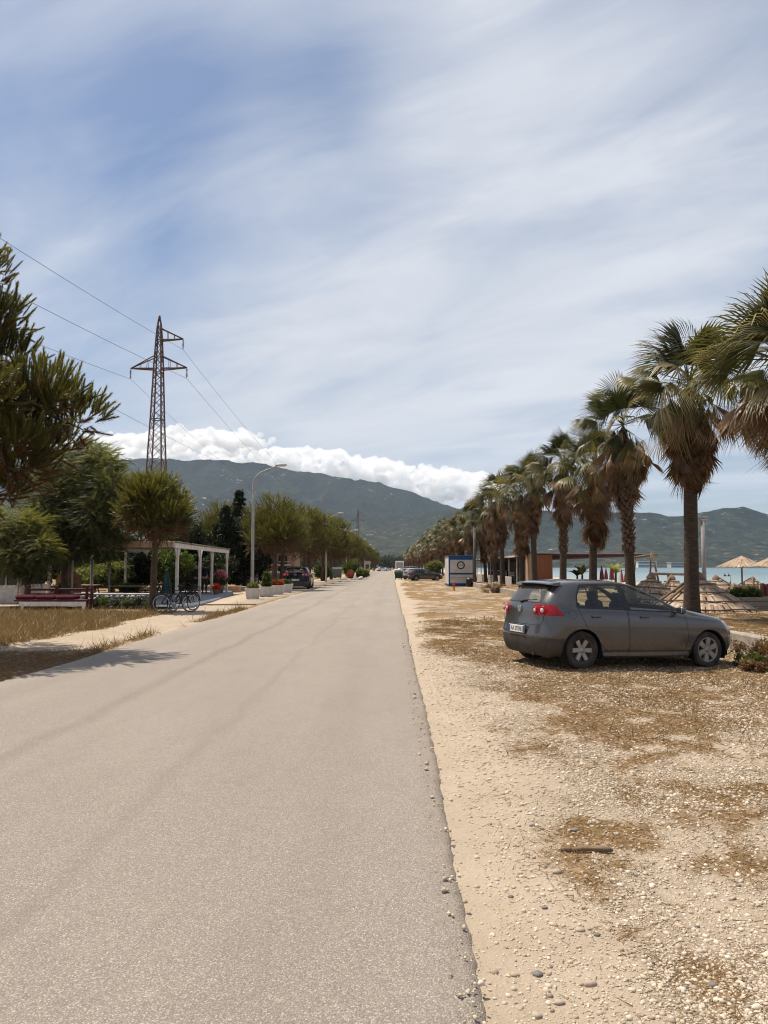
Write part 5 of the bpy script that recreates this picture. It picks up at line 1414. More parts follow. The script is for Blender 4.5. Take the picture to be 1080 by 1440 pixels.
# timber windbreak and posts
Y = 42; x0, x1 = X_(1026, Y), X_(1066, Y); xc = (x0 + x1) / 2; o = empty('timber_windbreak', (xc, Y, gz(xc, Y)), 0, 'low brown timber windbreak on the sand under the thatched umbrellas', 'fence')
mb = MB()
for k in range(2): mb.box((0, 0, .12 + .2 * k), (x1 - x0, .05, .18), b=.01)
mb.build('boards', M['wood'], o)
for s in (-1, 0, 1):
    mb = MB(); mb.box((s * (x1 - x0) * .48, .06, .25), (.09, .07, .7), b=.01); mb.build('post', M['wood'], o)
for i, (px, py) in enumerate([(1071, 820), (1077, 821)]):
    x = X_(px, 36); mb = MB(); zt = at(px, py, 36).z; mb.tube([(x, 36, gz(x, 36) - .2), (x, 36, zt - .03), (x, 36, zt)], [.10, .095, .07], 10)
    tag(mb.build('bollard_post', M['maroon']), ['short dark wooden post, the left of the pair at the right frame edge', 'short dark wooden post, the right of the pair at the right frame edge'][i], 'post', 'dark posts at the right edge')
mb = MB(); x = X_(1027, 45); mb.tube([(x - .05, 45, gz(x, 45) - .1), (x + .02, 45, at(1027, 803, 45).z)], [.03, .02], 6)
tag(mb.build('upright_stick', M['concpole']), 'thin grey stick upright in the sand left of the thatched umbrella', 'stick')
for i, px in enumerate((1019, 1024.5)):
    x = X_(px, 205); b_ = empty('buoy', (x, 205, -.8), 0, ['dark buoy floating off the beach, left of two', 'dark buoy floating off the beach, right of two'][i], 'buoy', 'buoys off the beach')
    mb = MB(); mb.lathe([(.01, -.2), (.28, -.1), (.34, .1), (.25, .32), (.08, .42), (.07, .75), (.01, .78)], 12); mb.build('float', M['black'], b_)
# swing frame and log rail
Y = 38; xa = X_(917, Y); zb = at(917, 779, Y).z; zg = gz(xa, Y)
o = empty('swing_frame', (xa, Y, zg), 0, 'wooden A frame carrying a level beam, standing on the beach beside the scaly palm', 'swing frame'); h = zb - zg
for s in (-1, 1):
    mb = MB(); mb.tube([(s * .34 + .12, 0, -.1), (0, 0, h + .12)], [.055, .045], 7); mb.build('leg', M['wood'], o)
mb = MB(); mb.tube([(X_(893, Y) - xa, .1, h - .16), (X_(926, Y) - xa, .05, h - .02)], [.055, .05], 7); mb.build('beam', M['wood'], o)
for s in (-.75,):
    mb = MB(); mb.tube([(s - .25, .1, -.1), (s, .1, h - .1)], .045, 7); mb.build('leg', M['wood'], o)
Y = 37.5; o = empty('log_rail', (X_(940, Y), Y, gz(X_(940, Y), Y)), 0, 'grey log rail at waist height between the reed canopies and the sea', 'rail')
xx = [X_(916, Y) - o.location.x, X_(972, Y) - o.location.x]; zz = at(940, 807, Y).z - o.location.z
mb = MB(); mb.tube([(xx[0], 0, zz + .03), (0, 0, zz), (xx[1], 0, zz - .03)], [.075, .07, .065], 9); mb.build('log', M['greywood'], o)
for q in (xx[0] + .15, .0, xx[1] - .2):
    mb = MB(); mb.tube([(q, .02, -.2), (q, .02, zz - .05)], .06, 7); mb.build('post', M['wood'], o)

# folded beach parasols
def folded(px, Y, pytop, mats_, label, w_=.22):
    x = X_(px, Y); zg = gz(x, Y); h = at(px, pytop, Y).z - zg
    o = empty('folded_parasol', (x, Y, zg), rnd.uniform(0, 6), label, 'parasol', 'folded parasols near the sea')
    mb = MB(); mb.tube([(0, 0, -.2), (0, 0, h)], .022, 6); mb.build('pole', M['galv'], o)
    n = 12
    for s in (0, 1):
        mb = MB(); vs = []; fs = []
        for i in range(n // 2 + 1):
            a = 2 * math.pi * (i + s * n / 2) / n; k = 1.0 if i % 2 else .6
            vs += [(.03 * math.cos(a), .03 * math.sin(a), h - .02), (w_ * .8 * k * math.cos(a), w_ * .8 * k * math.sin(a), h * .62), (w_ * k * math.cos(a), w_ * k * math.sin(a), h * .34)]
        for i in range(n // 2):
            for j in range(2): fs.append((3 * i + j, 3 * i + j + 1, 3 * i + 4 + j, 3 * i + 3 + j))
        mb.add(vs, fs); mb.build('canopy', M[mats_[s]], o)
    return o
for i, (px, Y, pt, ms, lb) in enumerate([(846, 52, 796, ('redcloth', 'redcloth'), 'folded red parasol seen just above the hatchback roof, left of the group'), (860, 50, 792, ('whitecloth', 'redcloth'), 'folded pink and white parasol beside the banana plant'),
                                     (873, 47, 799, ('redcloth', 'whitecloth'), 'short folded red and white parasol right of the banana plant'), (881, 46, 797, ('whitecloth', 'redcloth'), 'folded white and red parasol against the scaly palm trunk'),
                                     (852, 58, 799, ('redcloth', 'whitecloth'), 'small folded red parasol behind the banana plant')]):
    folded(px, Y, pt, ms, lb, .17)
def banana(px, Y, h, label, seed):
    rg_ = np.random.default_rng(seed); x = X_(px, Y); o = empty('banana_plant', (x, Y, gz(x, Y)), 0, label, 'plant', 'banana plants by the beach')
    mb = MB(); mb.tube([(0, 0, -.1), (.03, 0, h * .5)], [.09, .06], 7); mb.build('stem', M['palmbark'], o)
    V = []; Fc = []; RN = []
    for k in range(8):
        a = k * 2.4; el = rg_.uniform(.5, 1.3); l_ = h * rg_.uniform(.45, .62); b = len(V); wd = .17
        for j in range(6):
            q = j / 5; r_ = l_ * q; z = h * .48 + math.sin(el) * r_ - .35 * l_ * q * q; rr_ = math.cos(el) * r_ + .18 * l_ * q * q
            w_ = wd * math.sin(math.pi * (.12 + .86 * q)); c, s = math.cos(a), math.sin(a)
            V += [(c * rr_ - s * w_, s * rr_ + c * w_, z + .04), (c * rr_, s * rr_, z), (c * rr_ + s * w_, s * rr_ - c * w_, z + .04)]; RN += [rg_.uniform(.3, 1)] * 3
        for j in range(5):
            for i in range(2): Fc.append((b + j * 3 + i, b + j * 3 + i + 1, b + j * 3 + i + 4, b + j * 3 + i + 3))
    np_obj('leaves', V, quads=Fc, mat=M['leafpale'], parent=o, attr=dict(rnd=RN)); return o
banana(865, 46, 2.0, 'banana plant with upright yellow green leaf, left of the scaly palm', 3)
banana(818, 50, 1.7, 'bushy yellow green banana plant right of the brown changing cabin', 4); banana(811, 53, 1.5, 'smaller banana plant tucked beside the brown changing cabin', 6)

# brown changing cabin
Y = 49.0; x0, x1 = X_(745, Y), X_(777, Y); zg = gz(x0, Y); ht = at(760, 780, Y).z - zg
o = empty('changing_cabin', ((x0 + x1) / 2, Y, zg), 0, 'orange brown boarded changing cabin with pale corner board behind the palms', 'cabin')
w_ = x1 - x0
mb = MB(); mb.box((.12, .7, ht / 2), (w_ - .24, 1.4, ht)); mb.build('wall', M['brownpanel'], o)
mb = MB(); mb.box((-w_ / 2 + .10, .68, ht / 2 + .01), (.2, 1.44, ht + .02), b=.01); mb.build('corner_board', M['tanedge'], o)
mb = MB(); mb.box((0, .7, ht + .06), (w_ + .1, 1.6, .06), b=.01); mb.build('roof', M['wood'], o)

# beach bar with its terrace: long, parallel to the road
XB = 9.35; Y0, Y1 = 49.5, 88.0; zg = .28
o = empty('beach_bar', (XB, (Y0 + Y1) / 2, zg), 0, 'low flat roofed beach bar with white posts and dark maroon openings', 'bar'); L = Y1 - Y0; hr = 2.05
mb = MB(); mb.box((3.2, 0, hr + .09), (7.0, L + .6, .16), b=.02); mb.build('roof', M['maroon'], o)
mb = MB(); mb.box((-.36, 0, hr + .11), (.05, L + .7, .12), b=.01); mb.build('fascia', M['whitewood'], o)
for k in range(11):
    mb = MB(); mb.box((0, -L / 2 + .3 + k * (L - .6) / 10, hr / 2), (.09, .09, hr - .02), b=.01); mb.build('post', M['whitewood'], o)
mb = MB(); mb.box((1.75, 4.6, hr / 2), (.12, 29, hr - .02)); mb.build('back_wall', M['dark'], o)
for k in range(4):
    mb = MB(); mb.box((1.66, -6 + k * 6.6, hr * .52), (.08, 2.8, hr * .75)); mb.build('door', M['maroon'], o)
mb = MB(); mb.box((1.36, 9, .5), (.4, 12, 1.0), b=.02); mb.build('counter', M['dark'], o)
mb = MB(); mb.box((1.36, 9, 1.03), (.5, 12.2, .05), b=.01); mb.build('counter_top', M['whitewood'], o)
mb = MB(); mb.box((3.2, 0, .0), (6.6, L, .10)); mb.build('floor', M['wood'], o)
mb = MB()
for k in range(14): mb.box((3.2, -L / 2 + .2 + k * 1.1, hr + .22), (6.6, .06, .07))
mb.build('rafter', M['whitewood'], o)
pf_ = empty('picket_fence', (8.72, 67, .27), 0, 'white picket fence in front of the beach bar terrace', 'fence')
mb = MB()
for k in range(130):
    y = -11 + k * .17
    if abs(y - 3) < .8: continue
    mb.add([(-.012, y - .045, 0), (-.012, y + .045, 0), (-.012, y + .045, .62), (-.012, y, .70), (-.012, y - .045, .62), (.012, y - .045, 0), (.012, y + .045, 0), (.012, y + .045, .62), (.012, y, .70), (.012, y - .045, .62)],
           [(0, 1, 2, 3, 4), (9, 8, 7, 6, 5), (0, 5, 6, 1), (1, 6, 7, 2), (2, 7, 8, 3), (3, 8, 9, 4), (4, 9, 5, 0)])
mb.build('pickets', M['whitewood'], pf_)
mb = MB(); mb.box((.03, 0, .18), (.03, 22, .06)); mb.box((.03, 0, .50), (.03, 22, .06)); mb.build('rail', M['whitewood'], pf_)
def chair(x, y, rz, label):
    o = empty('terrace_chair', (x, y, .36), rz, label, 'chair', 'white chairs on the beach bar terrace')
    mb = MB(); mb.box((0, 0, .44), (.44, .44, .04), b=.01); mb.build('seat', M['whitewood'], o)
    mb = MB()
    for k in range(3): mb.box((-.21, 0, .58 + k * .13), (.03, .44, .07), b=.008)
    mb.build('backrest', M['whitewood'], o)
    for sx in (-1, 1):
        for sy in (-1, 1):
            mb = MB(); mb.box((sx * .2, sy * .2, .45 if sx < 0 else .21), (.04, .04, .9 if sx < 0 else .42)); mb.build('leg', M['whitewood'], o)
    return o
for i, (x, y) in enumerate([(10.0, 58), (10.3, 61.5), (10.0, 64.5), (10.2, 70), (10.0, 74)]):
    chair(x, y, R(180 + 20 * i), 'white slatted chair on the beach bar terrace behind the picket fence')
o = empty('satellite_dish', (9.0, 62, 2.28), 0, 'white round dish mounted at the front edge of the beach bar roof', 'dish')
mb = MB(); mb.lathe([(.002, 0), (.10, .01), (.18, .035), (.24, .07), (.235, .085), (.17, .05), (.002, .015)], 20, (0, -.1, .55), Matrix.Rotation(R(100), 3, 'X')); mb.build('dish', M['kioskwhite'], o)
mb = MB(); mb.tube([(.3, 0, .16), (.05, 0, .30), (0, 0, .55)], .02, 6); mb.build('arm', M['galv'], o)

# blue and white kiosk
YK = 67.0; x0, x1 = X_(631, YK), X_(664.5, YK); w_ = x1 - x0; hk = at(640, 782, YK).z
o = empty('kiosk', ((x0 + x1) / 2, YK, 0), 0, 'white box kiosk with blue bands and a round ring emblem', 'kiosk')
mb = MB(); mb.box((0, 2.2, hk / 2), (w_, 4.4, hk)); mb.build('wall', M['kioskwhite'], o)
bands = MB()
bands.box((0, -.012, hk - .16), (w_ + .03, .03, .32)); bands.box((0, -.012, hk * .415), (w_ + .03, .03, .15)); bands.box((0, -.012, .13), (w_ + .03, .03, .26))
bands.box((-w_ / 2 + .045, -.016, hk / 2), (.12, .03, hk - .01))
bands.box((-w_ / 2 - .008, 2.2, .10), (.02, 4.4, .16))
bands.build('blue_band', M['blue'], o)
mb = MB(); mb.box((0, 2.2, hk + .03), (w_ + .14, 4.5, .06), b=.01); mb.build('roof', M['blue'], o)
Mx = Matrix.Rotation(R(90), 3, 'X'); ec = (.02, -.012, hk * .695); e = MB()
e.lathe([(.245, 0), (.345, 0), (.345, .016), (.245, .016)], 40, ec, Mx, smooth=False, close=True); eo = e.build('emblem_ring', M['black'], o)
e = MB(); e.lathe([(.001, .006), (.244, .006), (.244, .0)], 40, ec, Mx, smooth=False); e.build('emblem_centre', M['kioskwhite'], eo)
cu = bpy.data.curves.new('emblem_text', 'FONT'); cu.body = 'MOSES'; cu.size = .155; cu.align_x = 'CENTER'; cu.align_y = 'CENTER'; cu.extrude = .002
to = bpy.data.objects.new('emblem_text', cu); COL.objects.link(to); me = evaluated(to); bpy.data.objects.remove(to); me.materials.clear(); me.materials.append(M['black'])
to = link(bpy.data.objects.new('emblem_text', me), eo); to.location = (ec[0], -.024, ec[2]); to.rotation_euler = (R(90), 0, 0)
mb = MB(); mb.box((.0, -.03, hk * .29), (w_ * .86, .02, .03)); mb.build('shutter_seam', M['galv'], o)
x = X_(667.5, 66); mb = MB(); mb.tube([(x, 66, -.2), (x, 66, at(667, 742, 66).z)], [.15, .11], 10)
up = mb.build('utility_pole', M['darkpole']); tag(up, 'grey concrete utility pole standing against the right side of the kiosk', 'pole')
x = X_(638, 55); o = empty('hydrant_post', (x, 55, 0), 0, 'small orange post standing on the gravel in front of the kiosk', 'post')
mb = MB(); mb.lathe([(.10, 0), (.10, .03), (.065, .05), (.06, .48), (.085, .50), (.085, .56), (.05, .62), (.002, .64)], 14); mb.build('post', M['orange'], o)
mb = MB(); mb.tube([(-.11, 0, .42), (.11, 0, .42)], .03, 8); mb.build('outlet', M['orange'], o)
x = X_(660, 65.5); o = empty('waste_bin', (x, 65.5, 0), 0, 'black round bin at the foot of the kiosk by the pole', 'bin')
mb = MB(); mb.lathe([(.22, 0), (.25, .02), (.30, .55), (.31, .58), (.29, .60)], 16); mb.build('body', M['trim'], o)
mb = MB(); mb.lathe([(.32, .60), (.30, .66), (.16, .74), (.05, .77), (.05, .82), (.002, .83)], 16); mb.build('lid', M['trim'], o)
# dead palm debris
o = empty('palm_debris', (X_(699, 50), 50, 0), .4, 'brown heap of cut palm stump and dead fronds on the verge', 'debris'); rg_ = np.random.default_rng(9)
mb = MB(); mb.blob((0, 0, .22), (.42, .30, .26), 5, .25, 12, 8); mb.build('stump', M['boots'], o)
V = []; Fc = []; n0 = 0
for k in range(12):
    T = fan(rg_, .3, .75, 12, 50, .1, .1, .4); q = T[0] @ orient(rg_.uniform(0, 6), R(rg_.uniform(0, 50)), rg_.uniform(-1, 1)).T + (rg_.uniform(-.3, .3), rg_.uniform(-.2, .2), .08); V.append(q); Fc.append(T[1] + n0); n0 += len(q)
V = np.concatenate(V); np_obj('fronds', V, tris=np.concatenate(Fc), mat=M['skirt'], parent=o, attr=dict(rnd=rg_.random(len(V)), dead=np.full(len(V), .1)))

# ---- cars, dumpsters
def another(label, old, new, px, Y, rz, sc=(1, 1, 1), name='parked_car'):
    c = copy_tree(hero); c.name = name; c['label'] = label; c.location = (X_(px, Y), Y, 0); c.rotation_euler = (0, 0, R(rz)); c.scale = sc
    repaint(c, old, new); return c
another('black car parked on the left pavement under the pines, seen from behind', M['car_grey'], M['car_black'], 417, 57.6, 91.5, (1.12, 1.2, 1.15))
another('dark grey hatchback parked on the sand left of the blue white kiosk', M['car_grey'], M['car_dark'], 583, 93.5, 14, (1.02, 1, 1))
another('silver hatchback parked just behind the far dark grey one', M['car_grey'], M['car_silver'], 573, 104, 22)
another('long navy car parked furthest back in the cluster by the palms', M['car_grey'], M['car_navy'], 572, 122, 12, (1.22, 1.1, 1.16))
another('distant white car parked at the left road edge where the pines end', M['car_grey'], M['car_white'], 533, 290, 30, (1.05, 1, 1.1))
another('small distant silver car by the far left road edge', M['car_grey'], M['car_silver'], 541, 330, 40)
# white box truck far down the road
Y = 190; o = empty('box_truck', (X_(562, Y), Y, 0), 0, 'white box truck far down the road beyond the green dumpster', 'truck')
mb = MB(); mb.box((0, 2.4, 1.95), (2.1, 4.6, 2.3), b=.06); mb.build('cargo_box', M['car_white'], o)
mb = MB(); mb.box((0, 5.7, 1.35), (1.95, 1.7, 1.9), b=.2); mb.build('cab', M['car_white'], o)
mb = MB(); mb.box((0, .08, 2.0), (1.6, .06, 1.5)); mb.build('rear_door', M['galv'], o)
mb = MB(); mb.box((0, 2.6, .72), (1.0, 5.2, .2)); mb.build('chassis', M['trim'], o)
for s in (-1, 1):
    for y in (1.1, 5.5):
        mb = MB(); mb.lathe([(.10, -.13), (.42, -.13), (.44, 0), (.42, .13), (.10, .13)], 18, (s * .85, y, .44), Matrix.Rotation(R(90), 3, 'Y')); mb.build('wheel', M['rubber'], o)
    mb = MB(); mb.box((s * .85, -.02, .82), (.3, .06, .14)); mb.build('taillight', M['red_lens'], o)
def dumpster(name, px, Y, w_, h, mat, label, rz=0, bags=False):
    o = empty(name, (X_(px, Y), Y, 0), rz, label, 'dumpster'); d_ = .85
    z0 = .18; vs = []
    for z, k in ((z0, .84), (h * .86, 1.0)):
        vs += [(sx * w_ / 2 * k, sy * d_ / 2 * k, z) for sx, sy in ((-1, -1), (1, -1), (1, 1), (-1, 1))]
    mb = MB(); mb.add(vs, [(3, 2, 1, 0), (0, 1, 5, 4), (1, 2, 6, 5), (2, 3, 7, 6), (3, 0, 4, 7)])
    for k in range(5): mb.box((-w_ * .36 + k * w_ * .18, -d_ / 2 * .95, h * .5), (.05, .06, h * .55), Matrix.Rotation(R(-5), 3, 'X'), .01)
    mb.box((0, 0, h * .86), (w_ + .06, d_ + .06, .06), b=.015); mb.build('body', mat, o)
    mb = MB(); n = 7
    mb.prism([(-d_ / 2, 0)] + [(-d_ / 2 * math.cos(math.pi * i / n), h * .14 * math.sin(math.pi * i / n)) for i in range(1, n)] + [(d_ / 2, 0)], Matrix(((0, 0, 1, -w_ / 2), (1, 0, 0, .02), (0, 1, 0, h * .88), (0, 0, 0, 1))), w_); mb.build('lid', mat, o)
    for sx in (-1, 1):
        for sy in (-1, 1):
            mb = MB(); mb.lathe([(.02, -.03), (.085, -.03), (.09, 0), (.085, .03), (.02, .03)], 14, (sx * w_ * .36, sy * d_ * .33, .09), Matrix.Rotation(R(90), 3, 'Y')); mb.build('wheel', M['rubber'], o)
        mb = MB(); mb.tube([(sx * (w_ / 2 + .05), -.18, h * .8), (sx * (w_ / 2 + .09), 0, h * .8), (sx * (w_ / 2 + .05), .18, h * .8)], .02, 6); mb.build('handle', M['galv'], o)
    return o
dumpster('dumpster', 560.5, 101, 1.08, 1.08, M['green'], 'dark green wheeled dumpster at the right road edge', .05)
x = X_(560, 101)
for i, (dx, dz, r_) in enumerate([(-.25, .12, .24), (.12, .18, .30), (.38, .10, .20)]):
    mb = MB(); mb.blob((x + dx, 101, 1.06 + dz), (r_, r_ * .9, r_ * .85), 30 + i, .18, 14, 9); tag(mb.build('rubbish_bag', M['bag']), ['white rubbish bag on the left of the green dumpster lid', 'largest white rubbish bag in the middle of the green dumpster lid', 'white rubbish bag on the right of the green dumpster lid'][i], 'bag', 'bags on the dumpster')
dumpster('dumpster', 473, 107, 1.58, 1.55, M['greygreen'], 'grey green steel dumpster on wheels under the left pines', .1)

# ---- left side: lamps, planters
LG = 'curved street lamps along the left pavement'
def lamp():
    o = empty('street_lamp', (0, 0, 0), 0); h = 7.3
    mb = MB(); pts = [(0, 0, -.1), (0, 0, 2), (0, 0, 4), (0, 0, h - .9)]; rad = [.105, .095, .083, .068]
    for k in range(1, 9):
        a = k / 8 * R(72); pts.append((.75 * (1 - math.cos(a)) * 1.2, 0, h - .9 + .85 * math.sin(a))); rad.append(.05 - .002 * k)
    pts.append((1.32, 0, h + .18)); rad.append(.03); mb.tube(pts, rad, 10); mb.build('pole', M['galv'], o)
    mb = MB(); rot = Matrix.Rotation(R(-17), 3, 'Y')
    mb.blob((1.58, 0, h + .25), (.36, .13, .075), 2, .02, 14, 8); mb.box((1.28, 0, h + .165), (.18, .10, .08), rot, .02); hd = mb.build('lamp_head', M['galv'], o)
    mb = MB(); mb.blob((1.62, 0, h + .20), (.26, .10, .06), 3, .02, 12, 7); mb.build('lens', M['lens_clear'], hd)
    mb = MB(); mb.lathe([(.10, .95), (.115, .97), (.115, 1.02), (.10, 1.04)], 12); mb.build('collar', M['galv'], o)
    return o
lp = lamp(); x = X_(355, 44); lp.location = (x, 44, 0); tag(lp, 'tall curved street lamp beside the white planters, nearest of the row', 'street lamp', LG)
ll = ['second street lamp, its head just above the pines right of the black car', 'third street lamp, rising past the grey green dumpster', 'far street lamp on the left pavement in the distant end of the row', 'far street lamp on the left pavement in the distant end of the row', 'far street lamp on the left pavement in the distant end of the row', 'far street lamp on the left pavement in the distant end of the row']
for i, Y in enumerate((84, 122, 162, 205, 250, 300)):
    c = copy_tree(lp); c.location = (-7.1, Y, 0); c['label'] = ll[i]
pl = [(356, 39.6, 'planter', 0), (375, 42.8, 'cone', 1), (390, 46.2, 'flowers', 2), (403, 49.5, 'low', 3)]
plb = ['nearest white concrete planter with a low spiky plant', 'white concrete planter with an upright cone shrub', 'white concrete planter with red flowers', 'white concrete planter with a small plant, closest to the black car']
M['planter'] = pm('white_concrete', (.60, .57, .53), (.46, .43, .39), 2.5, .85, bump=.3)
for px, Y, kind, i in pl:
    o = empty('planter', (X_(px, Y), Y, .03), rnd.uniform(-.15, .15), plb[i], 'planter', 'white planters by the road'); s_ = .72; h_ = .56
    mb = MB(); vs = []
    for z, q in ((0.04, .88), (h_ - .10, 1.0), (h_ - .10, 1.08), (h_, 1.08), (h_, .92), (h_ - .14, .88)):
        vs += [(sx * s_ / 2 * q, sy * s_ / 2 * q, z) for sx, sy in ((-1, -1), (1, -1), (1, 1), (-1, 1))]
    fs = [(3, 2, 1, 0), (20, 21, 22, 23)]
    for l_ in range(5):
        for k in range(4): fs.append((l_ * 4 + k, l_ * 4 + (k + 1) % 4, l_ * 4 + 4 + (k + 1) % 4, l_ * 4 + 4 + k))
    mb.add(vs, fs)
    for sx in (-1, 1): mb.box((sx * .24, 0, .02), (.10, .5, .06))
    mb.build('box', M['planter'], o); rg_ = np.random.default_rng(50 + i)
    if kind == 'cone': leaf_mass('plant', o, [(0, 0, .70, .22), (0, 0, .92, .20), (0, 0, 1.12, .14), (0, 0, 1.27, .08)], 520, 'small', M['leaf'], rg_, .3)
    elif kind == 'flowers':
        leaf_mass('plant', o, [(-.12, 0, .66, .20), (.15, .1, .68, .2)], 240, 'small', M['leaf'], rg_, .3); leaf_mass('flowers', o, [(-.22, -.05, .70, .09), (.22, 0, .72, .12), (.05, -.2, .66, .07)], 60, 'small', M['redflower'], rg_, .5)
    else: leaf_mass('plant', o, [(0, 0, .62, .20), (.14, 0, .60, .15), (-.15, .05, .60, .15)], 240, 'small', M['leafpale' if i == 0 else 'leaf'], rg_, .2)
# caged water tanks
for i, (px, Y, w_, lb) in enumerate([(351, 64, 1.35, 'large caged water tank standing behind the street lamp'), (391, 65, 1.1, 'caged water tank half hidden between pine trunk and black car')]):
    o = empty('water_tank', (X_(px, Y), Y, 0), 0, lb, 'water tank', 'caged water tanks under the pines'); h_ = 1.28
    mb = MB(); mb.box((0, 0, h_ / 2 + .08), (w_ - .06, .94, h_ - .16), b=.06); mb.build('tank', M['tank'], o)
    mb = MB()
    for k in range(8): mb.tube([(-w_ / 2 + k * w_ / 7, -.5, .1), (-w_ / 2 + k * w_ / 7, -.5, h_)], .014, 4)
    for k in range(6): mb.tube([(-w_ / 2, -.505, .12 + k * .23), (w_ / 2, -.505, .12 + k * .23), (w_ / 2, .5, .12 + k * .23), (-w_ / 2, .5, .12 + k * .23), (-w_ / 2, -.5, .12 + k * .23)], .014, 4)
    mb.build('cage', M['galv'], o); mb = MB(); mb.box((0, 0, .05), (w_, 1.0, .10), b=.01); mb.build('pallet', M['wood'], o)
    mb = MB(); mb.lathe([(.001, h_ + .06), (.10, h_ + .06), (.11, h_)], 14); mb.build('filler_cap', M['trim'], o)
# stone urn behind the tank, sign, netting, bed
mb = MB(); mb.lathe([(.30, 0), (.32, .1), (.5, .9), (.55, 1.1), (.40, 1.5), (.18, 1.75), (.17, 1.95), (.21, 2.02), (.001, 2.04)], 16); o = mb.build('garden_urn', M['conc']); o.location = (X_(348, 66), 66, 0); tag(o, 'tall stone urn shape showing above the caged water tank', 'urn')
Y = 128; o = empty('road_sign', (X_(517, Y), Y, 0), 0, 'faded pinkish board on two posts at the left roadside', 'sign'); mb = MB(); mb.box((0, 0, 2.35), (1.0, .04, .55), b=.01); mb.build('board', M['signpink'], o)
for s in (-1, 1):
    mb = MB(); mb.tube([(s * .38, .05, 0), (s * .38, .05, 2.6)], .03, 6); mb.build('post', M['galv'], o)
Y = 112; o = empty('orange_netting', (X_(493, Y), Y, 0), 0, 'bundle of orange safety netting on the pavement under the pines', 'netting'); mb = MB(); mb.blob((0, 0, .62), (.62, .35, .66), 8, .22, 14, 10, .9); mb.build('net', M['orange'], o)
mb = MB(); mb.tube([(-.45, .1, 0), (-.42, .1, 1.35)], .03, 6); mb.build('post', M['wood'], o)
Y = 100; mb = MB()
for k in range(26):
    y = k * .9; mb.blob((rnd.uniform(-.08, .08), y, .12), (.22, .42, .2), k, .2, 8, 6)
o = mb.build('flower_bed_edge', M['stonewhite']); o.location = (X_(508, 112) + .1, 103, 0); tag(o, 'whitewashed stone edging of the roadside flower bed', 'edging')
# two-storey house behind the pines
Y = 96; o = empty('house', (X_(383, Y), Y, 0), 0, 'pinkish house with a white balcony half hidden behind the pines', 'house')
M['pinkwall'] = pm('pink_render', (.40, .27, .21), (.32, .21, .165), 2, .9); mb = MB(); mb.box((0, 3, 1.8), (5.5, 6, 3.6)); mb.build('wall', M['pinkwall'], o)
mb = MB(); mb.box((0, -.5, 1.9), (4.6, 1.0, .14), b=.01); mb.box((0, -.97, 2.3), (4.6, .06, .10)); mb.build('balcony', M['whitewood'], o)
mb = MB(); mb.box((0, 3, 3.75), (6.2, 6.8, .25), b=.03); mb.build('roof', M['terracotta'], o)
for s in (-1, 1):
    mb = MB(); mb.box((s * 1.3, -.02, 2.55), (1.1, .08, 1.1)); mb.build('window', M['dark'], o)
    mb = MB(); mb.box((s * 1.3, -.02, .9), (1.1, .08, 1.6)); mb.build('door', M['dark'], o)
# ------------------------------------------------------------------ cafe garden on the left
yy0, yy1 = 30.2, 50.0
def patio_r(y): return np.interp(y, [30.2, 32, 36, 43, 47, 50], [-8.55, -8.15, -8.35, -9.15, -9.6, -10.4])
ps = strip('patio', lambda y: y * 0 - 15.0, patio_r, yy0, yy1, .13, M['bluegrey'], step=.5, thick=.16); tag(ps, kind='structure')
o = empty('pergola', (-12.2, 41.5, .12), 0, 'white timber pergola with flat board roof over the blue grey patio', 'pergola'); h = 2.42
for (px, Y) in ((249, 34.6), (281, 38.8), (298, 44.2), (319, 48.2)):
    x = X_(px, Y) + 12.2; y = Y - 41.5
    mb = MB(); mb.box((x, y, h / 2), (.13, .13, h - .02), b=.012)
    mb.build('post', M['whitewood'], o)
    for s in (-1, 1):
        mb = MB(); mb.tube([(x, y + s * .06, h - .55), (x, y + s * .34, h - .02)], [.045, .05], 4); mb.build('brace', M['whitewood'], o)
for (x, y) in ((-3.2, -6.9), (-3.2, -2), (-3.2, 3), (-3.2, 6.7)):
    mb = MB(); mb.box((x, y, h / 2), (.13, .13, h - .02), b=.012); mb.build('post', M['whitewood'], o)
xa, xb = X_(249, 34.6) + 12.2, X_(319, 48.2) + 12.2; ang = math.atan2(xb - xa, 13.6)
mb = MB(); mb.box(((xa + xb) / 2, -.1, h + .10), (.10, 14.8, .22), Matrix.Rotation(-ang, 3, 'Z'), .01); mb.build('beam', M['whitewood'], o)
mb = MB(); mb.box((-3.2, -.1, h + .10), (.10, 14.6, .22), b=.01); mb.build('beam', M['whitewood'], o)
mb = MB()
for k in range(30):
    y = -7.2 + k * .49; xr = xa + (xb - xa) * (y + 6.9) / 13.6 + .12
    mb.box(((xr - 3.6) / 2, y, h + .245 + rnd.uniform(0, .012)), (xr + 3.6, .465, .05), b=.008)
mb.build('roof_boards', M['greywood'], o)
mb = MB(); mb.box(((xa - 3.6) / 2, -7.46, h + .14), (xa + 3.7, .05, .27), b=.008); mb.build('fascia', M['tanedge'], o)
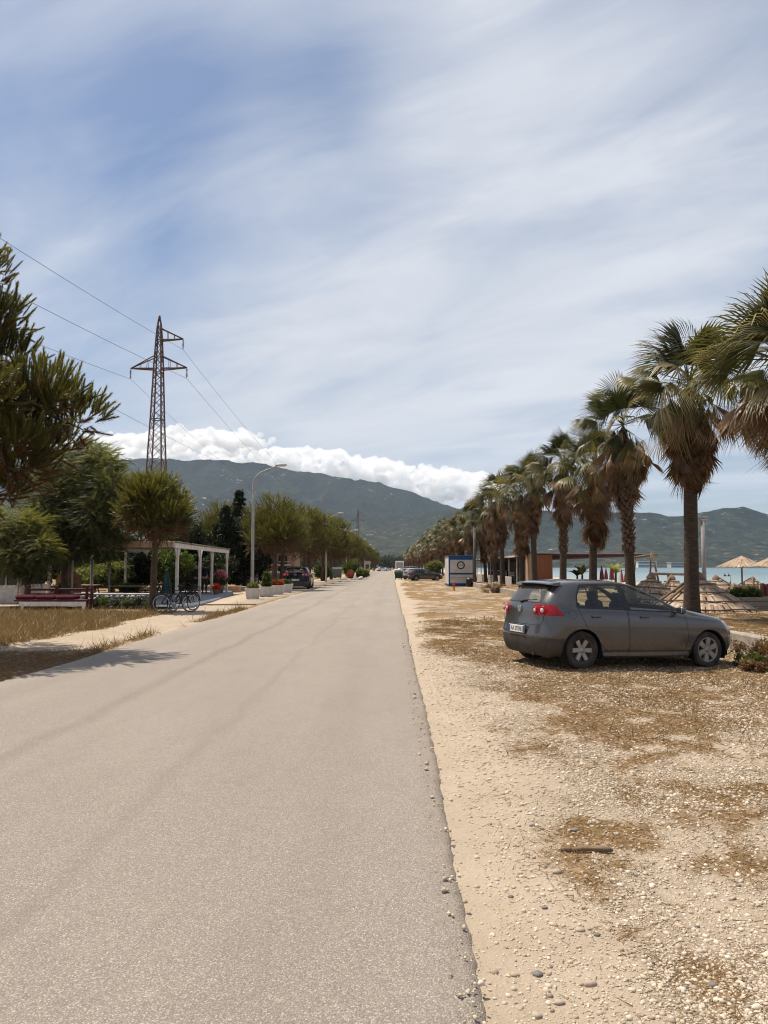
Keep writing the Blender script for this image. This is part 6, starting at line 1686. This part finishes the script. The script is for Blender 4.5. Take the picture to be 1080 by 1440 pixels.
# people under the pergola
def person(x, Y, z, rz, top, legs_, hair, label, hgt=1.70, arms=(.10, .16)):
    o = empty('person', (x, Y, z), rz, label, 'person'); k = hgt / 1.72
    def skin(name, vs, es, rad, mat, parent=None, root=0):
        me = bpy.data.meshes.new(name); me.from_pydata([tuple(np.array(v) * k) for v in vs], es, []); ob = bpy.data.objects.new(name, me); COL.objects.link(ob)
        md = ob.modifiers.new('s', 'SKIN'); md.use_smooth_shade = True
        for i, r_ in enumerate(rad):
            r_ = r_ if hasattr(r_, '__len__') else (r_, r_); me.skin_vertices[0].data[i].radius = (r_[0] * k, r_[1] * k)
        me.skin_vertices[0].data[root].use_root = True
        ob.modifiers.new('u', 'SUBSURF').levels = 1; m2 = evaluated(ob); bpy.data.objects.remove(ob)
        m2.materials.clear(); m2.materials.append(mat); m2.polygons.foreach_set('use_smooth', [True] * len(m2.polygons))
        return link(bpy.data.objects.new(name, m2), parent)
    vs = [(0, 0, .95), (0, 0, 1.10), (0, -.01, 1.30), (0, -.01, 1.42), (0, .0, 1.50), (0, .015, 1.58), (0, .02, 1.68)]; es = [(i, i + 1) for i in range(6)]; rad = [(.155, .11), (.14, .10), (.17, .11), (.13, .085), .052, (.072, .088), (.06, .075)]
    for s in (-1, 1):
        b = len(vs); vs += [(s * .19, -.01, 1.41), (s * (.22 + arms[0] * .3), .01, 1.14), (s * (.22 + arms[0] * .4), arms[1], .92), (s * (.22 + arms[0] * .4), arms[1] + .02, .84)]; rad += [.058, .046, .034, .03]; es += [(3, b), (b, b + 1), (b + 1, b + 2), (b + 2, b + 3)]
        for q, (dx, dl) in enumerate([(-.028, .07), (-.01, .085), (.008, .08), (.026, .065)]):
            c = len(vs); vs += [(s * (.22 + arms[0] * .4) + dx * .5, arms[1] + .03 + abs(dx) * .3, .80), (s * (.22 + arms[0] * .4) + dx * .6, arms[1] + .05, .80 - dl)]; rad += [.010, .008]; es += [(b + 3, c), (c, c + 1)]
        c = len(vs); vs += [(s * (.18 + arms[0] * .4), arms[1] + .05, .83), (s * (.17 + arms[0] * .4), arms[1] + .08, .79)]; rad += [.011, .008]; es += [(b + 3, c), (c, c + 1)]
        b = len(vs); vs += [(s * .09, 0, .86), (s * .10, .01, .48), (s * .105, -.02, .10), (s * .105, .0, .045), (s * .115, .15, .035)]; rad += [.088, .058, .042, .042, .035]; es += [(0, b), (b, b + 1), (b + 1, b + 2), (b + 2, b + 3), (b + 3, b + 4)]
    vs += [(0, .105, 1.60)]; rad += [.016]; es += [(5, len(vs) - 1)]
    body = skin('body', vs, es, rad, M['skin'], o)
    tv = [(0, 0, .90), (0, 0, 1.10), (0, -.01, 1.30), (0, -.01, 1.44)]; te = [(0, 1), (1, 2), (2, 3)]; tr_ = [(.175, .13), (.16, .12), (.188, .13), (.14, .10)]
    for s in (-1, 1): b = len(tv); tv += [(s * .20, -.01, 1.41), (s * (.22 + arms[0] * .3), .01, 1.14), (s * (.22 + arms[0] * .4), arms[1] - .02, .94)]; tr_ += [.072, .060, .046]; te += [(3, b), (b, b + 1), (b + 1, b + 2)]
    skin('jacket', tv, te, tr_, top, o)
    lv = [(0, 0, .96)]; le = []; lr = [(.168, .125)]
    for s in (-1, 1): b = len(lv); lv += [(s * .092, 0, .84), (s * .10, .01, .48), (s * .105, -.02, .09)]; lr += [.102, .074, .060]; le += [(0, b), (b, b + 1), (b + 1, b + 2)]
    skin('trousers', lv, le, lr, legs_, o)
    mb = MB(); mb.blob((0, -.012 * k, 1.665 * k), (.088 * k, .10 * k, .085 * k), 3, .04, 12, 8); mb.blob((0, -.045 * k, 1.60 * k), (.075 * k, .06 * k, .09 * k), 4, .04, 10, 7); mb.build('hair', hair, o)
    for s in (-1, 1): mb = MB(); mb.blob((s * .11 * k, .06 * k, .04), (.05, .14, .042), 5, .03, 10, 7); mb.build('shoe', M['black'], o)
    return o
person(X_(288, 45.0), 45.0, .13, R(8), M['navy'], M['charcoal'], M['hairdark'], 'person in a navy jacket standing under the pergola, back to the road', 1.72)
person(X_(275.5, 45.3), 45.3, .13, R(-60), M['charcoal'], M['charcoal'], M['hairpale'], 'person with pale hair in dark clothes standing under the pergola', 1.62)
# oleander in flower
Y = 45.6; x = X_(309, Y); o = empty('oleander', (x, Y, .13), 0, 'pink flowering oleander in a pot between the pergola posts', 'plant'); rg_ = np.random.default_rng(8)
mb = MB(); mb.lathe([(.20, 0), (.22, .02), (.28, .40), (.31, .42), (.31, .46), (.26, .46), (.25, .40), (.001, .38)], 18); mb.build('pot', M['greygreen'], o)
leaf_mass('foliage', o, [(0, 0, .8, .34), (-.3, 0, .85, .26), (.3, .1, .8, .26)], 420, 'small', M['leaf'], rg_, .2)
leaf_mass('flowers', o, [(.12, -.12, 1.24, .19), (.34, -.1, 1.10, .16), (-.40, -.1, 1.02, .15), (-.58, 0, .98, .12), (-.02, -.2, .90, .13), (.36, -.1, .86, .12), (-.12, -.15, 1.10, .13), (.14, -.2, 1.02, .14)], 420, 'tiny', M['pink'], rg_, .5)
mb = MB()
for q in ((0, .6), (-.35, .6), (.3, .6), (.15, .8)): mb.tube([(0, 0, .38), (q[0] * .5, 0, .38 + q[1] * .4), (q[0], 0, .38 + q[1])], [.02, .015, .008], 5)
mb.build('stem', M['bark'], o)
Y = 43.5; x = X_(304.5, Y); o = empty('flower_tub', (x, Y, .13), 0, 'orange pot of small red flowers at the foot of the oleander', 'plant pot')
mb = MB(); mb.lathe([(.14, 0), (.20, .26), (.22, .28), (.18, .28), (.001, .24)], 16); mb.build('pot', M['terracotta'], o); leaf_mass('flowers', o, [(0, 0, .40, .18)], 160, 'small', M['redflower'], rg_, .3)
folded(235, 33.5, 800, ('greencloth', 'greencloth'), 'tall folded dark green parasol behind the bicycles', .24)['group'] = 'folded parasols in the cafe garden'
# bicycles
def bicycle(x, Y, rz, lean, label):
    o = empty('bicycle', (x, Y, gz(x, Y)), rz, label, 'bicycle', 'bicycles by the small pine'); o.rotation_euler = (lean, 0, rz); r_ = .335
    Mx = Matrix.Rotation(R(90), 3, 'X')
    for wx in (0, 1.06):
        mb = MB(); mb.lathe([(r_ - .018 + .018 * math.cos(a), .018 * math.sin(a)) for a in [2 * math.pi * i / 6 for i in range(6)]], 32, (wx, 0, r_), Mx, close=True); w_ = mb.build('wheel', M['rubber'], o)
        mb = MB(); mb.lathe([(r_ - .034, -.012), (r_ - .052, -.012), (r_ - .052, .012), (r_ - .034, .012)], 32, (wx, 0, r_), Mx, close=True); mb.lathe([(.001, -.03), (.022, -.03), (.022, .03), (.001, .03)], 10, (wx, 0, r_), Mx); mb.build('rim', M['chrome'], w_)
        mb = MB()
        for k in range(14): a = 2 * math.pi * k / 14; mb.tube([(wx, .02 * (-1) ** k, r_), (wx + (r_ - .04) * math.cos(a), 0, r_ + (r_ - .04) * math.sin(a))], .0035, 3, cap=False)
        mb.build('spokes', M['galv'], w_)
        mb = MB(); n = 10; mb.tube([(wx + (r_ + .03) * math.cos(R(q)), 0, r_ + (r_ + .03) * math.sin(R(q))) for q in np.linspace(10, 185, n)], .016, 5); mb.build('mudguard', M['black'], o)
    mb = MB(); bb, st, hd = (.44, 0, .29), (.30, 0, .80), (.86, 0, .84)
    for a, b in ((bb, st), (st, (.84, 0, .80)), (bb, (.87, 0, .72)), ((0, .05, r_), bb), ((0, -.05, r_), bb), ((0, .05, r_), st), ((0, -.05, r_), st), (hd, (.90, 0, .62)), ((.90, .05, .62), (1.06, .05, r_)), ((.90, -.05, .62), (1.06, -.05, r_))): mb.tube([a, b], .018, 6)
    mb.build('frame', M['black'], o)
    mb = MB(); mb.tube([st, (.27, 0, .93)], .014, 6); mb.blob((.24, 0, .96), (.14, .085, .045), 3, .03, 10, 7); mb.build('saddle', M['black'], o)
    mb = MB(); mb.tube([(.86, 0, .82), (.84, 0, 1.0)], .015, 6); mb.tube([(.66, .29, 1.04), (.80, .22, 1.05), (.86, .05, 1.0), (.86, -.05, 1.0), (.80, -.22, 1.05), (.66, -.29, 1.04)], .014, 6); mb.build('handlebar', M['black'], o)
    mb = MB(); mb.tube([(.44, -.09, .29), (.48, -.09, .13)], .012, 5); mb.tube([(.44, .09, .29), (.40, .09, .45)], .012, 5); mb.box((.48, -.13, .12), (.09, .09, .02)); mb.box((.40, .13, .46), (.09, .09, .02)); mb.lathe([(.085, 0), (.09, .004), (.001, .005)], 16, (.44, -.06, .29), Mx); mb.build('crank', M['galv'], o)
    mb = MB()
    for z in (.80, .88, .96): mb.tube([(.96, -.15, z), (1.22, -.15, z), (1.22, .15, z), (.96, .15, z), (.96, -.15, z)], .007, 4)
    for q in (.96, 1.05, 1.14, 1.22):
        for s in (-.15, .15): mb.tube([(q, s, .78), (q, s, .97)], .005, 4)
    mb.box((1.09, 0, .78), (.27, .30, .01)); mb.build('basket', M['black'], o)
    return o
bicycle(X_(228, 28.2), 28.2, R(24), R(-7), 'black bicycle leaning on the small pine, its pale rimmed wheel facing the road')
bicycle(X_(244, 28.9), 28.9, R(62), R(8), 'second bicycle with dark mudguards parked right behind the first')
# whitewashed dry stone wall
mb = MB(); x0, x1 = X_(108, 31.0), X_(214, 30.4); k = 0; x = x0
for lay in range(5):
    x = x0 + lay * .07
    while x < x1:
        w_ = rnd.uniform(.07, .24); mb.blob((x + w_ / 2, 30.7 + rnd.uniform(-.08, .06), .06 + lay * .11 + rnd.uniform(-.02, .02)), (w_ * .58, .17, rnd.uniform(.045, .085)), k, .3, 8, 5); k += 1; x += w_
tag(mb.build('stone_wall', M['stonewhite']), 'low whitewashed rubble stone wall between the maroon bench and the small pine', 'wall')
for k_ in range(7):
    shrub('ground_bush', 118 + k_ * 15, 0, 30.25, .5, .36 + .1 * (k_ % 3), M['leafdark' if k_ % 2 else 'leaf'], 'tiny', 'low dark bush growing at the foot of the whitewashed stone wall', 160, 300 + k_, 'low bushes along the stone wall')
mb = MB(); mb.box(((x0 + x1) / 2, 30.75, .60), (x1 - x0 + .1, .34, .06), b=.02)
tag(mb.build('wall_coping', M['planter']), 'pale coping slab along the top of the whitewashed stone wall', 'coping')
# maroon bench
Y = 29.6; x0, x1 = X_(24, Y), X_(126, Y); L = x1 - x0; o = empty('garden_bench', ((x0 + x1) / 2, Y, 0), 0, 'long maroon bench with crimson cushions over a white front board', 'bench')
mb = MB(); mb.box((.16, -.30, .27), (L - .30, .06, .17), b=.01); mb.build('front_board', M['whitewood'], o)
mb = MB(); mb.box((.02, .02, .40), (L - .1, .66, .07), b=.01); mb.build('seat', M['maroon'], o)
for k in range(3):
    mb = MB(); mb.box((-L / 2 + .45 + k * .78, .02, .52), (.76, .60, .17), b=.06); mb.build('cushion', M['cushion'], o)
mb = MB(); mb.box((.1, .36, .80), (L - .35, .05, .09), b=.01); mb.box((.1, .36, .62), (L - .35, .04, .07), b=.01); mb.build('backrest', M['maroon'], o)
for q in (-L / 2 + .28, 0, L / 2 - .22, L / 2 - .02):
    mb = MB(); mb.box((q, .37, .46), (.10, .08, .98), b=.01); mb.build('post', M['maroon'], o)
for q in (-L / 2 + .4, L / 2 - .08):
    mb = MB(); mb.box((q, -.29, .11), (.10, .09, .22), b=.01); mb.build('leg', M['whitewood'], o)
# white walled building at the frame edge
Y = 35.5; x0, x1 = X_(-60, Y), X_(26, Y); o = empty('garden_house', ((x0 + x1) / 2, Y, 0), 0, 'white walled building with a tall dark framed window at the left frame edge', 'building'); w_ = x1 - x0
mb = MB(); mb.box((0, 1.5, .42), (w_, 3, .84), b=.01); mb.build('wall', M['whitewood'], o)
mb = MB(); mb.box((0, 1.5, 1.5), (w_ - .1, 2.7, 1.32)); mb.build('window', M['glassdark'] if 'glassdark' in M else m_glassdark, o)
mb = MB()
for q in np.linspace(-w_ / 2 + .06, w_ / 2 - .06, 6): mb.box((q, .10, 1.48), (.06, .06, 1.30))
mb.build('window_frame', M['whitewood'], o)
mb = MB(); mb.box((0, 1.4, 2.25), (w_ + .4, 3.4, .18), b=.02); mb.build('roof', M['greywood'], o)
# terracotta oven wall with an iron branch
Y = 36.0; o = empty('clay_oven', (X_(97, Y), Y, 0), 0.25, 'terracotta oven with a rounded top standing behind the maroon bench', 'oven')
mb = MB(); pr = [(-.5, 0), (.5, 0), (.5, 1.05), (.42, 1.3), (.2, 1.45), (-.2, 1.45), (-.42, 1.3), (-.5, 1.05)]; mb.prism(pr, Matrix(((1, 0, 0, 0), (0, 0, -1, .5), (0, 1, 0, 0), (0, 0, 0, 1))), .9); mb.build('body', M['terracotta'], o)
mb = MB(); mb.box((0, .05, 1.6), (.28, .28, .5), b=.03); mb.build('chimney', M['terracotta'], o)
mb = MB()
for a in (-60, -30, 0, 30, 60): mb.tube([(0, -.45, .55), (.3 * math.sin(R(a)), -.46, .55 + .35 * math.cos(R(a))), (.5 * math.sin(R(a) * 1.1), -.46, .6 + .72 * math.cos(R(a)))], [.03, .022, .012], 5)
mb.build('iron_branch', M['rust'], o)
shrub('flowering_bush', 86, 0, 34, .9, .95, M['leafpale'], 'small', 'small yellow flowering bush in front of the terracotta oven', 300, 77)
for i, (px, Y, pt, lb) in enumerate([(102, 33, 788, 'thin grey post rising beside the terracotta oven'), (129.5, 34, 786, 'thin grey post in the middle of the garden, right of the oven'), (154, 35, 792, 'thin grey post left of the picnic table'), (30, 33.5, 787, 'thin white post by the white walled building')]):
    x = X_(px, Y); mb = MB(); mb.tube([(x, Y, -.1), (x, Y, at(px, pt, Y).z)], .045, 8); tag(mb.build('garden_post', M['concpole' if i < 3 else 'whitewood']), lb, 'post', 'thin posts in the cafe garden')
def picnic(px, Y, label, cloth):
    o = empty('picnic_table', (X_(px, Y), Y, 0), 0, label, 'table', 'picnic tables in the cafe garden')
    mb = MB(); mb.box((0, 0, .74), (1.8, .8, .05), b=.01); mb.build('table_top', M[cloth], o)
    for s in (-1, 1):
        mb = MB(); mb.box((0, s * .65, .44), (1.8, .28, .045), b=.01); mb.build('bench', M['maroon'], o)
        mb = MB(); mb.tube([(s * .7, -.6, 0), (s * .7, 0, .72)], .04, 4); mb.tube([(s * .7, .6, 0), (s * .7, 0, .72)], .04, 4); mb.build('leg', M['wood'], o)
    return o
picnic(178, 37.5, 'picnic table with pale top and maroon benches left of the small pine', 'tanedge'); picnic(206, 41, 'picnic table with maroon top further back, right of the first', 'maroon'); picnic(118, 39.5, 'picnic table with pale top between the thin posts', 'tanedge')
for i, px in enumerate((149, 164)):
    x = X_(px, 35.2); o = empty('crate', (x, 35.2, 0), .1 * i, ['grey green crate left of a pair on the garden ground', 'grey crate right of a pair on the garden ground'][i], 'crate', 'crates by the picnic table')
    mb = MB()
    for q in ((0, -.22), (0, .22)): mb.box((0, q[1], .24), (.48, .02, .48), b=.005)
    for s in (-1, 1): mb.box((s * .23, 0, .24), (.02, .42, .48), b=.005)
    mb.box((0, 0, .03), (.44, .42, .03)); mb.build('box', M['greygreen'], o); mb = MB(); mb.box((0, 0, .49), (.52, .50, .03), b=.005); mb.build('lid', M['tank'], o)
# low stone edge at the back of the patio
mb = MB(); mb.box((-12.4, 50.6, .22), (5.0, .35, .44), b=.03); tag(mb.build('garden_wall', M['tanedge']), 'low sandy wall across the back of the pergola patio', 'wall')
mb = MB(); mb.box((-9.9, 52.5, .18), (3.4, .35, .36), b=.03); tag(mb.build('garden_wall', M['conc']), 'low sandy kerb wall between the patio and the street lamp', 'wall')

# ------------------------------------------------------------------ pylons and cables
def pylon(loc, rz, label):
    o = empty('pylon', loc, rz, label, 'pylon', 'lattice pylons of the power line')
    def hw(z): return np.interp(z, [0, 11.5, 17, 22.9, 27.2, 28.6], [1.30, .80, .58, .39, .20, .03])
    mb = MB(); H = 28.4; lv = [0, 2.4, 4.6, 6.6, 8.5, 10.2, 11.8, 13.3, 14.7, 16, 17.2, 18.3, 19.4, 20.4, 21.4, 22.2, 23.0, 23.9, 24.8, 25.7, 26.5, 27.4, H]
    for sx in (-1, 1):
        for sy in (-1, 1): mb.tube([(sx * hw(z), sy * hw(z), z) for z in lv], [.085] * (len(lv) - 3) + [.07, .055, .03], 4)
    for a, b in zip(lv[:-1], lv[1:]):
        for f_ in range(4):
            c = [(-1, -1), (1, -1), (1, 1), (-1, 1)]; p, q = c[f_], c[(f_ + 1) % 4]
            P_ = lambda k, z: (k[0] * hw(z), k[1] * hw(z), z)
            mb.tube([P_(p, a), P_(q, b)], .036, 3, False); mb.tube([P_(q, a), P_(p, b)], .036, 3, False)
            if b in (17.2, 22.2, 23.9, 25.7, 26.5): mb.tube([P_(p, b), P_(q, b)], .06, 3, False)
    mb.build('lattice', M['rust'], o)
    tips = []
    for s, zb, zt, l_ in ((-1, 22.6, 24.0, 3.0), (1, 22.6, 24.0, 3.05), (1, 25.7, 27.0, 2.6)):
        mb = MB(); tip = (s * l_, 0, zb + .12)
        for sy in (-1, 1):
            mb.tube([(s * hw(zb), sy * hw(zb), zb), tip], .085, 4); mb.tube([(s * hw(zt), sy * hw(zt), zt), tip], .07, 4)
            for q in (.3, .6):
                p0 = np.array((s * hw(zb), sy * hw(zb), zb)) * (1 - q) + np.array(tip) * q; p1 = np.array((s * hw(zt), sy * hw(zt), zt)) * (1 - q) + np.array(tip) * q; mb.tube([tuple(p0), tuple(p1)], .03, 3)
        for q in (.35, .7): mb.tube([tuple(np.array((s * hw(zb), -hw(zb), zb)) * (1 - q) + np.array(tip) * q), tuple(np.array((s * hw(zb), hw(zb), zb)) * (1 - q) + np.array(tip) * q)], .03, 3)
        arm = mb.build('crossarm', M['rust'], o)
        mb = MB(); pr = []
        for k in range(7): pr += [(.03, -.15 - k * .13), (.11, -.18 - k * .13), (.11, -.20 - k * .13), (.03, -.23 - k * .13)]
        mb.lathe([(.02, 0)] + pr + [(.02, -1.15)], 8, (tip[0], 0, tip[2])); mb.build('insulator', M['greygreen'], arm)
        tips.append((tip[0], 0, tip[2] - 1.15))
    return o, tips
P1 = Vector((X_(217, 80), 80, 0)); P2 = Vector((X_(503, 350), 350, 0)); dvec = (P2 - P1).normalized(); rz = math.atan2(dvec.y, dvec.x) - math.pi / 2
py1, tips = pylon(P1, rz, 'rusty lattice pylon rising behind the left trees')
py2 = copy_tree(py1); py2.location = P2; py2['label'] = 'far tiny lattice pylon standing against the mountain above the pines'
M['cable'] = pm('dark_cable', (.06, .06, .065), (.05, .05, .055), 5, .6)
Rz = Matrix.Rotation(rz, 3, 'Z')
P0 = P1 - (P2 - P1)
names3 = ['lower left', 'lower right', 'upper']
for i, tp in enumerate(tips):
    for a, b, nm in ((P0, P1, 'running back over the pine'), (P1, P2, 'running on towards the mountain')):
        A = a + Rz @ Vector(tp); B = b + Rz @ Vector(tp); n = 40; mb = MB()
        mb.tube([tuple(A.lerp(B, k / n) - Vector((0, 0, 4 * 7.5 * (k / n) * (1 - k / n)))) for k in range(n + 1)], .017, 4)
        tag(mb.build('power_line', M['cable']), 'power cable from the pylon\'s %s arm, %s' % (names3[i], nm), 'cable', 'cables of the power line')
for i, (A, B) in enumerate([(at(120, 553, 62), at(400, 678, 330)), (at(60, 590, 62), at(330, 690, 330))]):
    n = 30; mb = MB(); mb.tube([tuple(A.lerp(B, k / n) - Vector((0, 0, 4 * 2.0 * (k / n) * (1 - k / n)))) for k in range(n + 1)], .018, 4)
    tag(mb.build('telephone_line', M['cable']), ['upper thin cable crossing below the pylon arms', 'lower thin cable crossing near the pylon foot'][i], 'cable', 'thin low cables')

# ------------------------------------------------------------------ loose cover on the ground
def field(name, mat, P, T, Rm, S, attr_rnd, dead=None, quads=False):
    V, Fc = inst(T[0], T[1], Rm, S, P); k = len(T[0]); at_ = dict(rnd=np.clip(attr_rnd, 0, 1).repeat(k))
    if dead is not None: at_['dead'] = dead.repeat(k)
    o = np_obj(name, V, tris=Fc, mat=mat, attr=at_, smooth=False); return tag(o, kind='stuff')
rg_ = np.random.default_rng(77)
bm = bmesh.new(); bmesh.ops.create_icosphere(bm, subdivisions=1, radius=1); pv = np.array([v.co[:] for v in bm.verts]); pfc = np.array([[v.index for v in f_.verts] for f_ in bm.faces]); bm.free()
pv = pv * (1 + rg_.normal(size=(len(pv), 1)) * .16)
m, t, bs, out = newmat('pebble_stone'); a = t.attr('rnd')
t.put(bs.inputs['Base Color'], t.mix(t.maprange(t.noise(t.obj(), 60, 3), .3, .7, 0, .35), t.ramp(a, [(0, (.10, .09, .085)), (.12, (.22, .19, .165)), (.35, (.38, .30, .22)), (.7, (.54, .45, .345)), (1, (.72, .65, .54))]), (.40, .31, .21)))
bs.inputs['Roughness'].default_value = .9; bs.inputs['Specular IOR Level'].default_value = .2; M['pebble'] = m
# pebbles: many near the camera, thinning out with distance
n = 640000; py = 1.9 + 15 * rg_.random(n) ** 2.0; px = .24 + (np.minimum(.78 * py + 2.6, 8) - .36) * rg_.random(n)
g_, gr_, li_, be_, sa_ = masks(px, py)
keep = rg_.random(n) < np.clip(.14 + .85 * gr_ - .25 * g_, .03, 1) * np.clip(.55 + sstep(.42, 1.0, px), .55, 1) * np.where(px < .46, .3, 1)
px, py = px[keep], py[keep]; n = len(px)
s = np.clip(rg_.lognormal(-.55, .60, n), .22, 2.5) * .0052 * (1 + py * .055)
P = np.stack([px, py, np.where(px < road_right(py), .023, ground_z(px, py)) + s * .12], 1)
S = np.stack([s * rg_.uniform(.8, 1.5, n), s * rg_.uniform(.8, 1.2, n), s * rg_.uniform(.45, .8, n)], 1)
fr_ = frames(np.stack([rg_.normal(size=n) * .25, rg_.normal(size=n) * .25, np.ones(n)], 1), rg_)
field('gravel', M['pebble'], P, (pv, pfc), fr_, S, np.clip(rg_.beta(3.0, 1.9, n), 0, 1))
# straw: flattened dead blades in the grassy patches, standing wisps among them
def blades(n, xr, yr, pw, dens, hgt, flat, wd, seed):
    rg2 = np.random.default_rng(seed); y = yr[0] + (yr[1] - yr[0]) * rg2.random(n) ** pw
    x = xr[0] + (xr[1] - xr[0]) * rg2.random(n); m_ = masks(x, y); k = rg2.random(n) < dens(x, y, m_); x, y = x[k], y[k]; n = len(x)
    d = np.stack([rg2.normal(size=n), rg2.normal(size=n), np.abs(rg2.normal(size=n)) * flat + .05], 1)
    h = hgt * rg2.lognormal(0, .4, n) * (1 + y * .012); w_ = wd * (1 + y * .05)
    T = (np.array([(-.5, 0, 0), (.5, 0, 0), (.12, 0, 1.0)]), np.array([(0, 1, 2)]))
    return np.stack([x, y, ground_z(x, y) + .004], 1), T, frames(d, rg2), np.stack([w_, w_, h], 1), rg2, n
M['straw'] = needlemat('dry_grass', (.105, .082, .030), (.36, .245, .115), (.215, .115, .050), .25)
P, T, Fm, S, rg2, n = blades(360000, (.6, 11), (2.0, 24), 1.45, lambda x, y, m_: np.clip(m_[0] * .95 + .035, 0, 1) * (x < .80 * y + 3.0), .048, .16, .0045, 5)
field('dry_grass', M['straw'], P, T, Fm, S, rg2.beta(2, 2, n), np.clip(rg2.normal(size=n) * .3 + .45, 0, 1))
P, T, Fm, S, rg2, n = blades(26000, (.8, 16), (6.5, 30), 1.0, lambda x, y, m_: np.clip(m_[0], 0, 1) * sstep(.5, .72, fbm(x * .9, y * .9, 91, 3)) * 1.0, .11, 1.6, .006, 6)
field('green_grass', M['straw'], P, T, Fm, S, rg2.beta(1.3, 4, n) * .5, np.clip(rg2.normal(size=n) * .1, 0, .3))
P, T, Fm, S, rg2, n = blades(90000, (-17, -5.6), (12.5, 31), 1.0, lambda x, y, m_: np.clip(m_[0], 0, 1), .15, 1.1, .0075, 7)
field('field_grass', M['straw'], P, T, Fm, S, rg2.beta(1.7, 2.8, n), np.clip(rg2.normal(size=n) * .25 + .18, 0, 1))
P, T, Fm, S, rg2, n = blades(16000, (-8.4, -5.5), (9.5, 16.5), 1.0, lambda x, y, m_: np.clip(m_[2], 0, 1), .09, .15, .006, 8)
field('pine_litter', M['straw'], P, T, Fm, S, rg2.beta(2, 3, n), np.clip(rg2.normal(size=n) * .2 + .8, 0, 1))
# dry reddish weeds and a green weed tuft round the hatchback's front wheel and along the kerb wall
def weeds(label, x, y, r_, h, mat, n, seed, name='weed_tuft'):
    rg2 = np.random.default_rng(seed); o = empty(name, (x, y, gz(x, y)), 0, label, 'weed', 'weeds at the kerb wall')
    leaf_mass('foliage', o, [(rg2.normal() * r_ * .5, rg2.normal() * r_ * .4, h * rg2.uniform(.2, .6), h * .5) for _ in range(6)], n, 'tiny', mat, rg2, .1, .0)
    mb = MB()
    for _ in range(9): a = rg2.uniform(0, 6.28); mb.tube([(0, 0, 0), (r_ * math.cos(a) * .6, r_ * math.sin(a) * .6, h * .6), (r_ * math.cos(a), r_ * math.sin(a), h * rg2.uniform(.7, 1.2))], .004, 3)
    mb.build('stem', M['bark'], o)
M['redweed'] = leafmat('dry_red_weed', (.10, .055, .028), (.24, .15, .075), .25)
weeds('green weed tuft growing at the hatchback front wheel', 6.42, 13.7, .34, .26, M['leaf'], 420, 1)
weeds('reddish dry weed against the kerb wall right of the hatchback nose', 6.78, 14.1, .30, .36, M['redweed'], 300, 2)
weeds('reddish dry weed at the right frame edge below the kerb wall', 6.7, 12.9, .36, .32, M['redweed'], 300, 3)
weeds('dry weed tuft under the hatchback front bumper', 6.1, 13.25, .25, .18, M['redweed'], 200, 4)
# single stones and sticks one can point at
def stone(px, py, r_, tone, label, k):
    p = on_ground(px, py); r_ *= .5; mb = MB(); mb.blob((0, 0, r_ * .25), (r_ * 1.3, r_, r_ * .62), k, .15, 12, 8)
    o = mb.build('stone', tone, loc=(p.x, p.y, gz(p.x, p.y))); tag(o, label, 'stone', 'larger stones on the gravel')
M['stonegrey'] = pm('grey_stone', (.20, .185, .17), (.13, .12, .11), 40, .85); M['stonetan'] = pm('tan_stone', (.42, .345, .265), (.31, .25, .19), 40, .9)
for k, (px, py, r_, tone, lb) in enumerate([(748, 1158, .030, 'stonegrey', 'small dark stone left of the flat slate on the gravel'), (763, 1163, .022, 'stonegrey', 'smallest dark stone just left of the flat slate'), (808, 1165, .040, 'stonegrey', 'flat grey slate lying on the gravel left of the stick'),
                                        (783, 1222, .045, 'stonetan', 'brown rounded stone below the stick'), (718, 1252, .026, 'stonegrey', 'small grey stone on sand below the brown rounded stone, left of two'), (766, 1269, .026, 'stonegrey', 'small dark stone on sand, right of two'),
                                        (816, 1302, .034, 'stonetan', 'pale stone in the middle of the sandy verge'), (840, 1310, .026, 'stonegrey', 'grey stone right of the pale stone on the sandy verge'), (756, 1360, .038, 'stonegrey', 'rounded grey pebble near the bottom of the verge'),
                                        (724, 1360, .030, 'stonetan', 'pale pebble left of the rounded grey pebble near the bottom'), (830, 1377, .042, 'stonetan', 'flat brownish stone near the bottom of the verge'), (787, 1400, .034, 'stonetan', 'pale pebble at the bottom below the flat brownish stone'),
                                        (755, 1417, .036, 'stonetan', 'broad pale pebble at the very bottom of the verge'), (1002, 1378, .036, 'stonegrey', 'dark bluish stone at the lower right of the gravel'), (719, 1019, .055, 'stonetan', 'white chalky stone at the sand edge left of the hatchback shadow')]):
    stone(px, py, r_, M[tone], lb, k)
p = on_ground(830, 1196); mb = MB(); mb.tube([(-.11, .01, .012), (-.05, 0, .022), (.02, .012, .018), (.10, -.012, .022), (.13, -.005, .015)], [.012, .016, .011, .017, .009], 7)
mb.tube([(-.17, .02, .01), (-.11, .012, .014)], [.010, .014], 6)
tag(mb.build('broken_stick', M['wood'], loc=(p.x, p.y, gz(p.x, p.y))), 'broken brown stick lying on the gravel below the slate', 'stick')
